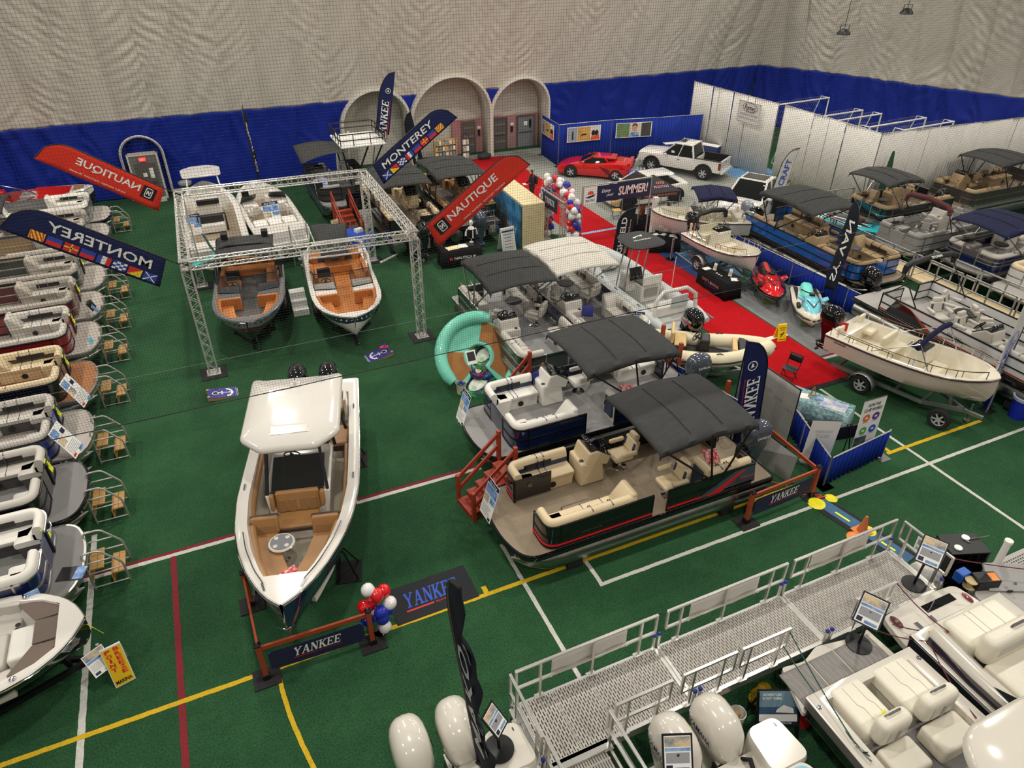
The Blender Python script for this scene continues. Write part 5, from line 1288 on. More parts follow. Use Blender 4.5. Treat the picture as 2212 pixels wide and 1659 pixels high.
def info_stand(label,base,top,sx,w_=.42,h=.55,rz=0,mm=None):
    """pedestal sign: heavy round foot, bent post, framed sheet tilted to the viewer"""
    t=thing('info_stand',label,'sign stand',base);dx,dy,dz=(top[i]-base[i] for i in range(3))
    MB().lathe([(0,0),(.25,0),(.25,.02),(.06,.05),(0,.05)],24).build('base',blackmetal,t)
    MB().tube(fillet_3([(0,0,.03),(dx*.15,dy*.15,dz*.55),(dx,dy,dz)],6),.028,8).build('post',blackmetal,t)
    M=Matrix.Translation((dx,dy,dz))@Matrix.Rotation(rz,4,'Z')@Matrix.Rotation(R(-38),4,'X')@Matrix.Rotation(R(90),4,'X')
    b=MB();b.T=M@Matrix.Rotation(0,4,'Z');b.box(-w_/2-.03,w_/2+.03,-h/2-.03,h/2+.03,-.02,0);f=b.build('sign_frame',black,t)
    b=MB();b.T=M;b.box(-w_/2,w_/2,-h/2,h/2,0,.004);s=b.build('sheet',paper,f,smooth=0)
    for nm,m_,x0,x1,y0,y1 in(('picture',print_photo,-.48,.48,.2,.48),('band',print_blue,-.48,.48,.08,.17),('emblem',ink_navy,-.44,-.2,-.46,-.3),('band',print_blue,-.1,.44,-.46,-.36),('text_block',mat('text_gray',(190,190,192),.6),-.44,.44,-.25,.04)):
        b=MB();b.T=M;b.box(x0*w_,x1*w_,y0*h,y1*h,.004,.006);b.build(nm,m_,f,smooth=0)
    return t
def fillet_3(p,n):
    a,b_,c=map(Vector,p);return[tuple(a*(1-t)**2+b_*2*t*(1-t)+c*t*t) for t in[i/n for i in range(n+1)]]
info_stand('black sign stand on the gangway end by the white tarpaulin',(12.3,5.95,DZ),(12.2,5.85,2.05),1,rz=R(-62))
info_stand('black sign stand on the gray swim platform, in front of the gangway rail',(9.9,5.25,1.02),(9.75,5.2,2.15),1,rz=R(-62))
info_stand('black sign stand on the transom box beside the white outboards at the bottom',(2.4,5.85,1.72),(2.36,5.9,2.5),1,w_=.3,h=.42,rz=R(40))
info_stand('black framed sign in front of the white outboards right of the ramp',(4.95,4.25,1.0),(4.8,4.4,2.2),1,rz=R(-22))

# ---------------------------------------------------------------- sterns with white outboards at the bottom edge
teal_lid=mat('lid_blue',(112,172,196),.35,coat=.3);gel_warm=mat('gel_warm_white',(212,206,193),.14,coat=.6)
def stern_boat(label,x,ys,motors,box_y,L=7.6):
    st=stations(L,1.45,1.42,2.0,chine=.8,keel=.4,fine=.8)
    h=Hull(label,(x,ys-L/2,0),R(-90),st,gel_warm,gel_warm,cap_w=.28,sole=1.05,bow_close=.85,x_in=(-L/2+.75,L/2-.9));t=h.t;xs=-L/2
    MB().box(xs-.02,xs+.75,-1.35,1.35,.95,1.3).build('transom_well',gel_warm,t,bevel=.06,seg=3)
    for y in(box_y,):
        pod=MB().loft([[(xs-.18+.05*k,y+a,z) for a,z in((-.36,.9),(.36,.9))][:1] for k in()]) if False else None
        b=MB();pl=fillet_c([(xs-.25,y-.32),(xs+.55,y-.4),(xs+.55,y+.4),(xs-.25,y+.32)],.18,5);b.loft([[(px,py,.95) for px,py in pl],[(px,py,1.62) for px,py in pl],[(lerp(xs+.15,px,.95),lerp(y,py,.94),1.70) for px,py in pl]]);pb=b.build('transom_box',gel_warm,t,smooth=50)
        pl=fillet_c([(xs+.5,y-.36),(xs+1.35,y-.34),(xs+1.35,y+.30),(xs+.5,y+.30)],.28,6);b=MB();b.loft([[(px,py,1.2) for px,py in pl],[(px,py,1.62) for px,py in pl],[(lerp(xs+.92,px,.93),lerp(y,py,.93),1.66) for px,py in pl]]);lw=b.build('livewell',gel_warm,pb,smooth=50)
        b=MB();b.loft([[(lerp(xs+.92,px,.8),lerp(y,py,.78),1.66) for px,py in pl],[(lerp(xs+.92,px,.8),lerp(y,py,.78),1.675) for px,py in pl]]);b.build('blue_lid',teal_lid,lw)
        MB().ell((xs+.75,y-.2,1.68),(.03,.03,.015)).build('latch',chrome,lw);MB().ell((xs+1.15,y+.26,1.66),(.04,.03,.02)).build('hinge',chrome,lw)
        MB().ell((xs-.1,y+.2,1.69),(.08,.03,.012)).build('deck_fitting',chrome,pb)
    MB().prism(fillet_c([(xs+.9,-.7),(xs+1.5,-.8),(xs+1.5,.4),(xs+.9,.3)],.2,4),1.05,1.45).build('helm_seat',mat('vinyl_stone',(160,148,126),.5),t,bevel=.06,seg=3)
    for y in motors:
        m=outboard(t,(xs-.18,y,1.18),0,0,gel_warm,gel_warm,1.38,'YAMAHA',ink_navy)
        MB().tube([(xs-.02,y+.12,1.35),(xs+.15,y+.2,1.55),(xs+.4,y+.15,1.4),(xs+.45,y+.1,1.2)],.045,8).build('rigging_hose',rubber,m)
        b=MB();b.T=Matrix.Translation((xs-.62,y,2.0));b.tube([(-.14,-.1,.03),(-.2,0,.02),(-.14,.1,.03)],.008,5);b.build('cowl_emblem',chrome,m)
    for y in(-.2,.25):MB().lathe([(0,1.3),(.035,1.3),(.035,1.55),(0,1.55)],10,(xs+.3,y,0)).build('rod_holder',chrome,t)
    return t
stern_boat('white boat stern with two white outboards at the bottom edge, right of the ramp',5.5,4.25,(-.42,.42),1.12)
stern_boat('white boat stern with two white outboards left of the gangway ramp',1.5,5.98,(-.40,.40),1.05)

# ---------------------------------------------------------------- cruiser sterns beside the gangway
plat_m=mat('platform_foam',(132,128,124),.8,noise=(3,.1));foam_line=mat('foam_line',(176,172,164),.8);hull_gray=mat('gel_gray',(124,118,116),.2,coat=.6);hull_aub=mat('gel_aubergine',(46,40,50),.1,coat=1)
ivory=mat('vinyl_ivory',(226,220,202),.4,noise=(3,.05),bump=(22,.05,.01));handle_m=chrome
def soft(name,m,parent,x0,x1,y0,y1,z0,z1,bev=.09,top=None):return MB().box(x0,x1,y0,y1,z0,z1,top).build(name,m,parent,bevel=bev,seg=4)
L=7.6;st=stations(L,1.36,1.45,1.9,chine=.8,keel=.4,fine=.8)
h=Hull('gray hulled cruiser stern with slatted gray swim platform and two ivory sun pads',(9.1,4.62-L/2,0),R(-90),st,hull_gray,gel_warm,cap_w=.3,sole=1.0,bow_close=.85,x_in=(-L/2+.2,L/2-.9),sole_m=floor_gray,band=(.1,.55),band_m=gel_black);t=h.t;xs=-L/2
pl=fillet_c([(xs-.85,-.95),(xs-.78,-.45),(xs-.95,0),(xs-.78,.95),(xs-.85,1.25),(xs+.05,1.3),(xs+.05,-1.25)],[.06,.1,.1,.1,.06,.05,.05],3)
p=MB().prism(pl,.9,1.0).build('swim_platform',gel_warm,t,smooth=20)
for k,(y0,y1) in enumerate(((-1.12,-.42),(-.38,.22),(.26,1.14))):
    MB().box(xs-.74,xs-.0,y0,y1,1.0,1.02).build('foam_pad',plat_m,p);b=MB()
    for i in range(int((y1-y0)/.12)):
        y=y0+.08+i*.12;b.tube([(xs-.72,y,1.021),(xs-.5,y,1.021),(xs-.42,y+.03,1.021),(xs-.25,y+.03,1.021),(xs-.18,y,1.021),(xs-.02,y,1.021)],.005,4)
    stuff(b.build('foam_groove',foam_line,p))
text('lettering','REGAL',paper,p,frame((xs-.12,.12,1.024),(0,1,0),(-1,0,0)),.5,.1,.01)
for y0,y1,bx_ in((-.86,-.14,-.5),(.16,.98,.57)):
    pd=soft('sun_pad',ivory,t,xs+.08,xs+1.0,y0,y1,1.2,1.52,.08);MB().box(xs+.1,xs+1.0,y0+.04,y1-.04,.95,1.22).build('pad_base',gel_warm,pd)
    for yy in(lerp(y0,y1,.35),lerp(y0,y1,.7)):MB().tube([(xs+.15,yy,1.522),(xs+.5,yy,1.524),(xs+.6,yy+.06,1.524),(xs+.95,yy+.06,1.522)],.006,4).build('seam',vinyl_gray,pd)
    hr=soft('headrest',ivory,pd,xs+.92,xs+1.22,y0+.02,y1-.02,1.4,1.95,.12);MB().tube([(xs+1.0,(y0+y1)/2-.16,1.95),(xs+1.02,(y0+y1)/2-.14,2.0),(xs+1.02,(y0+y1)/2+.14,2.0),(xs+1.0,(y0+y1)/2+.16,1.95)],.022,8).build('grab_handle',chrome,hr)
    MB().box(xs+1.215,xs+1.235,y0+.15,y1-.15,1.52,1.82).build('quilted_panel',vinyl_gray,hr,bevel=.015);MB().box(xs+1.23,xs+1.245,(y0+y1)/2-.04,(y0+y1)/2+.04,1.52,1.82).build('gray_tab',vinyl_midgray,hr)
    soft('aft_seat',ivory,pd,xs+1.2,xs+1.75,y0,y1,1.05,1.42,.07)
for x in(xs+.1,xs+.7):MB().box(x,x+.55,-.1,.12,1.02,1.04).build('walkway_pad',plat_m,t)
cl=MB().tube([(xs+1.05,-1.2,1.5),(xs+1.05,-1.2,1.54),(xs+1.35,-1.19,1.54),(xs+1.35,-1.19,1.5)],.018,6).build('cleat',chrome,t)
for s in(-1,1):MB().ell((xs+.25,s*1.22,1.48),(.05,.05,.012)).build('deck_fitting',chrome,t)
text('side_lettering','REGAL',chrome,t,frame((xs+1.7,-1.33,1.1),(-1,0,0),(0,0,1)),.6,.11,.01)
htp=fillet_c([(xs+2.0,-.75),(xs+2.0,.75),(xs+2.5,1.15),(xs+5,1.15),(xs+5,-1.15),(xs+2.5,-1.15)],.35,6)
# hardtop rises from the cockpit, shown at the lower right corner
hd=MB().loft([[(x,y,3.05) for x,y in htp],[(x,y,3.16) for x,y in htp],[(lerp(xs+3.5,x,.95),y*.95,3.22) for x,y in htp],[(lerp(xs+3.5,x,.5),y*.5,3.27) for x,y in htp]]).build('hardtop',gel_warm,t,smooth=60)
MB().lathe([(0,3.25),(.07,3.25),(.05,3.3),(.04,3.42),(0,3.42)],12,(xs+2.55,.2,0)).build('roof_light',black,hd)
for s in(-1,1):MB().tube([(xs+3.2,s*1.2,1.4),(xs+2.7,s*1.05,3.1)],.07,8).build('hardtop_leg',gel_warm,hd)
st=stations(L,1.34,1.5,1.9,chine=.8,keel=.4,fine=.8)
h=Hull('dark aubergine and white cruiser stern with big ivory sun pad in the lower right',(11.85,4.78-L/2,0),R(-90),st,hull_aub,gel_warm,cap_w=.3,sole=1.0,bow_close=.85,x_in=(-L/2+.2,L/2-.9),sole_m=floor_gray,band=(.05,.3),band_m=gel_warm,rub_m=chrome,rub=.025);t=h.t
p=MB().prism(fillet_c([(xs-.72,-1.05),(xs-.8,0),(xs-.72,1.05),(xs+.05,1.2),(xs+.05,-1.2)],.15,4),.95,1.08).build('swim_platform',gel_warm,t)
B('dark_hatch',darkglass,p,xs-.6,xs-.42,-.1,.75,1.08,1.09);MB().ell((xs-.5,-.92,1.13),(.16,.07,.06)).build('stern_fitting',mat('fitting_maroon',(90,36,40),.3,coat=.6),p);MB().ell((xs-.35,.98,1.11),(.14,.05,.04)).build('tail_light',mat('lens_red',(130,24,36),.2,coat=1),p)
for y in(-.6,-.2):MB().box(xs-.35,xs-.2,y,y+.1,1.08,1.1).build('step_fitting',chrome,p)
pd=soft('sun_pad',ivory,t,xs+.05,xs+.75,-.55,.95,1.15,1.66,.14);MB().box(xs+.1,xs+.8,-.5,.9,.95,1.2).build('pad_base',vinyl_midgray,pd)
for yy in(-.05,.1,.5):MB().tube([(xs+.12,yy,1.663),(xs+.68,yy,1.665)],.006,4).build('seam',vinyl_gray,pd)
hr=soft('headrest',ivory,pd,xs+.7,xs+1.05,-.5,.95,1.35,2.0,.14);MB().tube([(xs+.85,.15,2.0),(xs+.86,.17,2.06),(xs+.86,.43,2.06),(xs+.85,.45,2.0)],.03,8).build('grab_handle',chrome,hr);MB().box(xs+1.04,xs+1.06,-.3,.75,1.6,1.86).build('quilted_panel',vinyl_gray,hr,bevel=.015)
soft('aft_seat',ivory,pd,xs+1.0,xs+1.75,-.5,.95,1.05,1.45,.07)
cm=MB().sweep([(xs+.2,-1.12),(xs+1.2,-1.2),(xs+2.6,-1.2)],[(-.02,1.45),(.0,1.78),(.16,1.86),(.34,1.72),(.38,1.2)],1).build('side_coaming',gel_warm,t,smooth=60)
MB().sweep([(xs+.25,-1.14),(xs+1.2,-1.215),(xs+2.4,-1.215)],[(-.03,1.5),(-.02,1.7),(-.01,1.7),(-.02,1.5)],1).build('dark_inlay',hull_aub,cm)
MB().add([(xs+1.5,-1.19,1.88),(xs+1.9,-1.0,1.9),(xs+2.3,-1.1,1.86),(xs+2.0,-1.22,1.86)],[(0,1,2,3)]).build('vent_window',darkglass,cm,smooth=0)
MB().tube([(xs+.7,1.15,1.5),(xs+.72,1.12,1.95),(xs+1.4,1.1,1.98),(xs+1.5,1.12,1.5)],.025,8).build('door_frame',chrome,t);MB().box(xs+.75,xs+1.45,1.1,1.13,1.2,1.9).build('gate_panel',mat('panel_smoke',(170,160,140),.2),t,bevel=.02)
for i in range(3):MB().ell((xs+.35+.12*i,-1.33,1.12),(.035,.012,.035)).build('exhaust_port',chrome,t)
# mooring ropes
maroon=mat('rope_maroon',(104,36,48),.7);dgreen=mat('rope_green',(22,70,62),.7)
def sagged(a,b_,s=.08,n=8):a,b_=Vector(a),Vector(b_);return[tuple(a.lerp(b_,i/n)+Vector((0,0,-s*4*(i/n)*(1-i/n)))) for i in range(n+1)]
tag(rope('mooring_rope',sagged((11.0,5.6,1.9),(11.25,4.5,1.58))+sagged((11.25,4.5,1.58),(10.75,5.25,1.2)),.012,maroon),'maroon mooring line from the gangway rail corner to the ivory sun pad side','rope')
tag(rope('mooring_rope',sagged((9.95,5.6,1.4),(10.7,4.5,1.6),.15)+sagged((10.7,4.5,1.6),(10.2,3.1,1.5),.1),.012,maroon),'maroon mooring line slung between the two cruiser sterns','rope')
tag(rope('mooring_rope',sagged((12.6,5.7,1.85),(15.2,4.1,1.8),.1),.012,maroon),'maroon mooring line running right from the gangway end rail','rope')
tag(rope('mooring_rope',sagged((8.25,5.62,1.85),(7.9,3.6,1.55),.06),.012,dgreen),'dark green mooring line from the gangway rail to the gray hulled cruiser','rope')
tag(rope('mooring_rope',sagged((8.2,5.62,1.45),(7.92,3.5,1.54),.1)+[(7.95,3.35,1.55),(7.88,3.45,1.56),(7.96,3.4,1.57)],.012,dgreen),'dark green mooring line tied low on the same gangway rail','rope')
tag(rope('tie_cord',[(10.75,4.62,1.2),(10.95,4.68,1.55),(11.05,4.6,1.5),(10.9,4.45,1.5),(10.7,4.4,1.1),(10.66,4.35,.8)],.014,mat('rope_yellow',(220,180,40),.7)),'yellow cord on the dark hulled cruiser quarter','rope')
poster('price_tag','yellow price tag lying on the left ivory headrest',(8.62,3.72,1.66),(1,.3,0),(.2,.6,.5),.26,.13,2,'tag','yellow price tags')
# sign easel and clutter below the gangway
es=thing('sign_easel','black easel board reading ADVENTURE IS OUT THERE beneath the gangway','sign',(7.75,5.0,0),R(-24))
M=Matrix.Translation((0,0,.62))@Matrix.Rotation(R(-30),4,'X')@Matrix.Rotation(R(90),4,'X')
b=MB();b.T=M;b.box(-.4,.4,-.36,.36,-.02,.0);f=b.build('frame',black,es)
for nm,m_,x0,x1,y0,y1 in(('sky_print',mat('print_sky',(110,140,156),.5),-.36,.36,.02,.33),('sea_print',mat('print_sea',(52,84,110),.5),-.36,.36,-.12,.02),('band',ink_navy,-.36,.36,-.32,-.26),('white_band',paper,-.36,.36,-.26,-.12)):
    b=MB();b.T=M;b.box(x0,x1,y0,y1,0,.003);b.build(nm,m_,f,smooth=0)
b=MB();b.T=M;b.add([(-.05,-.08,.004),(.3,-.1,.004),(.28,.0,.004),(.1,.06,.004),(-.02,-.02,.004)],[(0,1,2,3,4)]);b.build('boat_print',paper,f,smooth=0)
for k,s_ in enumerate(('ADVENTURE','IS OUT THERE')):text('lettering',s_,paper,f,M@Matrix.Translation((-.12,.26-.07*k,.004)),.36,.05,.02)
text('lettering','LASTDANCEMARINA.COM',paper,f,M@Matrix.Translation((0,-.29,.004)),.5,.035,.01)
for s in(-1,1):MB().bar((s*.4,-.25,0),(s*.4,.12,.95),.035).build('leg',blackmetal,es);MB().bar((s*.38,.35,0),(s*.38,.1,.85),.03).build('leg',blackmetal,es)
MB().bar((-.4,-.22,.08),(.4,-.22,.08),.03).build('crossbar',blackmetal,es)
bk=thing('red_bucket','red bucket full of rags behind the easel board','bucket',(8.35,4.85,0));MB().lathe([(0,0),(.16,0),(.2,.38),(.18,.38),(.15,.05),(0,.05)],16).build('pail',ink_red,bk);MB().ell((.02,0,.36),(.15,.13,.09),10,6).build('rag',paper,bk)
pa=thing('white_bucket','white bucket on the turf beside the white outboard','bucket',(7.15,5.35,0));MB().lathe([(0,0),(.13,0),(.16,.36),(.145,.36),(.12,.04),(0,.04)],16).build('pail',white_paint,pa);MB().box(-.06,.05,-.04,.06,.1,.33).build('bottle',wood_tan,pa,bevel=.02)
ya_=tag(MB().ell((0,0,.09),(.3,.2,.1),12,7).ell((.15,.1,.12),(.16,.14,.1),10,6).build('yellow_bag',mat('bag_yellow',(206,168,24),.5,noise=(9,.3)),None),'crumpled yellow bag under the gangway edge','bag');ya_.location=(7.95,5.55,0)
# platform, rack and clutter at the right end of the gangway
gp=pontoon('gray decked work pontoon at the right end of the gangway',(15.6,4.5,0),R(90),L=2.3,W=3.2,dz=.95,tr=.25,bowdeck=2.2,stern=.02,deck=mat('floor_dock',(170,166,160),.6),fh=.02,edge=alu_paint,gate=1.5,fr=.02,rail=alu_paint,panel=alu_paint,accents=False,bow_r=.15,supports=False) if False else None
dk=thing('dock_platform','gray perforated dock platform at the right end of the gangway','platform',(0,0,0))
MB().prism(fillet_c([(13.0,3.6),(17,3.6),(17,5.66),(14.3,5.66),(13.2,5.2)],.12,3),.75,.94).build('platform_top',mat('floor_dock',(168,164,158),.6),dk)
b=MB()
for i in range(34):
    for j in range(10):
        x=14.5+i*.075;y=4.95+j*.065;b.box(x-.022,x+.022,y-.018,y+.018,.94,.9415)
stuff(b.build('drain_slot',mat('slot_dark',(60,58,56),.8),dk,smooth=0))
for x in(13.4,16.6):MB().box(x-.1,x+.1,3.8,5.4,0,.75).build('platform_leg',alu_paint,dk)
cs=thing('gray_case','gray hinged case leaning on the dock platform','case',(13.95,4.95,.95),R(-25));b=MB();b.T=Matrix.Rotation(R(-55),4,'X');b.box(-.42,.42,-.04,.04,0,.6);b.build('lid',mat('case_gray',(168,166,164),.5),cs,bevel=.015);MB().box(-.05,.05,-.04,-.02,.02,.08).build('handle',black,cs);b=MB();b.T=Matrix.Rotation(R(-55),4,'X');b.lathe([(0,.0),(.035,0),(.035,.01),(0,.01)],12,(0,0,0));b.v=[(x,-z-.045,y+.3) for x,y,z in b.v];b.T=Matrix();b.build('lock',chrome,cs)
tp=MB().grid(lambda u,v:(lerp(-.34,.34,u)+.05*sin(9*v),lerp(-.42,.42,v),.9*(1-abs(2*u-1)**4)*(1-abs(2*v-1)**5)+.03*sin(13*u+7*v)),18,18).build('tarpaulin',mat('tarp_white',(206,202,196),.5,noise=(4,.1),bump=(6,.4,.05)),None,smooth=60)
tag(tp,'white tarpaulin draped over boxes behind the gangway end rail','tarpaulin');tp.location=(13.05,6.2,0)
rk=thing('display_rack','black wire display rack of boating accessories beyond the gangway end','rack',(13.95,6.15,0),R(-20))
MB().box(-.45,.45,-.3,.3,.0,.05).box(-.45,.45,-.3,.3,1.24,1.27).box(-.45,-.42,-.3,.3,.05,1.25).box(.42,.45,-.3,.3,.05,1.25).box(-.45,.45,.27,.3,.05,1.25).build('rack_body',mat('rack_black',(28,30,30),.5),rk)
b=MB()
for k in range(3):b.bar((-.45,-.3,.3+.35*k),(.45,-.3,.3+.35*k),.02)
for k in range(5):b.bar((-.4+.2*k,-.3,.05),(-.4+.2*k,-.3,1.25),.012)
b.build('wire_front',blackmetal,rk)
for k,(x,y) in enumerate(((-.25,-.05),(.18,.1))):tag(MB().lathe([(.04,0),(.085,0),(.085,.03),(.04,.03)],14,(13.95+x,6.15+y,1.275)).build('coiled_line',paper,None),['white coiled line on the left of the black rack top','white coiled line on the right of the black rack top'][k],'coil')
an=tag(MB().tube([(0,0,0),(.55,-.15,.02)],.014,6).tube([(.0,.08,0),(-.05,.02,.0),(-.05,-.04,0),(.0,-.1,0)],.012,6).build('boat_hook',chrome,None),'chrome boat hook lying across the black rack top','boat hook');an.location=(14.1,6.2,1.29)
pp=tag(MB().lathe([(0,0),(.07,0),(.07,.95),(.085,.95),(.085,1.02),(0,1.02)],16).build('white_tube',white_paint,None),'upright white plastic tube beside the black rack','tube');pp.location=(14.45,5.75,.94) if False else(14.1,5.45,.94)
tl=thing('tool_box','black tool box with an orange label on the dock platform','tool box',(13.6,5.3,.94),R(-20));MB().box(-.25,.25,-.15,.15,0,.28).build('box',black,tl,bevel=.02);MB().box(.05,.22,-.12,.1,.28,.285).build('orange_label',mat('label_orange',(230,140,60),.5),tl)
sp_=tag(MB().lathe([(0,0),(.13,0),(.13,.02),(.06,.03),(.06,.17),(.13,.18),(.13,.2),(0,.2)],16).build('rope_spool',mat('spool_tan',(196,176,130),.7),None),'tan rope spool among the clutter at the gangway end','spool');sp_.location=(13.3,5.4,.94)
bb_=tag(MB().box(-.14,.14,-.1,.1,0,.26).build('blue_bin',mat('bin_blue',(30,90,180),.4),None,bevel=.02),'small blue bin among the clutter at the gangway end','bin');bb_.location=(13.1,5.55,.94) if False else(13.3,5.62,.94)

# ---------------------------------------------------------------- vehicles
paint_red=mat('paint_red',(205,14,18),.12,coat=1);paint_white=mat('paint_white',(226,222,214),.15,coat=.8)
def rr4(x0,x1,hw,r,z,n=4):return[(x,y,z) for x,y in fillet_c([(x0,-hw),(x1,-hw),(x1,hw),(x0,hw)],r,n)]
def car(name,label,cat,loc,rz,stn,paint,green,wheels,r,hw,flare=None,spokes=5,rim=None,roof_open=None,roof=None,tw=.26):
    t=thing(name,label,cat,loc,rz);b=MB();rings=[]
    for x,w_,zb,zs,zt in stn:
        h=[]
        for y,z in((.0,zb),(.7,zb),(.93,zb+.03),(1,lerp(zb,zs,.35)),(1,lerp(zb,zs,.75)),(.965,zs),(.82,lerp(zs,zt,.6)),(.45,zt-.01),(0,zt)):h.append((y,z))
        rings.append([(x,y*w_,z) for y,z in h]+[(x,-y*w_,z) for y,z in h[-2:0:-1]])
    body=b.loft(rings).build('body',paint,t,smooth=45)
    x0b,x1b,hwb,zb,x0t,x1t,hwt,zt=green
    gh=MB().loft([rr4(x1b,x0b,hwb,.12,zb),rr4(lerp(x1b,x1t,.5),lerp(x0b,x0t,.5),lerp(hwb,hwt,.45),.14,lerp(zb,zt,.5)),rr4(x1t,x0t,hwt,.16,zt-.04)]).build('glasshouse',darkglass,t,smooth=50)
    rf=roof or(x0t+.02,x1t-.02)
    MB().loft([rr4(rf[1],rf[0],hwt+.015,.16,zt-.06),rr4(rf[1]+.02,rf[0]-.03,hwt-.01,.16,zt-.01),rr4(rf[1]+.12,rf[0]-.15,hwt-.15,.12,zt+.015)]).build('roof',paint,gh,smooth=50)
    for s in(-1,1):
        for a,c in(((x0b-.02,hwb*.97,zb-.02),(x0t,hwt*.98,zt-.03)),((x1b+.02,hwb*.97,zb-.02),(x1t,hwt*.98,zt-.03))):MB().bar((a[0],s*a[1],a[2]),(c[0],s*c[1],c[2]),.09,.06).build('pillar',paint,gh)
        if name!='sports_car':
            xm=lerp(x0b,x1b,.52);MB().bar((xm,s*(hwb+.005),zb),(lerp(x0t,x1t,.45),s*(hwt+.012),zt-.04),.1,.03).build('pillar',black if name=='electric_car' else paint,gh)
        mir=MB().cbox((x0b-.35,s*(hwb+.22),zb+.08),(.12,.22,.14)).build('wing_mirror',paint,t,bevel=.04)
        for x in wheels:
            d=MB();d.T=Matrix.Translation((x,s*(hw+.002),r))@Matrix.Rotation(R(90),4,'X');d.lathe([(0,-.012),(r+.075,-.012),(r+.075,.012),(0,.012)],24);d.build('wheel_arch',black,t)
            if flare:
                p=[(x+(r+.11)*cos(a),r+(r+.11)*sin(a)) for a in[pi*k/10-.12 if k==0 else(pi*k/10+(.12 if k==10 else 0)) for k in range(11)]]
                MB().loft([[(px+q*cos(math.atan2(pz-r,px-x))*.06,s*(hw+o_),pz+q*sin(math.atan2(pz-r,px-x))*.06) for q,o_ in((-1,.0),(-1,.05),(1,.05),(1,0))] for px,pz in p]).build('fender_flare',flare,t)
            wheel(t,(x,s*(hw-.075),r),r,tw,s,spokes,rim,None)
    for s in(-1,1):MB().box(stn[-2][0] if False else-.1,.08,s*hw+(.0 if s>0 else-.015),s*hw+(.015 if s>0 else 0),zb-.16,zb-.13).build('door_handle',black if name!='sports_car' else paint,t)
    return t
cv=car('sports_car','bright red low sports car with silver five spoke wheels on the gray carpet','car',(22.35,37.4,.008),R(140),[(2.30,.62,.28,.46,.52),(2.15,.86,.17,.56,.62),(1.75,.95,.14,.70,.74),(1.3,.97,.14,.80,.82),(.75,.955,.14,.80,.90),(.0,.94,.14,.84,.92),(-.8,.985,.14,.93,1.0),(-1.4,1.0,.15,.97,1.06),(-1.95,.97,.2,.96,1.02),(-2.25,.92,.36,.90,.94)],paint_red,
  (.95,-1.0,.80,.86,.18,-.6,.56,1.23),(1.36,-1.36),.345,.965,spokes=5,rim=None,roof=(.15,-1.25))
for s in(-1,1):
    MB().add([(-.35,s*.985,.78),(-1.0,s*1.0,.62),(-1.0,s*1.0,.38),(-.8,s*.99,.36)],[(0,1,2,3)]).build('side_scoop',mat('paint_red_dark',(110,8,12),.3),cv,smooth=0)
    MB().add([(1.5,s*.9,.74),(2.05,s*.72,.62),(2.0,s*.82,.58),(1.55,s*.945,.68)],[(0,1,2,3)]).build('headlamp',darkglass,cv,smooth=0);MB().cbox((-2.26,s*.6,.82),(.06,.4,.1)).build('tail_lamp',darkglass,cv,bevel=.02)
MB().box(-2.2,-2.0,-.85,.85,1.0,1.05).build('spoiler',paint_red,cv,bevel=.02);MB().box(2.15,2.3,-.5,.5,.2,.3).build('front_grille',black,cv,bevel=.02)
def pickup(label,loc,rz,big,extra):
    k=1.05 if big else 1.0
    t=car('pickup_truck',label,'pickup truck',loc,rz,[(2.72*k,.82,.5,.92,1.0),(2.6*k,.93,.42,1.04,1.14),(1.5*k,.955,.4,1.10,1.22),(1.0*k,.955,.4,1.12,1.16),(-.9*k,.955,.4,1.14,1.15),(-1.0*k,.95,.42,1.12,.98)],paint_white,
      (1.15*k,-.95*k,.87,1.12,.35*k,-.72*k,.70,1.86),(1.68*k,-1.66*k),.40,.955,flare=(black if not big else paint_white),spokes=6,rim=None,tw=.3)
    b=MB();x0,x1=-2.65*k,-.98*k
    for s in(-1,1):b.box(x0,x1,min(s*.955,s*.82),max(s*.955,s*.82),.52,1.18)
    b.box(x0,x0+.1,-.9,.9,.52,1.18).box(x0,x1,-.85,.85,.6,.72);bd=b.build('bed',paint_white,t,bevel=.015)
    MB().box(x0+.1,x1,-.82,.82,.72,.74).box(x0+.1,x0+.115,-.82,.82,.72,1.17).box(x0+.1,x1,-.82,-.805,.72,1.17).box(x0+.1,x1,.805,.82,.72,1.17).build('bed_liner',black,bd);MB().box(x0-.0,x1,-.96,-.81,1.175,1.2).box(x0,x1,.81,.96,1.175,1.2).build('bed_rail',black,bd)
    for s in(-1,1):MB().box(x0-.02,x0+.12,min(s*.86,s*.965),max(s*.86,s*.965),.72,1.12).build('tail_lamp',mat('lens_red',(130,24,36),.2,coat=1),bd)
    MB().box(x0-.16,x0,-.85,.85,.45,.62).build('rear_bumper',paint_white if not big else chrome,t,bevel=.03);MB().box(x0-.005,x0+.02,-.1,.1,1.0,1.06).build('tailgate_handle',black,bd)
    MB().box(2.68*k,2.76*k,-.62,.62,.62,.98).build('front_grille',black,t,bevel=.03);MB().box(2.6*k,2.8*k,-.85,.85,.4,.6).build('front_bumper',paint_white,t,bevel=.05)
    for s in(-1,1):MB().box(2.5*k,2.73*k,min(s*.62,s*.9),max(s*.62,s*.9),.84,1.0).build('headlamp',darkglass if not big else chrome,t,bevel=.03)
    MB().box(-.1*k,.22*k,-.36,.36,1.875,1.885).build('sunroof',darkglass,t)
    return t
tk=pickup('white mid size pickup truck with black fender flares facing away from the aisle',(27.6,35.75,.008),R(122),False,None)
MB().box(.3,.5,.88,.885,1.3,1.42).build('window_sticker',paper,tk)
tk2=pickup('white full size pickup truck with a big roof panel and chrome front facing the aisle',(26.3,27.9,.008),R(210),True,None);tk2.scale=(1.06,1.06,1.06)
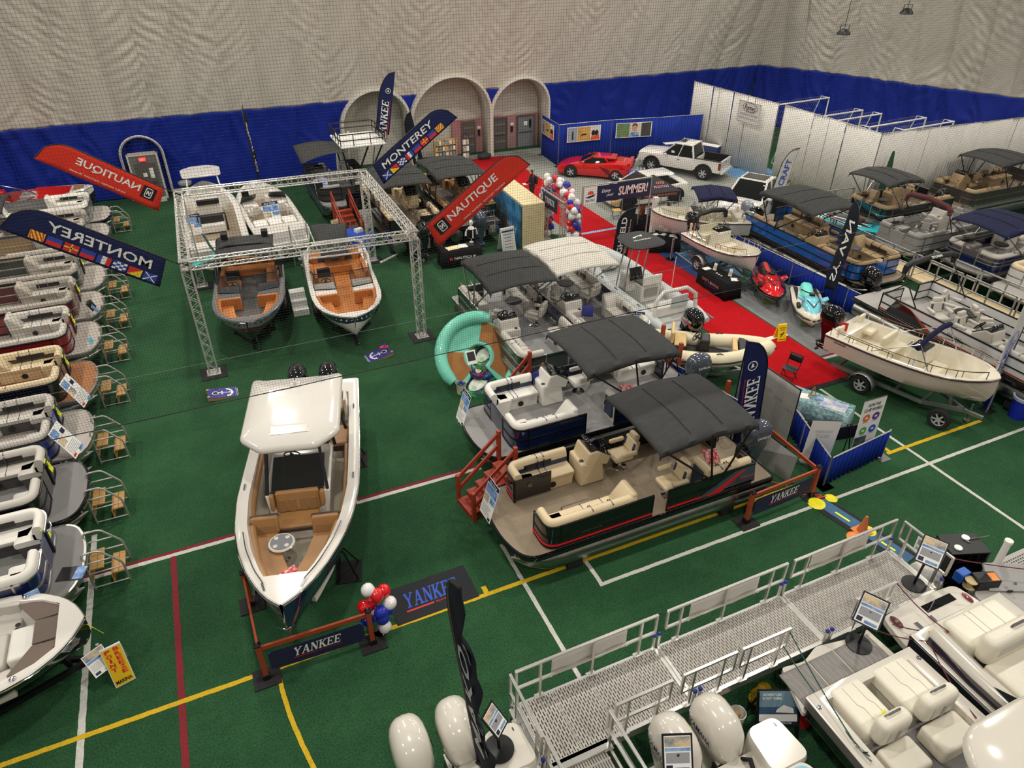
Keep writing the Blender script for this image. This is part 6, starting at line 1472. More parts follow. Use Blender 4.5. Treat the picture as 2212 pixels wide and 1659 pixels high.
MB().box(-.5,.3,-.55,.55,1.882,1.892).build('roof_panel',mat('roof_dark',(60,56,54),.3),tk2)
MB().add([(1.6,-.5,1.232),(2.2,-.5,1.20),(2.2,.5,1.20),(1.6,.5,1.232)],[(0,1,2,3)]).build('hood_panel',paint_white,tk2,smooth=0);text('hood_lettering','Romeo',ink_red,tk2,frame((1.9,.1,1.235),(0,1,0),(-1,0,-.05)),.6,.2,.01)
ev=car('electric_car','white fastback crossover with black roof glass behind the small black tent','car',(22.3,32.0,.008),R(178),[(2.3,.75,.25,.62,.66),(2.15,.88,.2,.74,.80),(1.4,.94,.17,.90,.98),(.8,.94,.17,.96,1.02),(-.9,.95,.17,1.0,1.04),(-1.7,.95,.22,1.04,1.1),(-2.25,.88,.36,1.0,1.08)],paint_white,
  (1.3,-2.0,.82,.97,.35,-1.0,.60,1.58),(1.48,-1.48),.36,.94,flare=black,spokes=5,rim=black,roof=(.2,-1.5))
# ---------------------------------------------------------------- skiffs
def skiff(label,loc,rz,L,hb,deck=gel_cream,hull_m=None,wheels=(-.4,),free=1.55,console_x=.2,rails=True,seat_m=None,motors=1,bim=None,boot=None,mot=None,band=None,brand=None,tongue=.9,fine=.55,motor_s=1.0):
    st=stations(L,hb,free,free+.28,chine=.95,keel=.62,fine=fine)
    h=Hull(label,loc,rz,st,hull_m or gel_cream,deck,rub_m=mat('rub_maroon',(58,26,32),.3),rub=.03,cap_w=.15,sole=1.08,bow_close=.93,x_in=(-L/2+.55,L/2-.45),sole_m=floor_nonskid,band=band,band_m=gel_white,name='skiff');t=h.t;k=L/5.2
    c=MB().box(console_x-.35,console_x+.3,-.36,.36,1.08,1.9,(console_x-.25,console_x+.25,-.34,.34)).build('console',deck,t,bevel=.06,seg=3)
    MB().box(console_x-.28,console_x+.2,-.33,.33,1.9,1.93).build('dash',blackgloss,c);b=MB()
    for y in(-.2,-.05,.1):b.lathe([(0,1.935),(.05,1.935),(.05,1.94),(0,1.94)],10,(console_x-.15,y,0))
    stuff(b.build('gauge',deck,c));MB().add([(console_x+.2,-.3,1.93),(console_x+.2,.3,1.93),(console_x+.05,.26,2.2),(console_x+.05,-.26,2.2)],[(0,1,2,3)]).build('windscreen',glass,c);helm_wheel(c,(console_x-.42,0,1.8),0,chrome)
    MB().box(console_x+.3,console_x+.75,-.38,.38,1.08,1.42).build('front_seat',seat_m or vinyl_cream,t,bevel=.04)
    ls=MB().box(console_x-1.15*k,console_x-.65*k,-.48,.48,1.08,1.55).build('leaning_seat',seat_m or vinyl_cream,t,bevel=.05);MB().box(console_x-1.2*k,console_x-1.05*k,-.48,.48,1.6,1.9).build('leaning_back',seat_m or vinyl_cream,ls,bevel=.05)
    for s in(-1,1):
        a=MB().box(-L/2+.35,-L/2+.85,min(s*.45,s*(hb-.2)),max(s*.45,s*(hb-.2)),1.3,1.45).build('stern_seat',seat_m or vinyl_cream,t,bevel=.04);MB().box(-L/2+.25,-L/2+.35,min(s*.5,s*(hb-.25)),max(s*.5,s*(hb-.25)),1.45,1.85).build('stern_back',seat_m or vinyl_cream,a,bevel=.04)
    if rails:h.rail(L*.08,L/2-.25,.08,.26,chrome,4);h.rail(-L*.42,-L*.05,.08,.2,chrome,3)
    for i in range(motors):outboard(t,(-L/2-.12,0 if motors==1 else(-.4 if i==0 else .4),1.35),0,0,mot or blackgloss,None,motor_s,brand,ink_white)
    if bim:bimini(t,*bim)
    if boot:boot_bimini(t,*boot)
    if wheels:trailer(t,L,hb*.95,tongue,wheels,.4,galv)
    return t,h
vinyl_cream=mat('vinyl_cream',(224,214,186),.5,noise=(3,.05));gel_pink=mat('gel_pinkish',(226,204,190),.15,coat=.6)
wh,hh=skiff('cream center console skiff on a galvanised trailer, bow towards the white marina flag',(19.52,12.32,0),R(-75),4.9,1.1,hull_m=gel_pink,wheels=(-.9,),seat_m=vinyl_cream,motor_s=1.1,tongue=.35)
hh.rail(-2.3,2.2,.05,.28,mat('rail_bronze',(150,120,100),.25,.9),7,.013)
boot_=MB().tube([(.35,-1.0,2.25),(.4,-.5,2.5),(.42,.3,2.58),(.4,.95,2.45)],.085,8).build('canopy_boot',canvas_navy,wh)
for s in(-1,1):MB().tube([(-.9,s*1.0,1.6),(.38,s*.98,2.4)],.016,6).build('boot_pole',chrome,boot_);MB().tube([(.9,s*1.0,1.6),(.4,s*.98,2.4)],.016,6).build('boot_pole',chrome,boot_)
wheel(wh,(1.6,-.95,.33),.33,.2,-1,6);
text('lettering','WHALER',ink_black,wh,hh_M:=frame((-1.9,-1.06,1.42),(1,0,0),(0,0,1)),.42,.07,.01)
sp_tag=poster('red_price_card','red and black price card standing on the stern of the trailered cream skiff',(18.51,14.30,1.75),(.6,-.8,0),(-.2,-.1,1),.24,.34,2,'sign');sp_tag.data.materials[0]=ink_red
nt_=poster('spec_sheet','pale spec sheet stuck on the hull side of the trailered cream skiff',(19.01,12.27,1.25),(.5,-.87,0),(-.1,-.05,1),.3,.34,1,'sign')
w2,h2_=skiff('small white skiff with black canopy boot, pointing at the black marina table',(20.15,22.5,0),R(-88),3.9,.86,hull_m=gel_white,wheels=(-.6,),free=1.3,console_x=-.3,boot=((-1.2,1.32),(-1.1,2.45),.82,black,chrome,-.2),fine=.45)
w3,h3_=skiff('cream skiff under a navy canopy parked broadside by the photo tent',(20.9,25.35,0),R(154),4.4,.95,wheels=(-.6,),hull_m=gel_white,motors=1,bim=(-1.4,.35,.92,2.75,canvas_navy,[(-.5,.04),(-.5,.5),(-.4,.96)],chrome,.12),seat_m=vinyl_cream)
bim_fix=None
tag(outboard(None,(22.7,24.35,1.2),R(154),0,mat('motor_silver',(150,156,164),.2,.3,coat=.6),None,1.0),'silver outboard on the stern of the long blue pontoon','outboard')
# ---------------------------------------------------------------- inflatables
def rib(label,loc,rz,L,hb,r,z,tube_m,deck_m,trim,name='rib_boat',bowz=.35):
    t=thing(name,label,'boat',loc,rz);pts=[]
    for k in range(13):
        u=k/12;x=lerp(-L/2,L/2-.2,u);w_=(hb-r)*(1-max(0,(u-.6)/.4)**2.4*.72);pts.append((x,w_,z+bowz*max(0,(u-.45)/.55)**2))
    path=pts+[(L/2-.02,pts[-1][1]*.5,z+bowz*1.05),(L/2+.02,0,z+bowz*1.06),(L/2-.02,-pts[-1][1]*.5,z+bowz*1.05)]+[(x,-y,zz) for x,y,zz in pts[::-1]]
    tb=MB().tube(path,[r*.35,r*.8]+[r]*(len(path)-4)+[r*.8,r*.35],14).build('collar_tube',tube_m,t,smooth=60)
    for zo,nm in((-.0,'rub_strake'),):MB().tube([(x+(.0),y+(r*.97 if y>.02 else(-r*.97 if y<-.02 else 0)),zz) if abs(y)>.02 else(x+r*.97,y,zz) for x,y,zz in path],.035,6).build(nm,trim,tb)
    MB().prism([(x,y-r*.3 if y>0 else y+r*.3) for x,y,zz in path],z-.15,z-.1).build('deck',deck_m,t)
    rows=[]
    for k in range(9):
        u=k/8;x=lerp(-L/2+.1,L/2-.1,u);w_=(hb-r)*(1-u**3*.75);rows.append([(x,-w_,z-.1+.3*u**2),(x,-w_*.6,z-.35+.35*u**2),(x,0,z-.6+.5*u**3),(x,w_*.6,z-.35+.35*u**2),(x,w_,z-.1+.3*u**2)])
    MB().loft(rows,closed=False).build('hull',deck_m if trim is not black else mat('hull_alu',(120,120,122),.4,.4),t)
    b=MB()
    for s in(-1,1):
        for u in(.3,.5,.7):i=int(u*12);x,y,zz=pts[i];b.tube([(x-.12,s*(y+r*.2),zz+r*.96),(x,s*(y+r*.2),zz+r*1.12),(x+.12,s*(y+r*.2),zz+r*.96)],.018,5)
    stuff(b.build('grab_handle',trim,tb))
    return t,z-.1
hyp_gray=mat('hypalon_gray',(190,194,192),.55,noise=(4,.06));hyp_cream=mat('hypalon_cream',(222,212,180),.55,noise=(4,.06));foam_tan=mat('foam_tan',(206,176,120),.6)
rb1,z0=rib('large pale gray inflatable boat with black round top and white console',(14.45,20.6,0),R(91),6.4,1.2,.27,1.15,hyp_gray,mat('deck_palegray',(176,178,176),.5),mat('trim_slate',(110,118,124),.6))
ro=MB().box(.05,.65,-.38,.38,z0,z0+.75,(.15,.6,-.36,.36)).build('console',gel_white,rb1,bevel=.06,seg=3);MB().add([(.02,-.28,z0+.5),(.02,.28,z0+.5),(.18,.26,z0+.95),(.18,-.26,z0+.95)],[(0,1,2,3)]).build('dash',blackgloss,ro,smooth=0).modifiers.new('s','SOLIDIFY').thickness=.04;helm_wheel(ro,(-.08,.0,z0+.62),0,None,50,.2)
for s in(-1,1):
    MB().tube([(.2,s*.4,z0),(.1,s*.38,z0+1.0),(-.1,s*.36,3.1)],.03,6).build('top_frame',alu,ro);MB().tube([(.75,s*.4,z0),(.6,s*.38,z0+1.0),(.35,s*.36,3.1)],.03,6).build('top_frame',alu,ro)
tp_=fillet_c([(-.75,-.85),(.85,-.7),(.85,.7),(-.75,.85)],.6,6);T_=MB().loft([[(x*.96,y*.96,3.1) for x,y in tp_],[(x,y,3.15) for x,y in tp_],[(x*.85,y*.85,3.21) for x,y in tp_]]).build('t_top',mat('top_black',(52,52,52),.8),rb1,smooth=50)
text('lettering','HIGHFIELD',ink_white,T_,frame((-.1,.0,3.215),(0,-1,0),(1,0,0)),.75,.1,.01);MB().add([(.1,.25,3.216),(.2,.25,3.216),(.35,-.25,3.216),(.22,-.05,3.216),(.18,-.15,3.216)],[(0,1,2),(2,3,4)]).build('emblem',ink_white,T_,smooth=0)
ls=MB().box(-.95,-.5,-.42,.42,z0,z0+.7).build('leaning_post',gel_white,rb1,bevel=.05,seg=3);MB().box(-.9,-.5,-.4,.4,z0+.7,z0+.78).build('seat_pad',mat('vinyl_checker',(70,70,72),.6),ls,bevel=.02);MB().box(-1.02,-.93,-.42,.42,z0+.72,z0+1.1).build('seat_back',gel_white,ls,bevel=.04);MB().box(-1.0,-.985+.0,-.28,.28,z0+.25,z0+.6).build('locker_hatch',mat('hatch_gray',(150,148,140),.5),ls)
MB().tube([(-.55,-.5,z0+.4),(-.3,-.52,z0+.75),(-.75,-.52,z0+.8),(-.95,-.5,z0+.4)],.03,6).build('arm_rail',gel_white,ls)
ar=MB().tube([(-2.5,-.9,z0+.1),(-2.45,-.85,z0+.85),(-2.35,-.5,z0+1.1),(-2.35,.5,z0+1.1),(-2.45,.85,z0+.85),(-2.5,.9,z0+.1)],.075,8).build('stern_arch',gel_white,rb1,smooth=60);MB().tube([(-2.35,.2,z0+1.1),(-2.4,.2,z0+2.4)],.012,5).build('whip_antenna',paper,ar)
sc_=MB().box(-2.2,-1.7,-.75,.75,z0,z0+.4).build('stern_bench',gel_white,rb1,bevel=.05);MB().box(-2.3,-2.2,-.7,.0,z0+.35,z0+.8).build('bench_back',hyp_gray,sc_,bevel=.04)
MB().box(2.0,2.6,-.45,.45,z0+.1,z0+.35).build('bow_locker',mat('pad_white',(222,218,206),.5),rb1,bevel=.06);outboard(rb1,(-3.25,0,1.15),0,0,blackgloss,None,1.15,'MERCURY',paper,ink_red)
cr=MB()
for s in(-1,1):cr.box(-2.6,1.8,s*.75-.08,s*.75+.08,0,.58)
for x in(-2,0,1.5):cr.box(x-.06,x+.06,-.8,.8,0,.3)
cr.build('cradle',galv,rb1)
rb2,z0=rib('small cream inflatable tender with black trim and tan seats',(14.2,16.05,0),R(-37),4.1,.92,.25,.95,hyp_cream,mat('deck_black',(40,40,42),.6),black)
b=MB().box(-.2,.2,-.3,.3,z0,z0+.62,(-.1,.2,-.28,.28)).build('console',black,rb2,bevel=.05);helm_wheel(b,(-.25,.0,z0+.6),0,None,55,.17);MB().box(-.95,-.55,-.42,.42,z0,z0+.38).build('helm_seat',black,rb2,bevel=.03);MB().box(-.95,-.55,-.42,.42,z0+.38,z0+.45).build('seat_pad',foam_tan,rb2,bevel=.03);MB().box(-1.08,-.97,-.42,.42,z0+.45,z0+.85).build('seat_back',foam_tan,rb2,bevel=.03)
MB().prism([(1.15,-.4),(1.85,-.28),(1.98,0),(1.85,.28),(1.15,.4)],z0+.3,z0+.52).build('bow_pad',mat('deck_black',(40,40,42),.6),rb2,bevel=.03);MB().box(.95,1.1,-.42,.42,z0+.3,z0+.48).build('bow_step',foam_tan,rb2)
text('lettering','HIGHFIELD',mat('ink_bronze',(70,56,30),.5),rb2,frame((-.9,-.93,.99),(1,0,0),(0,.0,1)),.75,.11,.01);outboard(rb2,(-2.15,0,1.0),0,0,blackgloss,None,.9,'MERCURY',paper,ink_red);trailer(rb2,4.1,.8,.3,(-.4,),.33,galv);text('trailer_lettering','EZ LOADER',ink_black,rb2,frame((.3,-.55,.34),(1,0,0),(0,0,1)),.5,.07,.01)
# ---------------------------------------------------------------- middle pontoons
green_p=mat('fence_green',(36,50,46),.2)
mp1=pontoon('dark green fenced pontoon with charcoal canopy and cream seats, bow to the turquoise float',(9.15,19.65,0),R(-90),L=7.2,dz=.95,deck=mat('floor_woven_gray',(150,150,150),.7,noise=(14,.25),stretch=(8,1,1)),panel=green_p,rail=alu,seat=vinyl_gray,acc=vinyl_midgray,bowdeck=.85,stern=.7,gate=.4,helm=(.5,-1,vinyl_gray),chairs=[(-.5,-.6,R(150)),(-.3,.65,R(-140))],
  lounges=[(-1,1.0,2.7,True),(1,.9,2.5,False),(1,-2.8,-1.2,False),(-1,-2.8,-1.6,False)],bim=(-2.55,.3,2.95,canvas_gray,[(-1.6,.06),(-1.4,.5),(-1.4,.94)],alu),tables=[(-1.1,.2,.3,black)],side_gate=[(1,-.9,.6)],ladder=True)
mp2=pontoon('navy fenced pontoon with off white canopy and cream seats beside the gray inflatable',(11.75,20.0,0),R(-90),L=7.2,dz=.95,deck=mat('floor_woven_gray',(150,150,150),.7),panel=gel_navy,rail=alu,seat=vinyl_gray,acc=vinyl_midgray,bowdeck=.85,stern=.7,gate=.4,helm=(.5,-1,vinyl_gray),chairs=[(-.4,-.6,R(20)),(-.6,.6,R(-160))],
  lounges=[(-1,1.0,2.7,True),(1,.4,2.5,True,1),(1,-2.8,-1.0,False),(-1,-2.8,-1.6,False)],bim=(-2.5,.35,2.95,canvas_white,[(-1.6,.06),(-1.4,.5),(-1.4,.94)],alu),tables=[(-1.3,.0,.3,black)],motor=mat('motor_pale',(176,182,186),.25,coat=.6))
# ---------------------------------------------------------------- pontoons behind the truss
pontoon('tan seated black pontoon with charcoal canopy, its black outboard behind the right truss leg',(8.6,32.9,0),R(90),L=7.0,dz=1.1,tubes=3,deck=floor_tan,panel=blackgloss,rail=blackmetal,edge=blackgloss,seat=vinyl_tan,acc=vinyl_brown,helm=(.3,-1,vinyl_tan),chairs=[(-.5,-.6,0),(-.4,.6,0)],lounges=[(1,.6,2.4,True),(-1,.9,2.4,True),(1,-2.9,-1.2,False),(-1,-2.9,-1.5,False)],bim=(-1.9,1.6,3.0,canvas_gray,[(-1.2,.06),(-.6,.5),(-.6,.94)],blackmetal),motor=blackgloss,motor_kw=dict(s=1.2),ladder=True)
pontoon('camel seated black pontoon with charcoal canopy and chrome tow rails behind the red banner',(11.45,33.2,0),R(90),L=7.0,dz=1.1,tubes=3,deck=mat('floor_dark',(92,86,78),.7),panel=blackgloss,rail=chrome,edge=blackgloss,seat=vinyl_camel,acc=vinyl_brown,helm=(.3,-1,vinyl_camel),chairs=[(-.5,-.6,0)],lounges=[(1,.6,2.4,True),(-1,.9,2.4,True),(1,-2.9,-1.2,False),(-1,-2.9,-1.2,False)],bim=(-1.9,1.6,3.0,canvas_gray,[(-1.2,.06),(-.6,.5),(-.6,.94)],blackmetal),motor=mat('motor_navy',(52,62,78),.15,coat=1),motor_kw=dict(s=1.2),ladder=True)
dd=pontoon('gray pontoon with a white railed upper deck in front of the left arch',(6.9,38.2,0),R(-90),L=6.2,W=3.0,dz=1.0,deck=floor_carpet,panel=mat('fence_charcoal',(52,52,54),.3),rail=blackmetal,edge=alu,seat=vinyl_midgray,acc=vinyl_dark,helm=(-.5,-1,vinyl_dark),chairs=[(-1.0,-.6,0),(-1.0,.6,0)],lounges=[(-1,.3,2.0,True),(1,.3,2.0,True)],tubes=3)
ud=MB().box(-2.2,.6,.2,2.6,3.1,3.22).build('upper_deck',white_paint,dd,bevel=.04)
b=MB()
for z in(3.5,3.8):b.tube([(x,y,z) for x,y in fillet_c([(-2.2,.2),(.6,.2),(.6,2.6),(-2.2,2.6)],.2,4)],.03,6,True)
for x in(-2.15,-1.4,-.7,0,.55):
    for y in(.22,2.58):b.tube([(x,y,3.2),(x,y,3.8)],.025,6)
for y in(.9,1.8):b.tube([(.58,y,3.2),(.58,y,3.8)],.025,6)
b.build('deck_railing',blackmetal,ud)
for x in(-1.9,.3):
    for y,y2 in((.3,.6),(2.5,1.4)):MB().bar((x,y,3.1),(x*.8,y2,1.1),.07).build('deck_strut',blackmetal,ud)
MB().grid(lambda u,v:(lerp(-1.0,1.3,v),lerp(.2,-2.0,u),3.15+.12*sin(pi*u)-.35*u*v),10,8).build('side_canopy',canvas_gray,dd).modifiers.new('s','SOLIDIFY').thickness=.02
for x in(-.9,1.2):MB().tube([(x,-1.9,2.95 if x<0 else 2.8),(x*.4,-.9,1.7)],.025,6).build('canopy_pole',blackmetal,dd)
sl=MB().loft([[(-2.3-.9*u,.9+q,3.15-2.4*u**1.2+zz) for q,zz in((-.35,.15),(-.3,0),(.3,0),(.35,.15))] for u in[k/10 for k in range(11)]],(False,False),closed=False).build('water_slide',white_paint,ud);sl.modifiers.new('s','SOLIDIFY').thickness=.04
# ---------------------------------------------------------------- right hand boats
bluefence=mat('fence_bright_blue',(22,84,160),.12,coat=1)
pontoon('long bright blue pontoon with brown seats and charcoal canopy behind the low blue drape',(23.85,21.1,.15),R(-90),L=8.0,W=2.6,dz=1.0,deck=floor_tan,panel=bluefence,rail=blackmetal,edge=blackgloss,seat=vinyl_beige,acc=vinyl_brown,bowdeck=.5,stern=.9,gate=.3,helm=(.9,-1,vinyl_beige),chairs=[(.0,-.5,R(180)),(.3,.5,0)],lounges=[(1,1.4,3,True,1),(-1,1.6,3,True),(1,-2.6,-.8,False),(-1,-2.6,-1.2,False)],bim=(-2.5,.8,2.95,canvas_gray,[(-1.6,.06),(-1.2,.5),(-1.2,.94)],blackmetal),tables=[(2.0,.1,.28,black)],motor=mat('motor_silver',(150,156,164),.2),tubes=3,fr=.9)
sy=pontoon('pale gray pontoon with orange swoosh, folded black canopy arch and gray captain chairs',(23.0,12.7,.1),R(-90),L=8.2,W=2.6,dz=1.0,deck=mat('floor_palegray',(170,166,160),.7,noise=(12,.2),stretch=(8,1,1)),panel=mat('fence_palegray',(206,206,204),.2,coat=.6),rail=blackmetal,stripe=mat('stripe_orange',(150,60,34),.4),edge=blackgloss,seat=vinyl_gray,acc=vinyl_dark,bowdeck=.7,stern=1.2,gate=.35,helm=(.9,-1,vinyl_gray),chairs=[(-1.4,.5,R(20)),(-.3,.6,R(60)),(-1.1,-.5,R(-20)),(.0,-.55,0)],lounges=[(-1,1.5,3,True),(1,1.9,3,True,1)],tables=[(-.6,.05,.35,blackgloss)],motor=blackgloss,motor_kw=dict(s=1.15),tubes=3,boot=((-1.5,1.6),(-2.4,3.0),1.22,black,blackmetal,-2.9))
MB().add([(-2.6,-1.30,1.1),(-.9,-1.30,1.1),(-1.6,-1.30,1.55),(-2.3,-1.30,1.66)],[(0,1,2,3)]).build('black_swoosh',gel_black,sy,smooth=0);MB().add([(-.9,-1.305,1.1),(-.55,-1.305,1.1),(-1.7,-1.305,1.6),(-2.2,-1.305,1.66),(-1.6,-1.305,1.55)],[(0,1,2,3,4)]).build('orange_swoosh',mat('stripe_orange',(150,60,34),.4),sy,smooth=0)
text('lettering','SYLVAN',ink_black,sy,frame((.1,-1.306,1.4),(1,0,0),(0,0,1)),.5,.12,.01);text('boot_lettering','SYLVAN',ink_white,sy,frame((-2.25,0,3.13),(0,1,0),(-1,0,.6)),.5,.1,.02)
tq=Hull('slim turquoise runabout with two dark open cockpits and chrome windscreen',(27.7,22.3,.1),R(-70),stations(4.6,.72,1.1,1.18,chine=.75,keel=.5,fine=.85),mat('gel_silvergray',(176,178,176),.2,coat=.5),mat('gel_turquoise',(40,190,205),.12,coat=.8),rub_m=chrome,rub=.02,cap_w=.7,sole=.8,x_in=(-2.1,-2.0),band=(.6,1.0),band_m=mat('gel_turquoise',(40,190,205)))
t=tq.t
for x0,x1 in((-1.5,-.5),(-.1,.7)):c_=MB().prism(fillet_c([(x0,-.42),(x1,-.36),(x1,.36),(x0,.42)],.12,4),1.155,1.17).build('cockpit',mat('cockpit_brown',(52,30,24),.5),t);MB().tube([(x,y,1.17) for x,y in fillet_c([(x0,-.42),(x1,-.36),(x1,.36),(x0,.42)],.12,4)],.02,6,True).build('cockpit_rim',chrome,c_);MB().box(x0+.1,x0+.3,-.32,.32,1.16,1.3).build('bench_back',mat('cockpit_brown',(52,30,24)),c_,bevel=.03)
MB().add([(.85,-.4,1.17),(.85,.4,1.17),(.7,.34,1.42),(.7,-.34,1.42)],[(0,1,2,3)]).build('windscreen',glass,t);MB().box(-2.2,2.0,-.05,.05,1.165,1.172).build('white_stripe',white_paint,t);MB().box(-1.8,1.6,-.5,.5,.1,.5).build('support_block',mat('block_dark',(30,30,30)),t)
pontoon('tan seated black pontoon with charcoal canopy, set broadside in front of the white drape corner',(31.1,23.0,.15),R(180),L=5.2,W=2.4,dz=1.0,deck=floor_tan,panel=blackgloss,rail=alu,seat=vinyl_beige,acc=vinyl_brown,bowdeck=.35,stern=.4,gate=.3,helm=(-.3,-1,vinyl_beige),chairs=[(-.8,-.5,0)],lounges=[(1,.6,2,True),(-1,.9,2,True,1),(1,-2,-.6,False)],bim=(.3,2.6,2.95,canvas_gray,[(1.2,.06),(1.3,.5),(1.3,.94)],alu),tables=[(1.2,0,.25,black)],motor=blackgloss)
pontoon('tan seated pontoon under the charcoal canopy at the far right, against the white drape',(37.6,23.0,.15),R(180),L=7.4,W=2.5,dz=1.0,deck=floor_tan,panel=mat('fence_smoke',(60,54,50),.2),rail=alu,edge=alu,seat=vinyl_beige,acc=vinyl_brown,bowdeck=.8,stern=.4,gate=.6,helm=(1.5,-1,vinyl_beige),chairs=[(.8,-.5,0)],lounges=[(-1,1.8,3,True),(1,1.0,3,True),(1,-3,-.6,False),(-1,-2.5,-.8,False)],bim=(-1.4,1.5,2.95,canvas_gray,[(-.3,.06),(.4,.5),(.4,.94)],blackmetal))
pontoon('gray fishing pontoon with pedestal chairs and a folded maroon canopy arch',(30.1,19.85,.1),R(180),L=6.2,W=2.3,dz=1.0,deck=mat('floor_graycarpet',(140,136,132),.9),panel=mat('fence_graypanel',(150,150,150),.3),rail=alu,seat=vinyl_midgray,acc=vinyl_dark,bowdeck=.3,stern=.4,gate=.4,helm=(-.6,-1,vinyl_gray),chairs=[(1.4,.2,R(30)),(.3,-.4,R(160)),(-1.1,-.4,0)],lounges=[(1,1.2,2.6,True),(-1,1.4,2.6,True),(1,-1.6,.3,False)],boot=((.8,1.6),(1.4,2.85),1.1,canvas_maroon,blackmetal,.2),motor=blackgloss)
pontoon('navy pontoon with silver rails, cream seats and a navy canopy on the right',(31.2,17.1,.1),R(180),L=6.4,W=2.45,dz=1.0,deck=mat('floor_graycarpet',(140,136,132),.9),panel=gel_navy,rail=alu,seat=vinyl_gray,acc=vinyl_dark,bowdeck=.3,stern=.4,gate=.35,helm=(-.4,-1,vinyl_gray),chairs=[(-1,-.5,0)],lounges=[(1,.9,2.6,True,1),(-1,1.4,2.6,True),(1,-2.4,-.7,False)],bim=(.2,3.0,2.75,canvas_navy,[(1.2,.06),(1.3,.5),(1.3,.94)],alu),tables=[(1.2,.1,.28,black)],motor=motor_gray,rails=(0,.3,.45))
pontoon('cream seated pontoon with a chrome boarding rail at the right edge, nearest of that group',(30.4,14.35,.1),R(180),L=6.0,W=2.4,dz=.95,deck=mat('floor_palegray',(170,166,160)),panel=mat('fence_palegray',(206,206,204)),rail=alu,seat=vinyl_tan,acc=vinyl_brown,bowdeck=.9,stern=.4,gate=.4,lounges=[(1,0,2,True),(-1,0,2,True)],helm=(-1,-1,vinyl_tan))
wk=thing('walkway','tan boarded walkway with aluminium rails between the right hand boats','walkway',(0,0,0))
for k in range(7):MB().box(25.65,26.7,9.0+k*2.15,11.1+k*2.15,.8,.9).build('deck_board',mat('walkway_tan',(200,180,140),.7,noise=(6,.15)),wk)
for x in(25.7,26.65):
    for k in range(7):
        y0,y1=9.0+k*2.15,11.05+k*2.15;b=MB()
        for z in(1.35,1.85):b.bar((x,y0,z),(x,y1,z),.05,.045)
        for y in(y0+.02,(y0+y1)/2,y1-.02):b.bar((x,y,.85),(x,y,1.85),.05)
        if not(x>26 and k in(4,5)):b.build('guard_rail',alu_paint,wk)
for x in(25.8,26.5):
    for y in(9.5,13,17,21,23.8):MB().box(x-.04,x+.04,y-.04,y+.04,0,.8).build('walkway_leg',alu_paint,wk)
gr=thing('stair_rail','aluminium stair rail in front of the white drape by the tan pontoon','guard rail',(27.6,26.0,0),R(-12));b=MB()
for z in(1.2,1.75):b.bar((0,0,z-.3),(2.8,-.3,z),.05)
for u in(0,.33,.66,1):b.bar((2.8*u,-.3*u,0),(2.8*u,-.3*u,1.45+.3*u),.05)
b.build('rail',alu_paint,gr)
for k,(c_,c2,lab) in enumerate((('board_teal',(90,200,180),'teal and white paddle board lying on the rack by the white drape'),('board_orange',(222,74,36),'orange paddle board lying beside the teal and white one'))):
    o=thing('paddle_board',lab,'paddle board',(26.9+k*1.0,26.4-k*.35,1.45),R(-20));pl=fillet_c([(-.7,-.3),(.6,-.3),(.85,0),(.6,.3),(-.7,.3)],.2,5);MB().prism(pl,0,.16).build('board',mat(c_,c2,.3,coat=.5),o,bevel=.05);
    if k==0:MB().box(-.1,.35,-.3,.3,.155,.165).build('white_band',white_paint,o)
    MB().box(-.5,.5,-.2,.2,-1.4,0).build('stand',black,o)
um=thing('folded_umbrella','folded dark green umbrella standing by the white drape','umbrella',(31.9,24.75,0));MB().tube([(0,0,0),(0,0,3.5)],.03,8).build('pole',white_paint,um);MB().lathe([(.05,1.7),(.22,1.6),(.16,2.5),(.07,3.4),(.03,3.5),(0,3.52)],12).build('canopy',mat('umbrella_green',(20,70,44),.8,noise=(5,.3)),um);MB().lathe([(0,0),(.25,0),(.25,.06),(0,.06)],14).build('base',black,um)
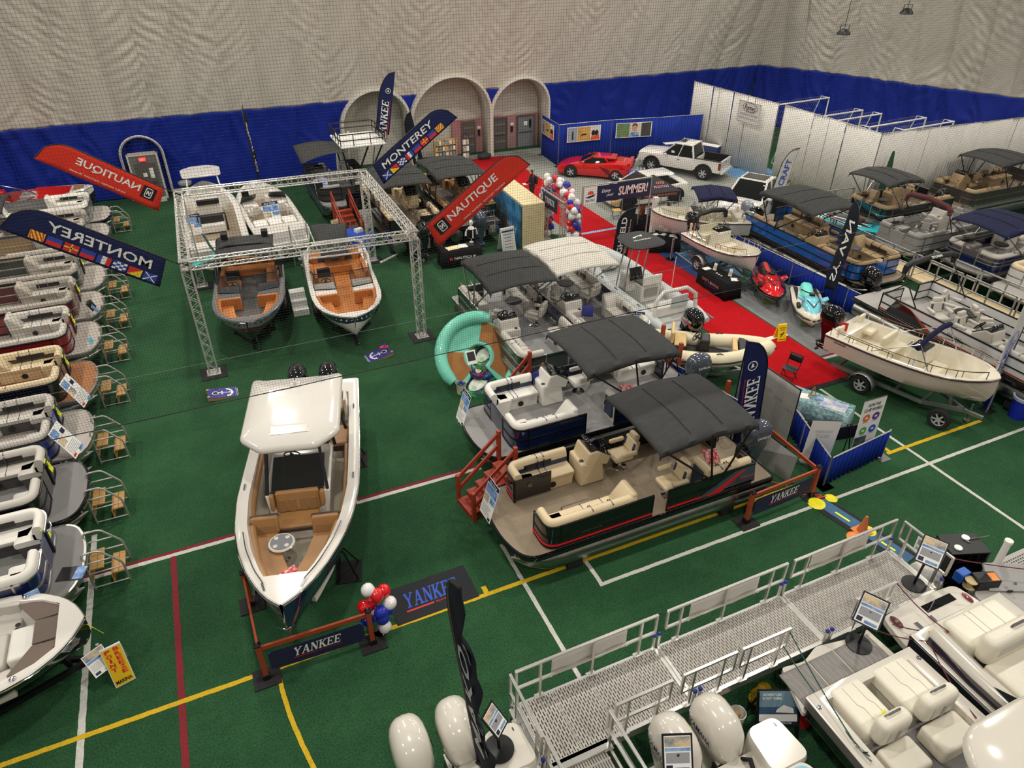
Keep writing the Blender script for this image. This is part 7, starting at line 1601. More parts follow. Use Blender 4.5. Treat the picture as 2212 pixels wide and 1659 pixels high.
# ---------------------------------------------------------------- water scooters
def scooter(label,loc,rz,main,deck_m,seat_m,hull_m):
    t=thing('water_scooter',label,'water scooter',loc,rz);rings=[]
    for x,w_,zk,zt in((-1.6,.5,.22,.55),(-1.2,.56,.18,.6),(0,.6,.16,.62),(.8,.52,.2,.66),(1.3,.32,.32,.7),(1.6,.06,.5,.72)):rings.append([(x,0,zk),(x,w_*.7,zk+.12),(x,w_,zt-.14),(x,w_,zt),(x,0,zt+.02),(x,-w_,zt),(x,-w_,zt-.14),(x,-w_*.7,zk+.12)])
    hl=MB().loft(rings).build('hull',hull_m,t,smooth=40)
    dk=[]
    for x,w_,zt,zc in((-1.58,.47,.57,.6),(-1.2,.53,.62,.66),(0,.57,.64,.7),(.8,.50,.68,.82),(1.3,.31,.72,.82),(1.58,.06,.74,.76)):dk.append([(x,w_,zt-.06),(x,w_*.92,zt),(x,w_*.5,zc),(x,0,zc+.02),(x,-w_*.5,zc),(x,-w_*.92,zt),(x,-w_,zt-.06)])
    MB().loft(dk,closed=False).build('deck',deck_m,t,smooth=60)
    hd=[]
    for x,w_,z in((.1,.30,1.0),(.3,.34,1.08),(.7,.34,1.0),(1.1,.26,.9),(1.42,.12,.8)):hd.append([(x,w_,.62),(x,w_*.95,z-.12),(x,w_*.5,z),(x,-w_*.5,z),(x,-w_*.95,z-.12),(x,-w_,.62)])
    h_=MB().loft(hd).build('hood',main,t,smooth=50)
    MB().add([(.55,-.22,1.05),(.95,0,.965),(.55,.22,1.05),(.62,.22,1.04),(1.05,0,.945),(.62,-.22,1.04)],[(0,1,4,5),(1,2,3,4)]).build('hood_vee',black,h_,smooth=0).modifiers.new('s','SOLIDIFY').thickness=.02
    st_=[]
    for x,w_,z in((-1.35,.16,.9),(-1.2,.2,.95),(-.7,.2,.92),(-.6,.2,.86),(-.1,.17,.88),(.1,.14,.95)):st_.append([(x,w_+.06,.6),(x,w_,z-.06),(x,w_*.6,z),(x,-w_*.6,z),(x,-w_,z-.06),(x,-w_-.06,.6)])
    MB().loft(st_).build('saddle',seat_m,t,smooth=50)
    for s in(-1,1):MB().box(-1.4,-.05,min(s*.28,s*.44),max(s*.28,s*.44),.645,.66).build('foot_mat',black,t);MB().add([(.35,s*.3,1.0),(.6,s*.34,.95),(.5,s*.58,1.06),(.35,s*.55,1.1)],[(0,1,2,3)]).build('mirror_wing',main,h_).modifiers.new('s','SOLIDIFY').thickness=.05;MB().cbox((.5,s*.45,.74),(.35,.14,.14)).build('side_vent',black,t,bevel=.04)
    MB().tube([(.05,-.42,1.2),(.15,-.2,1.15),(.2,0,1.12),(.15,.2,1.15),(.05,.42,1.2)],.025,6).build('handlebar',black,t);MB().cbox((.22,0,1.1),(.2,.2,.12)).build('dash',black,t,bevel=.03)
    MB().tube([(x,y*1.01,z) for x,y,z in((-1.6,.5,.48),(0,.61,.54),(.8,.53,.58),(1.3,.34,.62),(1.62,0,.66),(1.3,-.34,.62),(.8,-.53,.58),(0,-.61,.54),(-1.6,-.5,.48))],.035,6).build('bumper',black,t);MB().box(-1.0,.8,-.25,.25,0,.2).build('cradle',mat('cradle_wood',(90,110,60),.8),t)
    return t
sc1=scooter('red water scooter with black and red saddle on the gray pad',(20.45,19.85,.012),R(-121),mat('scooter_red',(214,14,18),.1,coat=1),mat('scooter_red',(214,14,18)),mat('saddle_black',(40,38,38),.6),gel_black);MB().box(-1.3,-.2,-.09,.09,.9,.965).build('red_stripe',mat('saddle_red',(222,50,40),.5),sc1,bevel=.02)
scooter('cream and aqua water scooter, nearer the trailered cream skiff',(20.55,17.7,.012),R(-127),mat('scooter_aqua',(120,206,222),.12,coat=1),gel_cream,mat('saddle_aqua',(110,214,196),.5),gel_cream)

# ---------------------------------------------------------------- free standing flags
def d_text(s,m,scale_w,u,h,W_off=.5,small=None):
    def f(c,M,L,W):
        text('lettering',s,m,c,M(u,W*W_off),scale_w,h,.015)
        if small:text('small_lettering',small[0],small[1],c,M(small[2],W*small[3]),small[4],small[5],.005)
    return f
def d_yankee(c,M,L,W):
    yankee(c,M(L*.50,W*.5),L*.42,W*.5)
    for r_,nm in((.15,'emblem_ring'),):
        T=M(L*.80,W*.62);b=MB();b.T=T;n=20
        b.add([(r_*cos(2*pi*k/n),r_*sin(2*pi*k/n),0) for k in range(n)]+[(r_*.82*cos(2*pi*k/n),r_*.82*sin(2*pi*k/n),0) for k in range(n)],[(k,(k+1)%n,n+(k+1)%n,n+k) for k in range(n)])
        b.add([(-.07,-.05,0),(.08,-.02,0),(.05,.04,0),(.0,.02,0),(-.02,.08,0)],[(0,1,2,3,4)]);b.build(nm,ink_white,c,smooth=0)
feather('navy feather flag standing between the gray topped pontoon and the silver club banner',(12.96,11.71,0),(-.04,.05,1),(-1,.12,0),3.95,.78,flag_navy,d_yankee,u0=.55,curve=1.0)
feather('navy feather flag standing at the back in front of the left arch',(9.7,41.4,1.0),(.17,0,1),(.95,0,-.17),5.2,.82,flag_navy,d_yankee,u0=1.7,curve=1.4,wave=.01) if False else feather('navy feather flag standing at the back in front of the left arch',(9.55,41.4,1.0),(.2,0,1),(1,0,-.2),5.25,.8,flag_navy,d_yankee,u0=2.0,curve=1.5,wave=.01)
feather('short black feather flag behind the navy banner with signal flags',(11.9,40,.0),(-.2,0,1),(1,0,.2),4.1,.6,flag_dark,d_text('MONTEREY',ink_white,1.7,2.2,.2,.4,('BOATS',ink_white,2.6,.75,.5,.1)),u0=1.2,curve=1.1)
feather('black feather flag standing on the red carpet edge beside the black round boat top',(15.55,24.3,0),(.10,0,1),(1,.0,-.10),3.0,.8,flag_dark,d_text('HIGHFIELD',ink_white,2.0,1.6,.28,.38,('dare to explore',mat('ink_pale_orange',(226,190,160),.6),1.75,.78,1.5,.12)),u0=.4,curve=.7)
feather('thin black feather flag seen edge on beside the white bowrider',(2.98,39.6,.0),(-.05,0,1),(.25,.97,0),5.15,.65,flag_dark,d_text('CRUISERS',ink_white,2.6,3.1,.3),u0=1.2,curve=1.2,wave=.07)
feather('dark navy feather flag seen edge on at the bottom, by the white outboards',(2.1,5.95,1.0),(-.075,.02,1),(.06,-1,.12),5.4,.66,flag_dark,d_text('MAKO',mat('ink_silver',(170,172,176),.5),2.6,2.6,.34),u0=.35,curve=1.4,wave=.06)
feather('black feather flag leaning by the bow of the long blue pontoon',(21.75,17.75,0),(.13,.02,1),(.12,.98,0),4.35,.62,flag_dark,d_text('SYLVAN',ink_white,2.4,2.4,.3),u0=.9,curve=1.1,wave=.05)
wbag=tag(MB().ell((0,0,.09),(.3,.22,.1),12,7).build('weight_bag',mat('bag_white',(190,190,190),.7,noise=(9,.3)),None),'white weight bag at the foot of the leaning black flag','bag');wbag.location=(21.75,17.5,.012)
feather('white feather flag with blue lettering in front of the full size white pickup',(25.85,26.55,0),(.22,0,1),(.98,-.1,-.2),3.95,.72,flag_white,d_text('STARCRAFT',mat('ink_blue',(50,80,170),.6),2.3,2.2,.34,.5,('MARINE',mat('ink_blue',(50,80,170)),.75,.5,.5,.12)),u0=.3,curve=1.0)
def d_schroon(c,M,L,W):
    ib=mat('ink_blue',(50,80,170),.6);text('lettering','Schroon',ib,c,M(1.75,W*.36),1.0,.25,.015,.2);text('lettering','Lake MariNa',ib,c,M(1.75,W*.64),1.3,.25,.015,.2)
    for sg in(0,.03):T=M(1.75,W*.5);b=MB();b.T=T;b.tube([((.8+sg)*cos(2*pi*k/28),(.36+sg)*sin(2*pi*k/28),0) for k in range(28)],.008,4,True);b.build('ring',mat('ink_lilac',(140,140,200),.6),c)
feather('large white marina feather flag with a blue oval emblem at the right edge',(21.75,10.75,0),(.2,.1,1),(-.95,-.25,.2),3.9,1.1,flag_white,d_schroon,u0=.35,curve=1.1)
# ---------------------------------------------------------------- timber barriers with banners
def barrier(label,posts,h,banner=None,cat='barrier',group=None):
    t=thing('timber_barrier',label,cat,(0,0,0),0,group)
    for x,y in posts:
        b=MB().box(x-.05,x+.05,y-.05,y+.05,.03,h);p=b.build('post',wood_red,t,bevel=.006);MB().loft([[(x+a,y+c,h) for a,c in((-.062,-.062),(.062,-.062),(.062,.062),(-.062,.062))],[(x+a,y+c,h+.03) for a,c in((-.062,-.062),(.062,-.062),(.062,.062),(-.062,.062))],[(x+a*.02,y+c*.02,h+.08) for a,c in((-1,-1),(1,-1),(1,1),(-1,1))]]).build('post_cap',black,p,smooth=0)
        MB().box(x-.27,x+.27,y-.24,y+.24,0,.03).build('base_plate',rubber,p);MB().box(x-.075,x+.075,y-.075,y+.075,.03,.16).build('post_socket',black,p)
    for(x0,y0),(x1,y1) in zip(posts,posts[1:]):
        MB().bar((x0,y0,h-.1),(x1,y1,h-.1),.05,.11).build('top_rail',wood_red,t,bevel=.005)
        if banner and(x0,y0,x1,y1)==banner[0]:
            a,b_=Vector((x0,y0,0)),Vector((x1,y1,0));d=(b_-a).normalized();n=Vector((d.y,-d.x,0));L=(b_-a).length;o=a+d*L*.5+n*.03+Vector((0,0,h*.5));M=frame(o,d,(0,0,1))
            bb=MB();bb.T=M;w_=L/2-.14;bb.add([(-w_,-.28,0),(0,-.29,.004),(w_,-.28,0),(w_,.27,0),(0,.265,.01),(-w_,.27,0)],[(0,1,4,5),(1,2,3,4)]);c=bb.build('banner',mat('banner_navy',(28,32,66),.7),t,smooth=0);c.modifiers.new('s','SOLIDIFY').thickness=.006
            yankee(c,M@Matrix.Translation((0,.06,.016)),1.0,.24,shear=.3)
            for sx in(-1,1):
                for z in(-.26,.25):g_=MB();g_.T=M;g_.ell((sx*(w_-.03),z,.01),.015,6,4);g_.build('eyelet',mat('eyelet_blue',(40,90,180),.4),c)
    return t
pA,pB,pC=(-1.05,12.1),(-1.0,10.05),(1.2,9.98)
barrier('orange timber barrier with a navy banner around the bow of the center console',[pA,pB,pC],1.05,[(pB[0],pB[1],pC[0],pC[1])])
qA,qB,qC=(10.95,9.62),(13.22,9.72),(13.28,12.75)
barrier('orange timber barrier with a navy banner behind the cream seated pontoon',[qA,qB,qC],1.02,[(qA[0],qA[1],qB[0],qB[1])])
for(x,y,z0,z1),lab in(((12.88,16.55,0,1.95),'tall orange post on the left beside the gray topped pontoon stern'),((12.93,15.6,0,1.75),'tall orange post on the right by the bow of the small tender'),((12.6,15.7,0,1.5),'shorter orange post between the two tall ones'),((13.3,13.6,0,1.4),'lone orange post behind the nearer gray outboard')):
    o=thing('timber_post',lab,'post',(x,y,0));MB().box(-.055,.055,-.055,.055,0,z1).build('post',wood_red,o,bevel=.006);MB().box(-.2,.2,-.2,.2,0,.03).build('base_plate',rubber,o)
# ---------------------------------------------------------------- stairs
def stairs(label,loc,rz,n,w_,rise,run,wood,rail_h=.95,posts=True):
    """climbs along +x"""
    t=thing('wooden_stairs',label,'stairs',loc,rz)
    for s in(-1,1):
        MB().add([(0,s*w_/2-.02,0),(n*run,s*w_/2-.02,n*rise-.05),(n*run,s*w_/2-.02,n*rise-.3),(.28,s*w_/2-.02,0),(0,s*w_/2+.02,0),(n*run,s*w_/2+.02,n*rise-.05),(n*run,s*w_/2+.02,n*rise-.3),(.28,s*w_/2+.02,0)],[(0,1,2,3),(4,7,6,5),(0,4,5,1),(2,6,7,3),(1,5,6,2),(0,3,7,4)]).build('stringer',wood,t)
        for k in((0,n) if posts else(n,)):x=k*run+(.05 if k==0 else-.05);z=k*rise;MB().box(x-.05,x+.05,s*(w_/2+.05)-.05,s*(w_/2+.05)+.05,0,z+rail_h).build('newel_post',wood,t,bevel=.006)
        for q in(.9,.5):MB().bar((.05,s*(w_/2+.05),rail_h*q),(n*run-.05,s*(w_/2+.05),n*rise+rail_h*q),.05,.1).build('hand_rail',wood,t)
    for k in range(n):MB().box(k*run-.02,k*run+run-.0,-w_/2,w_/2,(k+1)*rise-.04,(k+1)*rise).build('tread',wood,t);MB().box(k*run+.0,k*run+.02,-w_/2,w_/2,k*rise,(k+1)*rise-.04).build('riser',wood,t)
    return t
stairs('red stained stairs with railings between the bows of the two canopied pontoons',(4.45,12.95,0),R(8),5,.72,.19,.27,wood_stair)
stairs('red stained stairs with railings leading up behind the white seated pontoon',(7.15,16.35,0),R(6),5,.7,.19,.22,wood_stair)
stairs('orange stained stairs up to the gray pontoon behind the truss',(6.32,32.6,0),R(95),6,.8,.18,.30,wood_stair)
cupw=tag(MB().lathe([(0,0),(.035,0),(.045,.14),(0,.14)],12).build('paper_cup',paper,None),'white paper cup standing on the orange stairs','cup');cupw.location=(6.15,33.02,.365)
# ---------------------------------------------------------------- balloons
bal={'r':mat('balloon_red',(214,20,30),.12,coat=.8),'w':mat('balloon_white',(232,230,226),.15,coat=.8),'b':mat('balloon_blue',(30,44,168),.12,coat=.8)}
BME={}
def balloon(parent,p,r,k,d=(0,0,1)):
    if k not in BME:
        o=MB().lathe([(0,-1.18),(.1,-1.2),(.05,-1.1),(.3,-.95),(.7,-.62),(.95,-.15),(.98,.2),(.82,.6),(.45,.9),(0,1.0)],14).build('balloon',bal[k],parent,smooth=80);BME[k]=o.data
    else:o=bpy.data.objects.new('balloon',BME[k]);C.objects.link(o);o.parent=parent
    o.location=p;o.scale=(r,r,r);o.rotation_euler=(rnd.uniform(-1.2,1.2),rnd.uniform(-1.2,1.2),rnd.uniform(0,6));return o
bc=thing('balloon_column','short column of red, white and blue balloons tied to the barrier post','balloons',(1.42,10.2,0))
for i,(dx,dy,z,k) in enumerate(((-.1,.1,1.3,'w'),(.05,-.02,1.2,'r'),(.22,.12,1.1,'r'),(-.25,.0,.95,'r'),(.28,-.05,.88,'w'),(.06,-.14,.80,'b'),(-.12,.14,.8,'r'),(.08,-.1,.55,'b'),(.25,.08,.55,'b'),(-.22,.02,.5,'b'),(.02,.15,.4,'w'),(.1,-.08,.22,'w'))):balloon(bc,(dx,dy,z),.155,k)
MB().tube([(0,0,0),(0,0,1.3)],.012,5).build('stick',alu,bc);MB().lathe([(0,0),(.15,0),(.15,.03),(0,.03)],12).build('base',black,bc)
AR=[(15.15,29.75,.2),(15.15,29.75,2.2),(15.15,29.4,2.75),(15.15,28.6,2.85),(15.15,27.6,2.8),(15.15,27.0,2.4),(15.15,26.9,.2)]
ba=thing('balloon_arch','arch of red, white and blue balloons over the small truss gate on the red carpet','balloons',(0,0,0))
seq=[]
for(a,b_) in zip(AR,AR[1:]):
    a,b_=Vector(a),Vector(b_);n=max(1,int((b_-a).length/.27))
    seq+=[a.lerp(b_,k/n) for k in range(n)]
for i,p in enumerate(seq):
    for j in range(4):
        a=2*pi*(j/4)+i*.9;tx=Vector((cos(a),sin(a)*(1),sin(a) if p.z>2.3 else 0))*.22
        balloon(ba,tuple(p+tx+Vector((rnd.uniform(-.04,.04),0,rnd.uniform(-.05,.05)))),rnd.uniform(.14,.19),'wrbwwrbw'[(i*3+j*5+i//2)%8])
MB().tube(AR,.02,6).build('arch_frame',alu,ba)
at=thing('gate_truss','small aluminium truss gate with a navy banner under the balloon arch','truss gate',(0,0,0))
for y in(29.35,27.35):truss_run('truss_leg',(14.85,y,.02),(14.85,y,2.3),.26,at,.35);MB().box(14.55,15.15,y-.3,y+.3,0,.02).build('base_plate',alu_paint,at)
truss_run('truss_beam',(14.85,29.5,2.35),(14.85,27.2,2.35),.26,at,.35)
M=frame((14.66,28.45,2.1),(0,-1,0),(0,0,1));b=MB();b.T=M;b.box(-.75,.75,-.33,.33,-.01,0);bn_=b.build('banner',mat('banner_navy',(28,32,66)),at);yankee(bn_,M@Matrix.Translation((0,.05,.006)),1.05,.26,sub=False)
# ---------------------------------------------------------------- booth, tables, people on the carpet
bw=thing('booth_wall','pale boxed booth wall with a dark blue mural beside the red carpet','booth wall',(0,0,0))
MB().add([(13.35,28.6,0),(14.45,28.55,0),(14.6,33.2,0),(13.5,33.2,0),(13.35,28.6,2.1),(14.45,28.55,2.1),(14.6,33.2,2.1),(13.5,33.2,2.1)],[(0,1,5,4),(1,2,6,5),(2,3,7,6),(3,0,4,7),(4,5,6,7)]).build('wall_box',wood_pale,bw)
mur=MB();M=frame((13.335,30.9,1.05),(-.03,-1,0),(0,0,1));mur.T=M;mur.box(-2.25,2.25,-1.03,1.03,0,.01);mu=mur.build('mural',mat('mural_blue',(30,66,110),.5,noise=(1.5,.8,(70,150,200))),bw,smooth=0)
text('lettering','FERRY',ink_white,mu,M@Matrix.Translation((1.2,-.35,.012)),1.2,.3,.01)
for x in(-.6,.3):b=MB();b.T=M;b.ell((x,.45,.0),(.13,.17,.015),10,6);b.add([(x-.3,-.9,.012),(x+.3,-.9,.012),(x+.22,.2,.012),(x-.22,.2,.012)],[(0,1,2,3)]);b.build('figure_print',mat('figure_print',(120,84,70),.6),mu)
def draped(label,loc,rz,L,W,h,top,skirt,cat='table',deco=None):
    t=thing('draped_table',label,cat,loc,rz);b=MB();n=40;pts=[(-L/2,-W/2),(L/2,-W/2),(L/2,W/2),(-L/2,W/2)];rings=[]
    per=[]
    for i in range(4):
        p,q=Vector(pts[i]),Vector(pts[(i+1)%4]);m=10
        for k in range(m):per.append((p.lerp(q,k/m),k))
    for z,e in((h,0),(h*.5,.025),(.02,.05)):
        rings.append([(p.x*(1+e/L*2)+e*.6*sin(i*2.3)*(1 if z<h else 0)*.4,p.y*(1+e/W*2)+e*.5*sin(i*1.7)*(1 if z<h else 0),z) for i,(p,k) in enumerate(per)])
    MB().loft(rings,(False,False)).build('table_skirt',skirt,t,smooth=50).modifiers.new('s','SOLIDIFY').thickness=.01
    MB().box(-L/2,L/2,-W/2,W/2,h-.02,h+.012).build('table_top',top,t,bevel=.01)
    return t
def on(name,lab,cat,m,loc,d,rz=0,bevel=.004,group=None):
    o=tag(MB().box(-d[0]/2,d[0]/2,-d[1]/2,d[1]/2,0,d[2]).build(name,m,None,bevel=bevel),lab,cat,group);o.location=loc;o.rotation_euler=(0,0,rz);return o
cg=draped('black draped marina table with leaflets at the edge of the red carpet',(18.95,21.1,.014),R(-92),1.9,.72,.74,drape_black,drape_black)
M=frame((0,-.425,.42),(1,0,0),(0,.03,1));text('lettering',"CHIC'S  MARINA",mat('ink_pinkish',(200,120,110),.6),cg,M,1.15,.13,.01);text('small_lettering','BOLTON LANDING, N.Y.',mat('ink_bluish',(70,80,150),.6),cg,M@Matrix.Translation((0,-.16,0)),.8,.06);b=MB();b.T=M;b.add([(-.06,-.03,.004),(.0,.09,.004),(.06,-.03,.004),(.0,-.09,.004)],[(0,1,2,3)]);b.build('emblem',print_blue,cg,smooth=0)
for i,(x,y,m_,d) in enumerate(((18.75,21.75,paper,(.35,.25,.012)),(19.1,20.4,paper,(.3,.26,.012)),(19.2,20.28,ink_red,(.12,.08,.01)))):on('leaflet',['fan of leaflets at the far end of the black marina table','leaflets at the near end of the black marina table','small red card on the black marina table'][i],'leaflet',m_,(x,y,.768),d,i)
for i,(x,y) in enumerate(((18.95,21.5),(19.15,20.75))):
    o=thing('leaflet_stand',['upright leaflet stand near the middle of the black marina table','upright leaflet stand at the near end of the black marina table'][i],'leaflet holder',(x,y,.768),R(-70));b=MB();b.T=Matrix.Rotation(R(-15),4,'X');b.box(-.07,.07,-.01,.01,0,.3);b.build('card',paper,o);b=MB();b.T=Matrix.Rotation(R(-15),4,'X');b.box(-.06,.06,-.013,-.01,.05,.2);b.build('picture',print_photo,o);MB().box(-.07,.07,-.02,.08,0,.01).build('foot',paper,o)
for i,y in enumerate((21.2,21.05,20.9)):on('business_card','white business card in a row of three on the black marina table','card',paper,(18.85,y,.768),(.09,.06,.01),0,.001,'row of three business cards')
mt=draped('black marina table with papers beside the trailer of the canopied skiff',(19.35,25.75,.012),R(-20),1.4,.7,.72,drape_black,drape_black);text('lettering','MERCURY',ink_white,mt,frame((.45,-.2,.74),(0,1,0),(-1,0,0)),.6,.14,.02)
for i,(x,y) in enumerate(((19.0,25.95),(19.35,25.8),(19.6,25.5))):on('paper_sheet',['white sheet at the left end of the black papers table','white sheet in the middle of the black papers table','white sheet at the right end of the black papers table'][i],'paper',paper,(x,y,.746),(.3,.22,.01),.4*i)
nq=draped('black draped table with brochures in front of the tan pontoon sterns',(10.05,28.2,0),R(-4),1.85,.75,.74,drape_black,drape_black);text('lettering','NAUTIQUE',ink_white,nq,frame((.12,-.425,.42),(1,0,0),(0,.03,1)),1.0,.15,.01);MB().box(-.6,-.47,-.43,-.42,.36,.48).build('emblem',ink_red,nq)
on('brochure_stack','yellow and white brochure spread on the black brochures table','brochure',mat('paper_yellow',(232,206,130),.6,noise=(9,.3,(250,240,220))),(9.75,28.25,.755),(.65,.4,.015),.1);on('paper_sheet','white sheets in the middle of the black brochures table','paper',paper,(10.25,28.3,.755),(.35,.42,.012),-.05);on('dark_brochure','dark brochures at the right of the black brochures table','brochure',mat('print_dark',(70,72,66),.5,noise=(12,.5)),(10.6,28.35,.755),(.3,.4,.012),-.1)
mn=thing('mannequin','white mannequin torso in a black life vest on the brochures table','mannequin',(10.75,28.55,.755));MB().lathe([(0,0),(.1,0),(.1,.02),(.02,.03),(.02,.2),(.13,.22),(.17,.45),(.19,.62),(.12,.72),(.055,.76),(.05,.82),(.085,.88),(.09,.96),(.06,1.03),(0,1.05)],14).build('torso',white_paint,mn,smooth=70);MB().lathe([(.16,.24),(.2,.45),(.215,.6),(.19,.66),(.165,.62)],14).build('life_vest',drape_black,mn);MB().box(-.02,.02,-.225,-.19,.26,.62).build('zip',paper,mn)
for s in(-1,1):MB().tube([(s*.19,0,.64),(s*.25,0,.5),(s*.27,0,.35)],.045,8).build('arm',white_paint,mn)
fm=thing('flamingo_ornament','pink and white flamingo ornament on the left of the brochures table','ornament',(9.3,28.55,.755));MB().tube([(0,0,0),(0,0,.4)],.015,5).build('leg',mat('flamingo_pink',(224,60,120),.5),fm);MB().ell((0,0,.5),(.16,.09,.11)).build('body',mat('flamingo_pale',(235,190,200),.5),fm);MB().tube([(.12,0,.55),(.18,0,.7),(.1,0,.82),(.04,0,.76)],.03,6).build('neck',mat('flamingo_pink',(224,60,120)),fm)
def aframe(label,loc,rz,w_=.62,h=1.05,face=None,cat='sign'):
    t=thing('sandwich_board',label,cat,loc,rz)
    M0=Matrix.Rotation(R(-14),4,'X');b=MB();b.T=M0;b.box(-w_/2,w_/2,-.02,.02,0,h);f=b.build('front_panel',white_paint,t,bevel=.01)
    b=MB();b.T=Matrix.Translation((0,h*.49,0))@Matrix.Rotation(R(14),4,'X');b.box(-w_/2,w_/2,-.02,.02,0,h);b.build('rear_panel',white_paint,t,bevel=.01)
    if face:face(f,M0@frame((0,-.021,0),(1,0,0),(0,0,1)),w_,h)
    return t
def f_list(f,M,w_,h):
    quad('sky_print',mat('print_sunset',(236,214,170),.6,noise=(2,.5,(150,190,220))),f,M,-w_*.45,w_*.45,h*.08,h*.95,.002);quad('band',ink_navy,f,M,-w_*.45,w_*.45,h*.82,h*.88,.004);text('lettering','Spring Hours',ink_navy,f,M@Matrix.Translation((0,h*.72,.004)),w_*.6,h*.07,.01)
    for k in range(4):quad('text_line',ink_navy,f,M,-w_*.3,w_*.25,h*(.58-.13*k),h*(.60-.13*k),.004)
aframe('white sandwich board listing hours beside the booth wall',(12.62,28.45,0),R(6),.72,1.15,f_list)
def f_caution(f,M,w_,h):
    f.data.materials[0]=mat('caution_yellow',(240,214,20),.4);text('lettering','CAUTION',ink_red,f,M@Matrix.Translation((0,h*.78,.004)),w_*.8,h*.1,.02);text('lettering','SLIPPERY',ink_black,f,M@Matrix.Translation((0,h*.66,.004)),w_*.6,h*.06,.02);text('lettering','WHEN WET',ink_black,f,M@Matrix.Translation((0,h*.12,.004)),w_*.8,h*.07,.02)
    poly('slipping_figure',ink_black,f,M,[(-.08,.16),(-.02,.2),(.03,.28),(.09,.34),(.05,.36),(-.02,.3),(-.09,.3),(-.1,.27),(-.03,.25),(-.09,.18)],.004)
cau=aframe('yellow caution floor sign standing at the edge of the red carpet',(18.41,16.63,0),R(-12),.34,.66,f_caution)
for o in cau.children:
    if o.name.startswith('rear'):o.data.materials[0]=mat('caution_yellow',(240,214,20))
def folding_chair(label,loc,rz,m,fr,group=None):
    t=thing('folding_chair',label,'chair',loc,rz,group);MB().box(-.2,.2,-.22,.22,.43,.455).build('seat',m,t,bevel=.012)
    MB().grid(lambda u,v:(-.26-.05*v,lerp(-.21,.21,u),lerp(.62,.84,v)),4,3).build('backrest',m,t).modifiers.new('s','SOLIDIFY').thickness=.02
    for s in(-1,1):MB().tube([(-.34,s*.22,.86),(-.2,s*.22,.45),(.22,s*.22,0)],.013,6).build('leg',fr,t);MB().tube([(.12,s*.2,.44),(-.26,s*.2,0)],.013,6).build('leg',fr,t)
    MB().bar((-.34,-.22,.86),(-.34,.22,.86),.025).bar((.1,-.22,.16),(.1,.22,.16),.02).build('crossbar',fr,t);return t
green_c=mat('chair_green',(22,84,56),.5);tan_c=mat('chair_tan',(196,184,150),.5);wood_c=mat('chair_wood',(214,170,96),.5)
folding_chair('green folding chair behind the black marina table',(19.75,20.75,.012),R(185),green_c,green_c);folding_chair('green folding chair beside the black papers table',(20.1,25.2,.012),R(160),green_c,green_c)
folding_chair('black folding chair standing on the end of the red carpet',(16.75,14.5,.014),R(200),black,blackmetal);folding_chair('pale folding chair behind the silver club banner',(15.0,12.35,0),R(-20),mat('chair_white',(206,204,196),.5),blackmetal);folding_chair('tan folding chair by the foot of the orange stairs',(5.75,33.4,0),R(-60),tan_c,tan_c)
folding_chair('wooden seated chair behind the small black tent, on the left',(19.55,30.3,.008),R(-100),wood_c,blackmetal);folding_chair('wooden seated chair low behind the black photo table',(20.2,27.35,.008),R(80),wood_c,blackmetal)
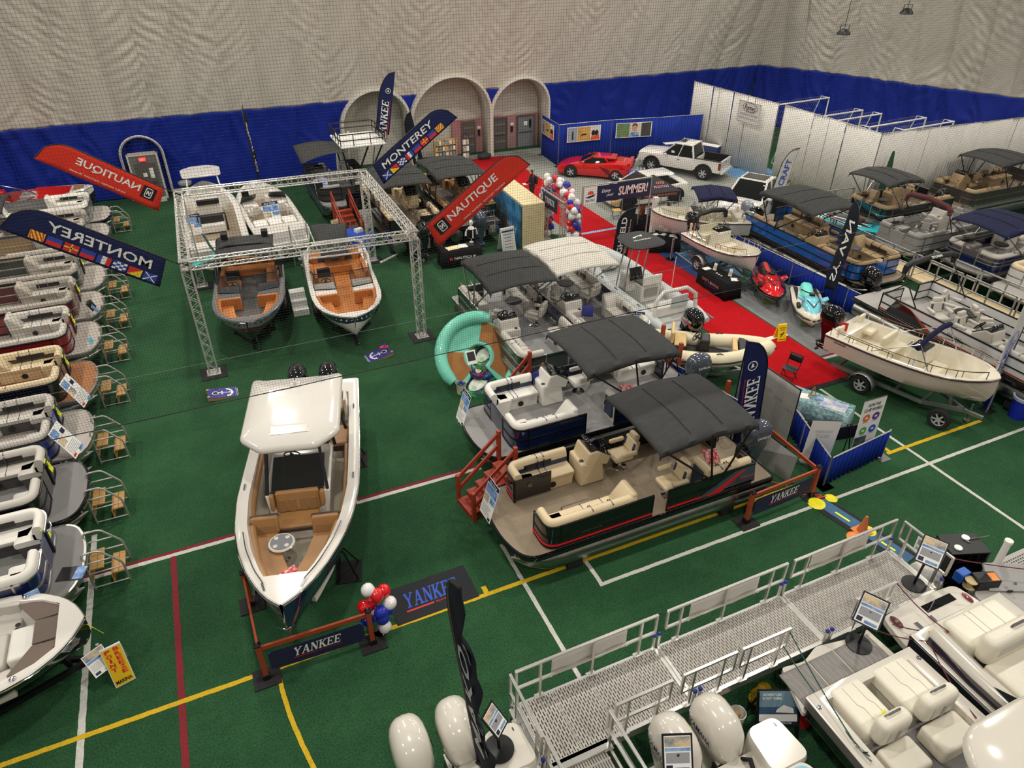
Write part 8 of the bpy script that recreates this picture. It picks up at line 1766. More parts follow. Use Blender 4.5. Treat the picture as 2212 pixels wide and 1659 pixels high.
# people
def person(label,loc,rz,joints,edges,rad,cl,hair=(50,38,30),hat=False):
    """one skinned body from a joint skeleton, plus hair"""
    me=bpy.data.meshes.new('person');me.from_pydata([Vector(j) for j in joints],edges,[]);o=bpy.data.objects.new('person',me);C.objects.link(o);o.location=loc;o.rotation_euler=(0,0,rz);tag(o,label,'person')
    sk=o.modifiers.new('skin','SKIN');sk.use_smooth_shade=True
    for v,r in zip(me.skin_vertices[0].data,rad):v.radius=r if isinstance(r,tuple) else(r,r)
    me.skin_vertices[0].data[0].use_root=True;o.modifiers.new('sub','SUBSURF').levels=2
    o.modifiers['sub'].render_levels=2;me.materials.append(cl);return o
def figure(label,loc,rz,shirt,trousers,bend=0,hair_m=None,sit=False):
    hz_=.92 if not sit else .5;l=.0
    lean=sin(bend);ch=(.42*lean,0,hz_+.42*cos(bend));nk=(.52*lean+.02,0,hz_+.56*cos(bend)+.0);hd=(nk[0]+.04+.06*lean,0,nk[2]+.17*cos(bend*.6));ht=(hd[0]+.02,0,hd[2]+.10)
    if not sit:lg=[(0,.1,hz_-.06),(.03,.11,.48),(-.02,.11,.08),(.13,.12,.04),(0,-.1,hz_-.06),(-.02,-.11,.48),(-.06,-.11,.08),(.09,-.12,.04)]
    else:lg=[(.05,.1,hz_-.02),(.42,.13,.5),(.42,.13,.08),(.55,.14,.04),(.05,-.1,hz_-.02),(.42,-.13,.5),(.4,-.13,.08),(.53,-.14,.04)]
    sh=(ch[0]+.02,0,ch[2]+.06)
    J=[(0,0,hz_),ch,nk,hd,ht]+lg
    arms=[]
    for s in(1,-1):arms+=[(sh[0],s*.19,sh[2]),(sh[0]+.05+.1*lean,s*.25,sh[2]-.28),(sh[0]+.27+.1*lean,s*.16,sh[2]-.32)]
    J+=arms;E=[(0,1),(1,2),(2,3),(3,4),(0,5),(5,6),(6,7),(7,8),(0,9),(9,10),(10,11),(11,12),(1,13),(13,14),(14,15),(1,16),(16,17),(17,18)]
    Rr=[(.15,.11),(.17,.12),.055,(.085,.1),.07,.09,.065,.045,.04,.09,.065,.045,.04,.07,.05,.038,.07,.05,.038]
    p=person(label,loc,rz,J,E,Rr,shirt);h=hd
    MB().ell((hd[0]+.01,0,hd[2]+.03),(.1,.082,.125),14,10).build('head',skin,p);MB().ell((hd[0]-.02,0,hd[2]+.07),(.105,.09,.11),14,10).build('hair',hair_m or mat('hair_brown',(58,42,32),.7),p)
    b=MB();b.ell((hd[0]+.11,0,hd[2]+.02),(.025,.014,.022),8,5);b.build('nose',skin,p)
    for s in(-1,1):
        MB().ell((hd[0]+.1,s*.035,hd[2]+.045),.011,6,4).build('eye',ink_black,p);MB().ell((hd[0]+.01,s*.085,hd[2]+.02),(.02,.012,.03),6,4).build('ear',skin,p)
        w_=J[15 if s>0 else 18];d=Vector((.9,-s*.35,-.1)).normalized();b=MB();b.ell(tuple(Vector(w_)+d*.05),(.05,.035,.022),8,5)
        for k in range(4):q=Vector(w_)+d*.08+Vector((0,(k-1.5)*.016,0));b.tube([tuple(q),tuple(q+d*.04),tuple(q+d*.06+Vector((0,0,-.02)))],.008,5)
        q=Vector(w_)+d*.04+Vector((0,-s*.03,.01));b.tube([tuple(q),tuple(q+Vector((.03,-s*.025,0)))],.009,5);b.build('hand',skin,p)
    tr=MB()
    for a,r0,r1 in(((5,6),.105,.078),((6,7),.078,.058),((9,10),.105,.078),((10,11),.078,.058)):tr.tube([J[a[0]],J[a[1]]],[r0,r1],10)
    tr.loft([[(.17*cos(2*pi*k/14),.19*sin(2*pi*k/14),hz_+z) for k in range(14)] for z in(-.12,.08)]);tr.build('trousers',trousers,p,smooth=60)
    for i in(7,11):x,y,z=J[i];MB().cbox((x+.07,y,.05),(.27,.1,.1)).build('shoe',black,p,bevel=.03)
    return p
p1=figure('person in black suit jacket with black backpack reading a paper on the red carpet',(16.55,34.3,.014),R(178),mat('jacket_black',(22,22,26),.8),mat('trouser_dark',(36,34,38),.8))
MB().box(-.3,-.15,-.17,.17,1.02,1.45).build('backpack',mat('bag_black',(26,26,28),.7),p1,bevel=.06);MB().box(.38,.55,-.13,.13,1.08,1.1).build('held_paper',paper,p1);
bg=tag(MB().ell((0,0,.2),(.16,.12,.22),10,7).build('shopping_bag',mat('bag_orange',(240,170,120),.5,noise=(6,.5,(250,245,240))),None),'orange and white shopping bag beside the person in black','bag');bg.location=(16.35,33.3,.014)
p2=figure('person in a bright blue shirt seated and bending behind the cream skiff bow',(21.0,28.55,.008),R(-20),mat('shirt_blue',(24,92,190),.8),mat('trouser_dark',(36,34,38)),bend=.75,hair_m=mat('hair_gray',(120,104,90),.7),sit=True);MB().box(-.22,.2,-.22,.22,0,.4).build('stool',black,p2)
nt=draped('white and navy draped table with navy caps inside the booth',(15.4,36.9,.008),R(-80),2.4,.7,.74,paper,mat('drape_navy',(24,32,80),.8))
for i in range(3):o=tag(MB().ell((0,0,.05),(.13,.11,.1),10,6).build('cap',drape_blue,None),['navy cap at the far end of the booth table','navy cap in the middle of the booth table','navy cap at the near end of the booth table'][i],'cap');o.location=(15.25+.12*i,37.6-.6*i,.755)
# photo tent, summer banner
tn=thing('canopy_tent','small black pop up photo tent with colored lettering','tent',(20.5,28.75,.01),R(-4));hw_,hd_=1.15,.85
MB().add([(-hw_,-hd_,1.95),(hw_,-hd_,1.95),(hw_,hd_,1.95),(-hw_,hd_,1.95),(0,0,2.6),(-hw_,-hd_,1.72),(hw_,-hd_,1.72),(hw_,hd_,1.72),(-hw_,hd_,1.72)],[(0,1,4),(1,2,4),(2,3,4),(3,0,4),(0,5,6,1),(1,6,7,2),(2,7,8,3),(3,8,5,0)]).build('canopy',mat('canopy_black',(44,42,42),.8),tn,smooth=0).modifiers.new('s','SOLIDIFY').thickness=.01
for sx in(-1,1):
    for sy_ in(-1,1):MB().tube([(sx*hw_*.98,sy_*hd_*.98,0),(sx*hw_*.98,sy_*hd_*.98,1.9)],.022,6).build('leg',alu_paint,tn)
M=frame((.15,-hd_*.6,2.21),(1,0,0),(0,.79,.61));text('lettering','OTS',mat('ink_salmon',(224,120,110),.6),tn,M@Matrix.Translation((0,.12,.02)),.45,.15,.03);text('lettering','PHOTOS',mat('ink_lilac2',(190,130,170),.6),tn,M@Matrix.Translation((0,-.1,.02)),.8,.15,.03);text('valance_lettering','ON THE SPOT PHOTOS',mat('ink_salmon',(224,120,110)),tn,frame((0,-hd_-.012,1.83),(1,0,0),(0,0,1)),1.8,.11,.02)
ot=draped('black draped photo table under the small tent',(19.85,28.1,.01),R(-30),1.5,.7,.75,drape_black,drape_black)
on('photo_board','orange and black photo display board on the photo table','display board',mat('print_orange',(226,110,60),.5,noise=(7,.9,(20,20,24))),(19.75,28.3,.77),(.5,.06,.55),.5,.004);on('photo_display','colorful photo display on the right of the photo table','display board',mat('print_mixed',(180,60,70),.5,noise=(6,.9,(60,90,160))),(20.25,28.05,.77),(.45,.06,.4),-.3,.004)
sb=thing('overhead_banner','navy overhead banner on two posts reading Enjoy your SUMMER!','banner',(0,0,0));
for x in(15.7,19.35):MB().tube([(x,27.25,0),(x,27.25,3.08)],.035,8).build('post',alu_paint,sb);MB().box(x-.25,x+.25,27.0,27.5,0,.02).build('foot_plate',steel,sb)
MB().tube([(15.7,27.25,3.06),(19.35,27.25,3.06)],.03,6).build('crossbar',alu_paint,sb);MB().box(19.5,19.72,27.0,27.2,0,2.1).build('white_column',white_paint,sb)
M=frame((17.52,27.2,2.62),(1,0,0),(0,0,1));b=MB();b.T=M;b.box(-1.78,1.78,-.38,.38,-.01,0);cl=b.build('banner',ink_navy,sb);quad('logo_panel',paper,cl,M,-1.78,-1.1,-.38,.38,.003)
text('lettering','SUMMER!',ink_white,cl,M@Matrix.Translation((.82,.02,.006)),1.6,.42,.02,.15);text('lettering_shadow','SUMMER!',mat('ink_rose',(210,70,80),.6),cl,M@Matrix.Translation((.845,-.005,.003)),1.6,.42,.02,.15);text('lettering','Enjoy',ink_white,cl,M@Matrix.Translation((-.62,.1,.006)),.5,.2,.01,.3);text('lettering','your',ink_white,cl,M@Matrix.Translation((-.42,-.12,.006)),.4,.14,.01,.3);text('logo_lettering','Boat Show',ink_navy,cl,M@Matrix.Translation((-1.44,-.22,.006)),.5,.1,.01,.3)
poly('logo_sun',mat('logo_sun',(226,90,50),.6),cl,M,[(-1.44+.17*cos(pi*k/10),.04+.17*sin(pi*k/10)) for k in range(11)],.006);poly('logo_wave',ink_navy,cl,M,[(-1.72,-.08),(-1.5,-.02),(-1.16,.03),(-1.3,-.08),(-1.5,-.12)],.006)
# tables and signs by the cars
for i,(x,y,rz,L) in enumerate(((29.1,39.1,R(-8),1.9),(31.0,37.9,R(-62),1.7))):draped(['navy draped table with a white top left of the pickup truck','navy draped table with a white top right behind the pickup truck'][i],(x-.4*i,y-.5,.008),rz,L,.6,.95,paper,mat('drape_navy',(24,32,80)))
bt=draped('bright blue draped table with clear bottles behind the red sports car',(23.75,34.6,.008),R(-30),1.3,.7,.74,mat('cloth_blue',(30,72,180),.7),mat('cloth_blue',(30,72,180)))
for i in range(3):o=tag(MB().lathe([(0,0),(.05,0),(.05,.22),(.03,.25),(0,.25)],10).build('clear_jar',mat('clear_plastic',(205,212,216),.1,alpha=.6),None),'clear jar standing on the bright blue table','jar','clear jars on the blue table');o.location=(23.6+.16*i,34.75-.12*i,.762)
for i,(a,w_,ph) in enumerate((((21.15,41.4),2.1,0),((22.6,39.62),2.3,0),((26.0,39.2),2.4,1))):
    xd=((-.09,-1,0),(1,-.055,0),(1,-.2,0))[i];n=Vector(xd).cross(Vector((0,0,1)))*.12
    M=frame((a[0]+n.x,a[1]+n.y,1.95),xd,(0,0,1));b=MB();b.T=M;b.box(-w_/2,w_/2,-.45,.45,0,.01);f=tag(b.build('photo_banner',paper,None),['lake photo banner on the side return of the blue drape wall','sunset lake photo banner left on the blue drape wall','photo banner of a smiling traveller on the blue drape wall'][i],'banner')
    if ph==0:
        quad('picture',mat('pic_sky',(150,164,176),.6),f,M,-w_*.48,-w_*.2,-.42,.42,.012);quad('picture',mat('pic_sunset',(222,176,96),.6,noise=(2,.4)),f,M,-w_*.19,w_*.19,-.42,.42,.012);quad('picture',mat('pic_white',(214,214,210),.6),f,M,w_*.2,w_*.48,-.42,.42,.012)
        poly('figure_print',ink_black,f,M,[(-w_*.36,-.3),(-w_*.31,-.3),(-w_*.32,.1),(-w_*.33,.3),(-w_*.36,.1)],.014);poly('kayak_print',ink_black,f,M,[(-w_*.1,-.1),(w_*.1,-.1),(w_*.05,0),(-w_*.05,0)],.014)
        for x in(.28,.38):poly('head_print',ink_black,f,M,[(w_*x+.14*cos(k),-.0+.17*sin(k)) for k in[2*pi*j/10 for j in range(10)]],.014)
        poly('jacket_print',mat('pic_orange',(224,84,40),.6),f,M,[(w_*.2,-.42),(w_*.48,-.42),(w_*.46,-.12),(w_*.22,-.2)],.015)
    else:
        quad('picture',mat('pic_green',(120,150,100),.6,noise=(3,.5)),f,M,-w_*.48,-.3,-.42,.42,.012);quad('picture',mat('pic_pale',(204,196,180),.6),f,M,-.3,.5,-.42,.42,.012);quad('picture',mat('pic_dark',(70,70,66),.6,noise=(3,.5)),f,M,.5,w_*.48,-.42,.42,.012)
        poly('head_print',skin,f,M,[(.05+.17*cos(2*pi*j/12),.12+.22*sin(2*pi*j/12)) for j in range(12)],.015);poly('hair_print',mat('hair_print',(110,60,36),.6),f,M,[(-.15,.2),(-.1,.38),(.1,.42),(.24,.3),(.22,.18),(.05,.28)],.016);poly('shirt_print',print_blue,f,M,[(-.3,-.42),(.4,-.42),(.25,-.12),(-.15,-.12)],.014)
es2=thing('easel_sign','red and white poster on an easel at the corner of the blue drape','sign',(21.6,40.6,.008),R(-10));M=Matrix.Translation((0,-.1,.95))@Matrix.Rotation(R(-12),4,'X')@Matrix.Rotation(R(90),4,'X');b=MB();b.T=M;b.box(-.32,.32,-.5,.5,-.02,0);f=b.build('board',paper,es2)
for k,s_ in enumerate(('ENTER','YOUR','CAR')):text('lettering',s_,ink_red,f,M@Matrix.Translation((0,.35-.18*k,.004)),.5,.14,.02)
for k in range(3):quad('text_line',mat('text_gray',(150,150,155)),f,M,-.25,.25,-.2-.09*k,-.17-.09*k,.003)
for x,y in((-.25,-.25),(.25,-.25),(0,.45)):MB().bar((x,y,0),(x*.3,.05,1.4),.025).build('leg',wood_pale,es2)
M=frame((31.12,34.5,3.45),(.04,-1,0),(0,0,1));b=MB();b.T=M;b.box(-.95,.95,-.62,.62,.14,.15);rm=tag(b.build('dealer_banner',mat('banner_pale',(216,210,206),.7),None),'white dealer banner with dashed border hung on the white drape wall','banner');M=M@Matrix.Translation((0,0,.152));rm.location=(0,0,0)
text('lettering','Romeo',ink_black,rm,M@Matrix.Translation((.05,.3,.002)),.95,.3,.01,.3);text('lettering','Auto Group',ink_black,rm,M@Matrix.Translation((.1,.08,.002)),.7,.12,.005,.3);text('lettering','TRANSPARENCY MATTERS',mat('ink_graytext',(110,110,116),.6),rm,M@Matrix.Translation((0,-.12,.002)),1.5,.09);text('lettering','KIA  NISSAN  MAZDA  FORD  CHEVROLET  TOYOTA',mat('ink_graytext',(110,110,116)),rm,M@Matrix.Translation((0,-.34,.002)),1.6,.07)
b=MB();b.T=M;b.tube([(.62*cos(2*pi*k/24)+.05,.3+.26*sin(2*pi*k/24),0) for k in range(24)],.012,4,True);b.build('oval',ink_black,rm)
b=MB();b.T=M
for k in range(13):
    for y in(-.58,.58):b.add([(-.92+k*.145,y-.012,.002),(-.85+k*.145,y-.012,.002),(-.85+k*.145,y+.012,.002),(-.92+k*.145,y+.012,.002)],[(0,1,2,3)])
for k in range(8):
    for x in(-.91,.91):b.add([(x-.012,-.55+k*.145,.002),(x+.012,-.55+k*.145,.002),(x+.012,-.48+k*.145,.002),(x-.012,-.48+k*.145,.002)],[(0,1,2,3)])
stuff(b.build('border_dash',ink_black,rm,smooth=0))
# soccer goals behind the white drape
def goal(label,loc,rz,w_,h,d):
    t=thing('soccer_goal',label,'goal',loc,rz);b=MB().tube([(-w_/2,0,0),(-w_/2,0,h),(w_/2,0,h),(w_/2,0,0)],.055,8);f=b.build('goal_frame',white_paint,t)
    for s in(-1,1):MB().tube([(s*w_/2,0,h),(s*w_/2,d*.4,h),(s*w_/2,d,.03),(s*w_/2,0,.03)],.035,6).build('side_frame',white_paint,t)
    b=MB();n=int(w_/.2);m=9
    for i in range(n+1):x=-w_/2+w_*i/n;b.tube([(x,d*.4,h),(x,d,.03)],.006,3)
    for j in range(m+1):y,z=lerp(d*.4,d,j/m),lerp(h,.03,j/m);b.tube([(-w_/2,y,z),(w_/2,y,z)],.006,3)
    stuff(b.build('goal_net',mat('net_gray',(150,150,156),.8),t));return t
for i,(x,y,w_,h,d) in enumerate(((36.0,36.2,6.6,3.3,1.6),(36.8,33.6,5.6,3.0,1.5),(37.2,32.4,5.4,3.0,1.5),(38.6,30.2,5.0,3.1,1.5),(39.2,28.6,4.4,3.2,1.5),(39.6,27.0,3.8,3.1,1.4))):goal(['big white soccer goal farthest back behind the white drape','white soccer goal second from the back behind the drape','white soccer goal third from the back behind the drape','white soccer goal third from the front behind the drape','white soccer goal second from the front behind the drape','smallest white soccer goal nearest the drape corner'][i],(x,y,0),R(4),w_,h,d)
# ---------------------------------------------------------------- club corner
cbn=thing('club_backdrop','silver fabric backdrop banner on black poles behind the navy flag','banner',(0,0,0));M=frame((13.92,12.65,1.1),(.02,-1,0),(0,0,1));b=MB();b.T=M
b.grid(lambda u,v:(lerp(-1.15,1.15,u),lerp(-1.05,1.05,v),.015*sin(u*30+v*3)*(1-v)),40,8);sf=b.build('fabric',mat('silver_fabric',(186,184,180),.45,.25,noise=(6,.15),bump=(20,.4,.02),stretch=(1,6,1)),cbn);sf.modifiers.new('s','SOLIDIFY').thickness=.008
for x in(-1.15,1.15):b=MB();b.T=M;b.tube([(x,-1.1,.02),(x,1.1,.02)],.02,6);b.build('pole',black,cbn)
b=MB();b.T=M;b.tube([(-1.15,1.07,.02),(1.15,1.07,.02)],.02,6);b.build('crossbar',black,cbn)
for k in range(5):text('faded_lettering',['LAKE','CLUB','FUN','JOIN','SKI'][k],mat('ink_faint',(160,158,156),.5),sf,M@Matrix.Translation((-.85+.43*k,.65-.1*k,.02)),.3,.12)
ct=draped('teal patterned table with maps and leaflets in the club corner',(15.85,12.35,0),R(-62),1.95,.78,.75,mat('cloth_teal',(28,82,92),.8,noise=(9,.6,(170,200,200))),mat('cloth_teal',(28,82,92)))
on('map_sheet','lake map sheet on the teal table','map',mat('print_map',(232,224,200),.5,noise=(3,.6,(60,110,190))),(16.05,11.95,.763),(.75,.5,.006),R(-62));on('leaflet','white leaflets at the far end of the teal table','leaflet',paper,(15.55,12.75,.763),(.4,.3,.006),R(-40));on('leaflet','blue and red leaflet on the middle of the teal table','leaflet',print_blue,(15.9,12.4,.77),(.25,.18,.005),R(-55))
ez=thing('table_easel','small wooden easel on the teal table','easel',(15.75,12.55,.763),R(-30));MB().bar((-.12,0,0),(0,0,.4),.02).bar((.12,0,0),(0,0,.4),.02).bar((0,.15,0),(0,0,.4),.02).bar((-.14,-.02,.1),(.14,-.02,.1),.025).build('frame',wood_tan,ez)
def pullup(label,loc,rz,w_,h,cat='banner stand',front=None,back=paper,tilt=-6):
    t=thing('banner_stand',label,cat,loc,rz);MB().box(-w_/2,w_/2,-.08,.08,0,.08).build('base',alu_paint,t,bevel=.01);T=Matrix.Translation((0,0,.06))@Matrix.Rotation(R(tilt),4,'X');b=MB();b.T=T;b.box(-w_/2,w_/2,-.004,.004,0,h);s=b.build('sheet',back,t,smooth=0);b=MB();b.T=T;b.tube([(0,.02,0),(0,.02,h)],.012,6).tube([(-w_/2,0,h),(w_/2,0,h)],.014,6);b.build('pole',black,t)
    if front:front(s,T@frame((0,-.006,0),(1,0,0),(0,0,1)),w_,h)
    return t
def f_club(s,M,w_,h):
    text('lettering','HOW THE',ink_navy,s,M@Matrix.Translation((0,h*.9,.002)),w_*.55,h*.055,.02,.15);text('lettering','CLUB WORKS',ink_navy,s,M@Matrix.Translation((0,h*.82,.002)),w_*.8,h*.055,.02,.15)
    for x,y,c in((-.2,.68,(232,110,50)),(.22,.68,(96,50,140)),(-.2,.46,(90,176,60)),(.22,.46,(40,90,176))):
        cm=mat('disc_%d'%c[0],c,.5);poly('disc',cm,s,M,[(x*w_+w_*.16*cos(2*pi*k/20),y*h+w_*.16*sin(2*pi*k/20)) for k in range(20)],.002);quad('disc_icon',paper,s,M,x*w_-.05,x*w_+.05,y*h-.03,y*h+.03,.004);quad('text_line',mat('text_gray',(150,150,155)),s,M,x*w_-.1,x*w_+.1,y*h-.16,y*h-.14,.002)
    quad('lake_photo',mat('pic_lake',(110,130,130),.6,noise=(8,.7,(30,44,40))),s,M,-w_*.49,w_*.05,h*.1,h*.36,.002);poly('round_emblem',ink_navy,s,M,[(.12+.15*cos(2*pi*k/20),.32+.15*sin(2*pi*k/20)) for k in range(20)],.004);poly('round_emblem',paper,s,M,[(.12+.1*cos(2*pi*k/20),.32+.1*sin(2*pi*k/20)) for k in range(20)],.006)
pullup('white banner stand reading HOW THE CLUB WORKS with four colored discs',(15.75,10.45,0),R(-2),.82,1.95,front=f_club,tilt=-2);
pb=pullup('white banner stand seen from behind with faint reversed lettering',(14.3,10.75,0),R(-28),.78,1.55,tilt=4);text('reversed_lettering','YOU ENJOY',mat('ink_faintgray',(196,194,190),.6),pb,Matrix.Translation((0,-.012-.08,1.2))@frame((0,0,0),(1,0,0),(0,0,1)),.5,.12,.01,0,True);text('reversed_lettering','TIGHT',mat('ink_faintgray',(196,194,190)),pb,Matrix.Translation((0,-.012-.07,1.05))@frame((0,0,0),(1,0,0),(0,0,1)),.4,.12,.01,0,True)
tvs=thing('screen_stand','black screen on a folding easel between the two banner stands','screen',(15.15,10.6,0),R(170));MB().box(-.38,.38,-.03,.03,.75,1.2).build('screen',black,tvs,bevel=.01)
for x,y in((-.35,-.3),(.35,-.3),(0,.4)):MB().bar((x,y,0),(x*.2,0,1.25),.025).build('leg',blackmetal,tvs)
lbn=thing('low_banner','low gray banner panel leaning on the timber barrier behind the cream pontoon','banner',(13.05,11.6,0));MB().add([(-.35,1.0,0),(.02,-1.2,0),(.12,-1.2,.85),(.0,1.0,.85)],[(0,1,2,3)]).build('sheet',mat('silver_fabric',(186,184,180)),lbn,smooth=0).modifiers.new('s','SOLIDIFY').thickness=.01
# cable ramp, cones, discs
cv_=thing('cable_cover','blue and gray cable cover mat with yellow dashes leading to the gangway','cable cover',(0,0,0));a,b_=Vector((13.25,9.5,0)),Vector((13.75,6.95,0));d=(b_-a).normalized();n=Vector((-d.y,d.x,0));L=(b_-a).length
M=frame(a,d,n);b=MB();b.T=M;b.box(0,L,-.32,.32,0,.012);b.build('rubber_edge',rubber,cv_);b=MB();b.T=M;b.box(0,L,-.17,.2,.012,.022);b.build('blue_mat',mat('mat_blue',(60,104,140),.8,noise=(10,.2)),cv_)
for k in(.55,1.8):b=MB();b.T=M;b.box(k,k+.42,-.04,.02,.022,.025);b.build('yellow_dash',yellow_tag,cv_)
ym=mat('disc_yellow',(238,226,30),.4)
def floor_disc(label,loc,m,r=.22):o=tag(MB().lathe([(.05,.03),(r*.6,.04),(r,0),(r,.006),(r*.6,.046),(.05,.036)],20).build('marker_disc',m,None),label,'marker disc');o.location=loc;return o
floor_disc('big yellow marker disc at the end of the cable cover',(13.15,9.42,.012),ym,.24);floor_disc('small yellow marker disc beyond the big one',(13.66,9.42,.0),ym,.17);floor_disc('orange marker disc at the foot of the cone',(13.15,8.05,.0),mat('disc_orange',(240,140,50),.4),.24);floor_disc('yellow marker disc half under the traffic cone',(13.6,8.1,.012),ym,.2)
cn=thing('traffic_cone','faded orange traffic cone standing on the cable cover by the gangway','cone',(13.42,8.15,.024));MB().lathe([(.0,.03),(.13,.03),(.035,.52),(.02,.53),(0,.5)],18).build('cone',mat('cone_orange',(206,116,66),.6),cn);MB().box(-.2,.2,-.2,.2,0,.035).build('base',mat('cone_base',(222,130,60),.6),cn,bevel=.02)
for i,(pts,m_,lab) in enumerate((([(12.6,10.6,.03),(12.9,10.3,.04),(12.7,9.95,.03),(13.1,9.8,.03),(13.5,9.6,.03),(13.3,9.55,.04),(13.7,9.5,.03)],mat('cord_orange',(224,90,50),.6),'orange extension cord tangled behind the timber barrier'),([(13.2,9.9,.03),(13.5,9.75,.04),(13.3,9.6,.03),(13.8,9.45,.03)],mat('cord_red',(190,40,40),.6),'red extension cord by the low blue drape corner'))):tag(rope('extension_cord',pts,.012,m_),lab,'cord')
# ---------------------------------------------------------------- turf items
mt_=thing('logo_mat','black floor mat with blue lettering on the turf between the boats','mat',(2.78,10.72,0),R(1));MB().box(-.98,.98,-.52,.52,0,.012).build('mat',mat_black,mt_);M=frame((0,.05,.013),(1,0,0),(0,1,0));ib2=mat('ink_mat_blue',(52,84,184),.8);yankee(mt_,M,1.35,.42,ib2,.3)
def cornhole(label,loc,rz,flip,bags=False):
    t=thing('cornhole_board',label,'game board',loc,rz);T=Matrix.Rotation(R(9),4,'Y');wood_y=mat('board_wood',(190,150,84),.6,noise=(6,.3))
    b=MB();b.T=T;b.box(0,1.2,-.3,.3,.04,.13);b.build('box',wood_y,t);b=MB();b.T=T;b.box(0,1.2,-.3,.3,.13,.142);f=b.build('face',mat('board_blue',(52,52,132),.5),t)
    for s in(-1,1):MB().box(.0,.08,s*.22-.04,s*.22+.04,0,.16).build('leg',wood_y,t)
    M=T@frame((.6,0,.144),(0,1,0),(-1,0,0)) if False else T@Matrix.Translation((0,0,.144))
    def q(pts):b=MB();b.T=M;b.add([(x,y,0) for x,y in pts],[tuple(range(len(pts)))]);return b
    an=MB();an.T=M;an.add([(.34,-.02,0),(.78,-.02,0),(.78,.02,0),(.34,.02,0)],[(0,1,2,3)]);an.add([(.42,-.1,0),(.46,-.1,0),(.46,.1,0),(.42,.1,0)],[(0,1,2,3)])
    o_=arc((.55,0),.24,-1.15,1.15,12);i_=arc((.52,0),.2,-1.1,1.1,12);an.add([(x,y,0) for x,y in o_+i_],[(k,k+1,13+k+1,13+k) for k in range(12)])
    for s in(-1,1):an.add([(.58,s*.26,0),(.72,s*.21,0),(.6,s*.13,0)],[(0,1,2)])
    n=18;an.add([(.24+.105*cos(2*pi*k/n),.105*sin(2*pi*k/n),0) for k in range(n)]+[(.24+.075*cos(2*pi*k/n),.075*sin(2*pi*k/n),0) for k in range(n)],[(k,(k+1)%n,n+(k+1)%n,n+k) for k in range(n)]);an.build('anchor_print',ink_white,f,smooth=0)
    b=q([(.24+.074*cos(2*pi*k/n),.074*sin(2*pi*k/n)) for k in range(n)]);b.build('hole',ink_black,f,smooth=0)
    yankee(f,M@Matrix.Translation((.98,0,0))@Matrix.Rotation(R(90),4,'Z'),.42,.13,shear=.1,sub=False)
    for x in(.88,1.14):q([(x,-.27),(x+.012,-.27),(x+.012,.27),(x,.27)]).build('print_line',ink_white,f,smooth=0)
    return t
cornhole('blue cornhole board with a white anchor beside the left truss foot',(-1.32,21.35,0),R(1),0);cornhole('blue cornhole board with bean bags near the right truss foot',(4.95,21.75,0),R(187),0)
for i,(x,y,m_) in enumerate(((4.75,21.85,bal['b']),(4.78,21.68,bal['r']),(4.62,21.72,ink_red))):o=tag(MB().ell((0,0,.03),(.085,.085,.035),10,6).build('bean_bag',m_,None),['blue bean bag on the right cornhole board','red bean bag nearest the high end of the right cornhole board','red bean bag beside the hole of the right cornhole board'][i],'bean bag');o.location=(x,y,.27)
# inflatable float and towables
ft=thing('inflatable_float','turquoise inflatable horseshoe float with brown foam deck, propped on its edge','inflatable',(7.2,18.75,.95),R(-12));ft.scale=(1.32,1.32,1.32);aqua=mat('float_aqua',(120,212,186),.4,coat=.2,noise=(3,.06));F=Matrix.Rotation(R(-8),4,'Z')@Matrix.Rotation(R(58),4,'X') if False else Matrix.Rotation(R(48),4,'X')
hp=[(.95*cos(a)*1.0,.95*sin(a)) for a in[R(-62)+R(304)*k/28 for k in range(29)]]
b=MB();b.T=F;b.sweep([(x*.62/.95+0,y*.62/.95) for x,y in hp][::-1],[(-.34,-.1),(-.34,.02),(.30,.02),(.30,-.1)],1);b.build('deck_slab',aqua,ft,bevel=.04,seg=3)
b=MB();b.T=F;b.sweep([(x*.60/.95,y*.60/.95) for x,y in hp[1:14]][::-1],[(-.22,.02),(-.22,.04),(.26,.04),(.26,.02)],1);b.build('foam_deck',mat('foam_brown',(168,112,60),.8,noise=(4,.12)),ft)
b=MB();b.T=F;b.sweep([(x*.60/.95,y*.60/.95) for x,y in hp[21:28]][::-1],[(-.2,.02),(-.2,.04),(.22,.04),(.22,.02)],1);b.build('foam_deck',mat('foam_brown',(168,112,60)),ft)
for rng in((12,27),(1,8)):
    b=MB();b.T=F;P_=[(x*1.02,y*1.02,.14) for x,y in hp[rng[0]:rng[1]]];b.tube(P_,[.12]+[.16]*(len(P_)-2)+[.12],14);b.build('air_tube',aqua,ft,smooth=70)
fs_=poster('float_poster','dark headed picture poster leaning on the turquoise float',(7.95,18.95,1.0),(.3,-.8,.25),(.3,.35,.9),.45,.85,0,'sign',head='Yankee')
ps=thing('price_easel','small framed price sign on a thin stand in front of the float','sign stand',(6.85,18.55,0));MB().tube([(0,0,0),(0,0,.95)],.014,6).build('post',blackmetal,ps);MB().lathe([(0,0),(.15,0),(.15,.02),(0,.02)],14).build('base',black,ps);b=MB();b.T=Matrix.Translation((0,0,1.08))@Matrix.Rotation(R(-35),4,'X')@Matrix.Rotation(R(90),4,'X');b.box(-.17,.17,-.23,.23,-.01,0);f=b.build('frame',paper,ps);b=MB();b.T=Matrix.Translation((0,0,1.08))@Matrix.Rotation(R(-35),4,'X')@Matrix.Rotation(R(90),4,'X');b.box(-.13,.13,-.12,.18,0,.003);b.build('dark_print',black,f)
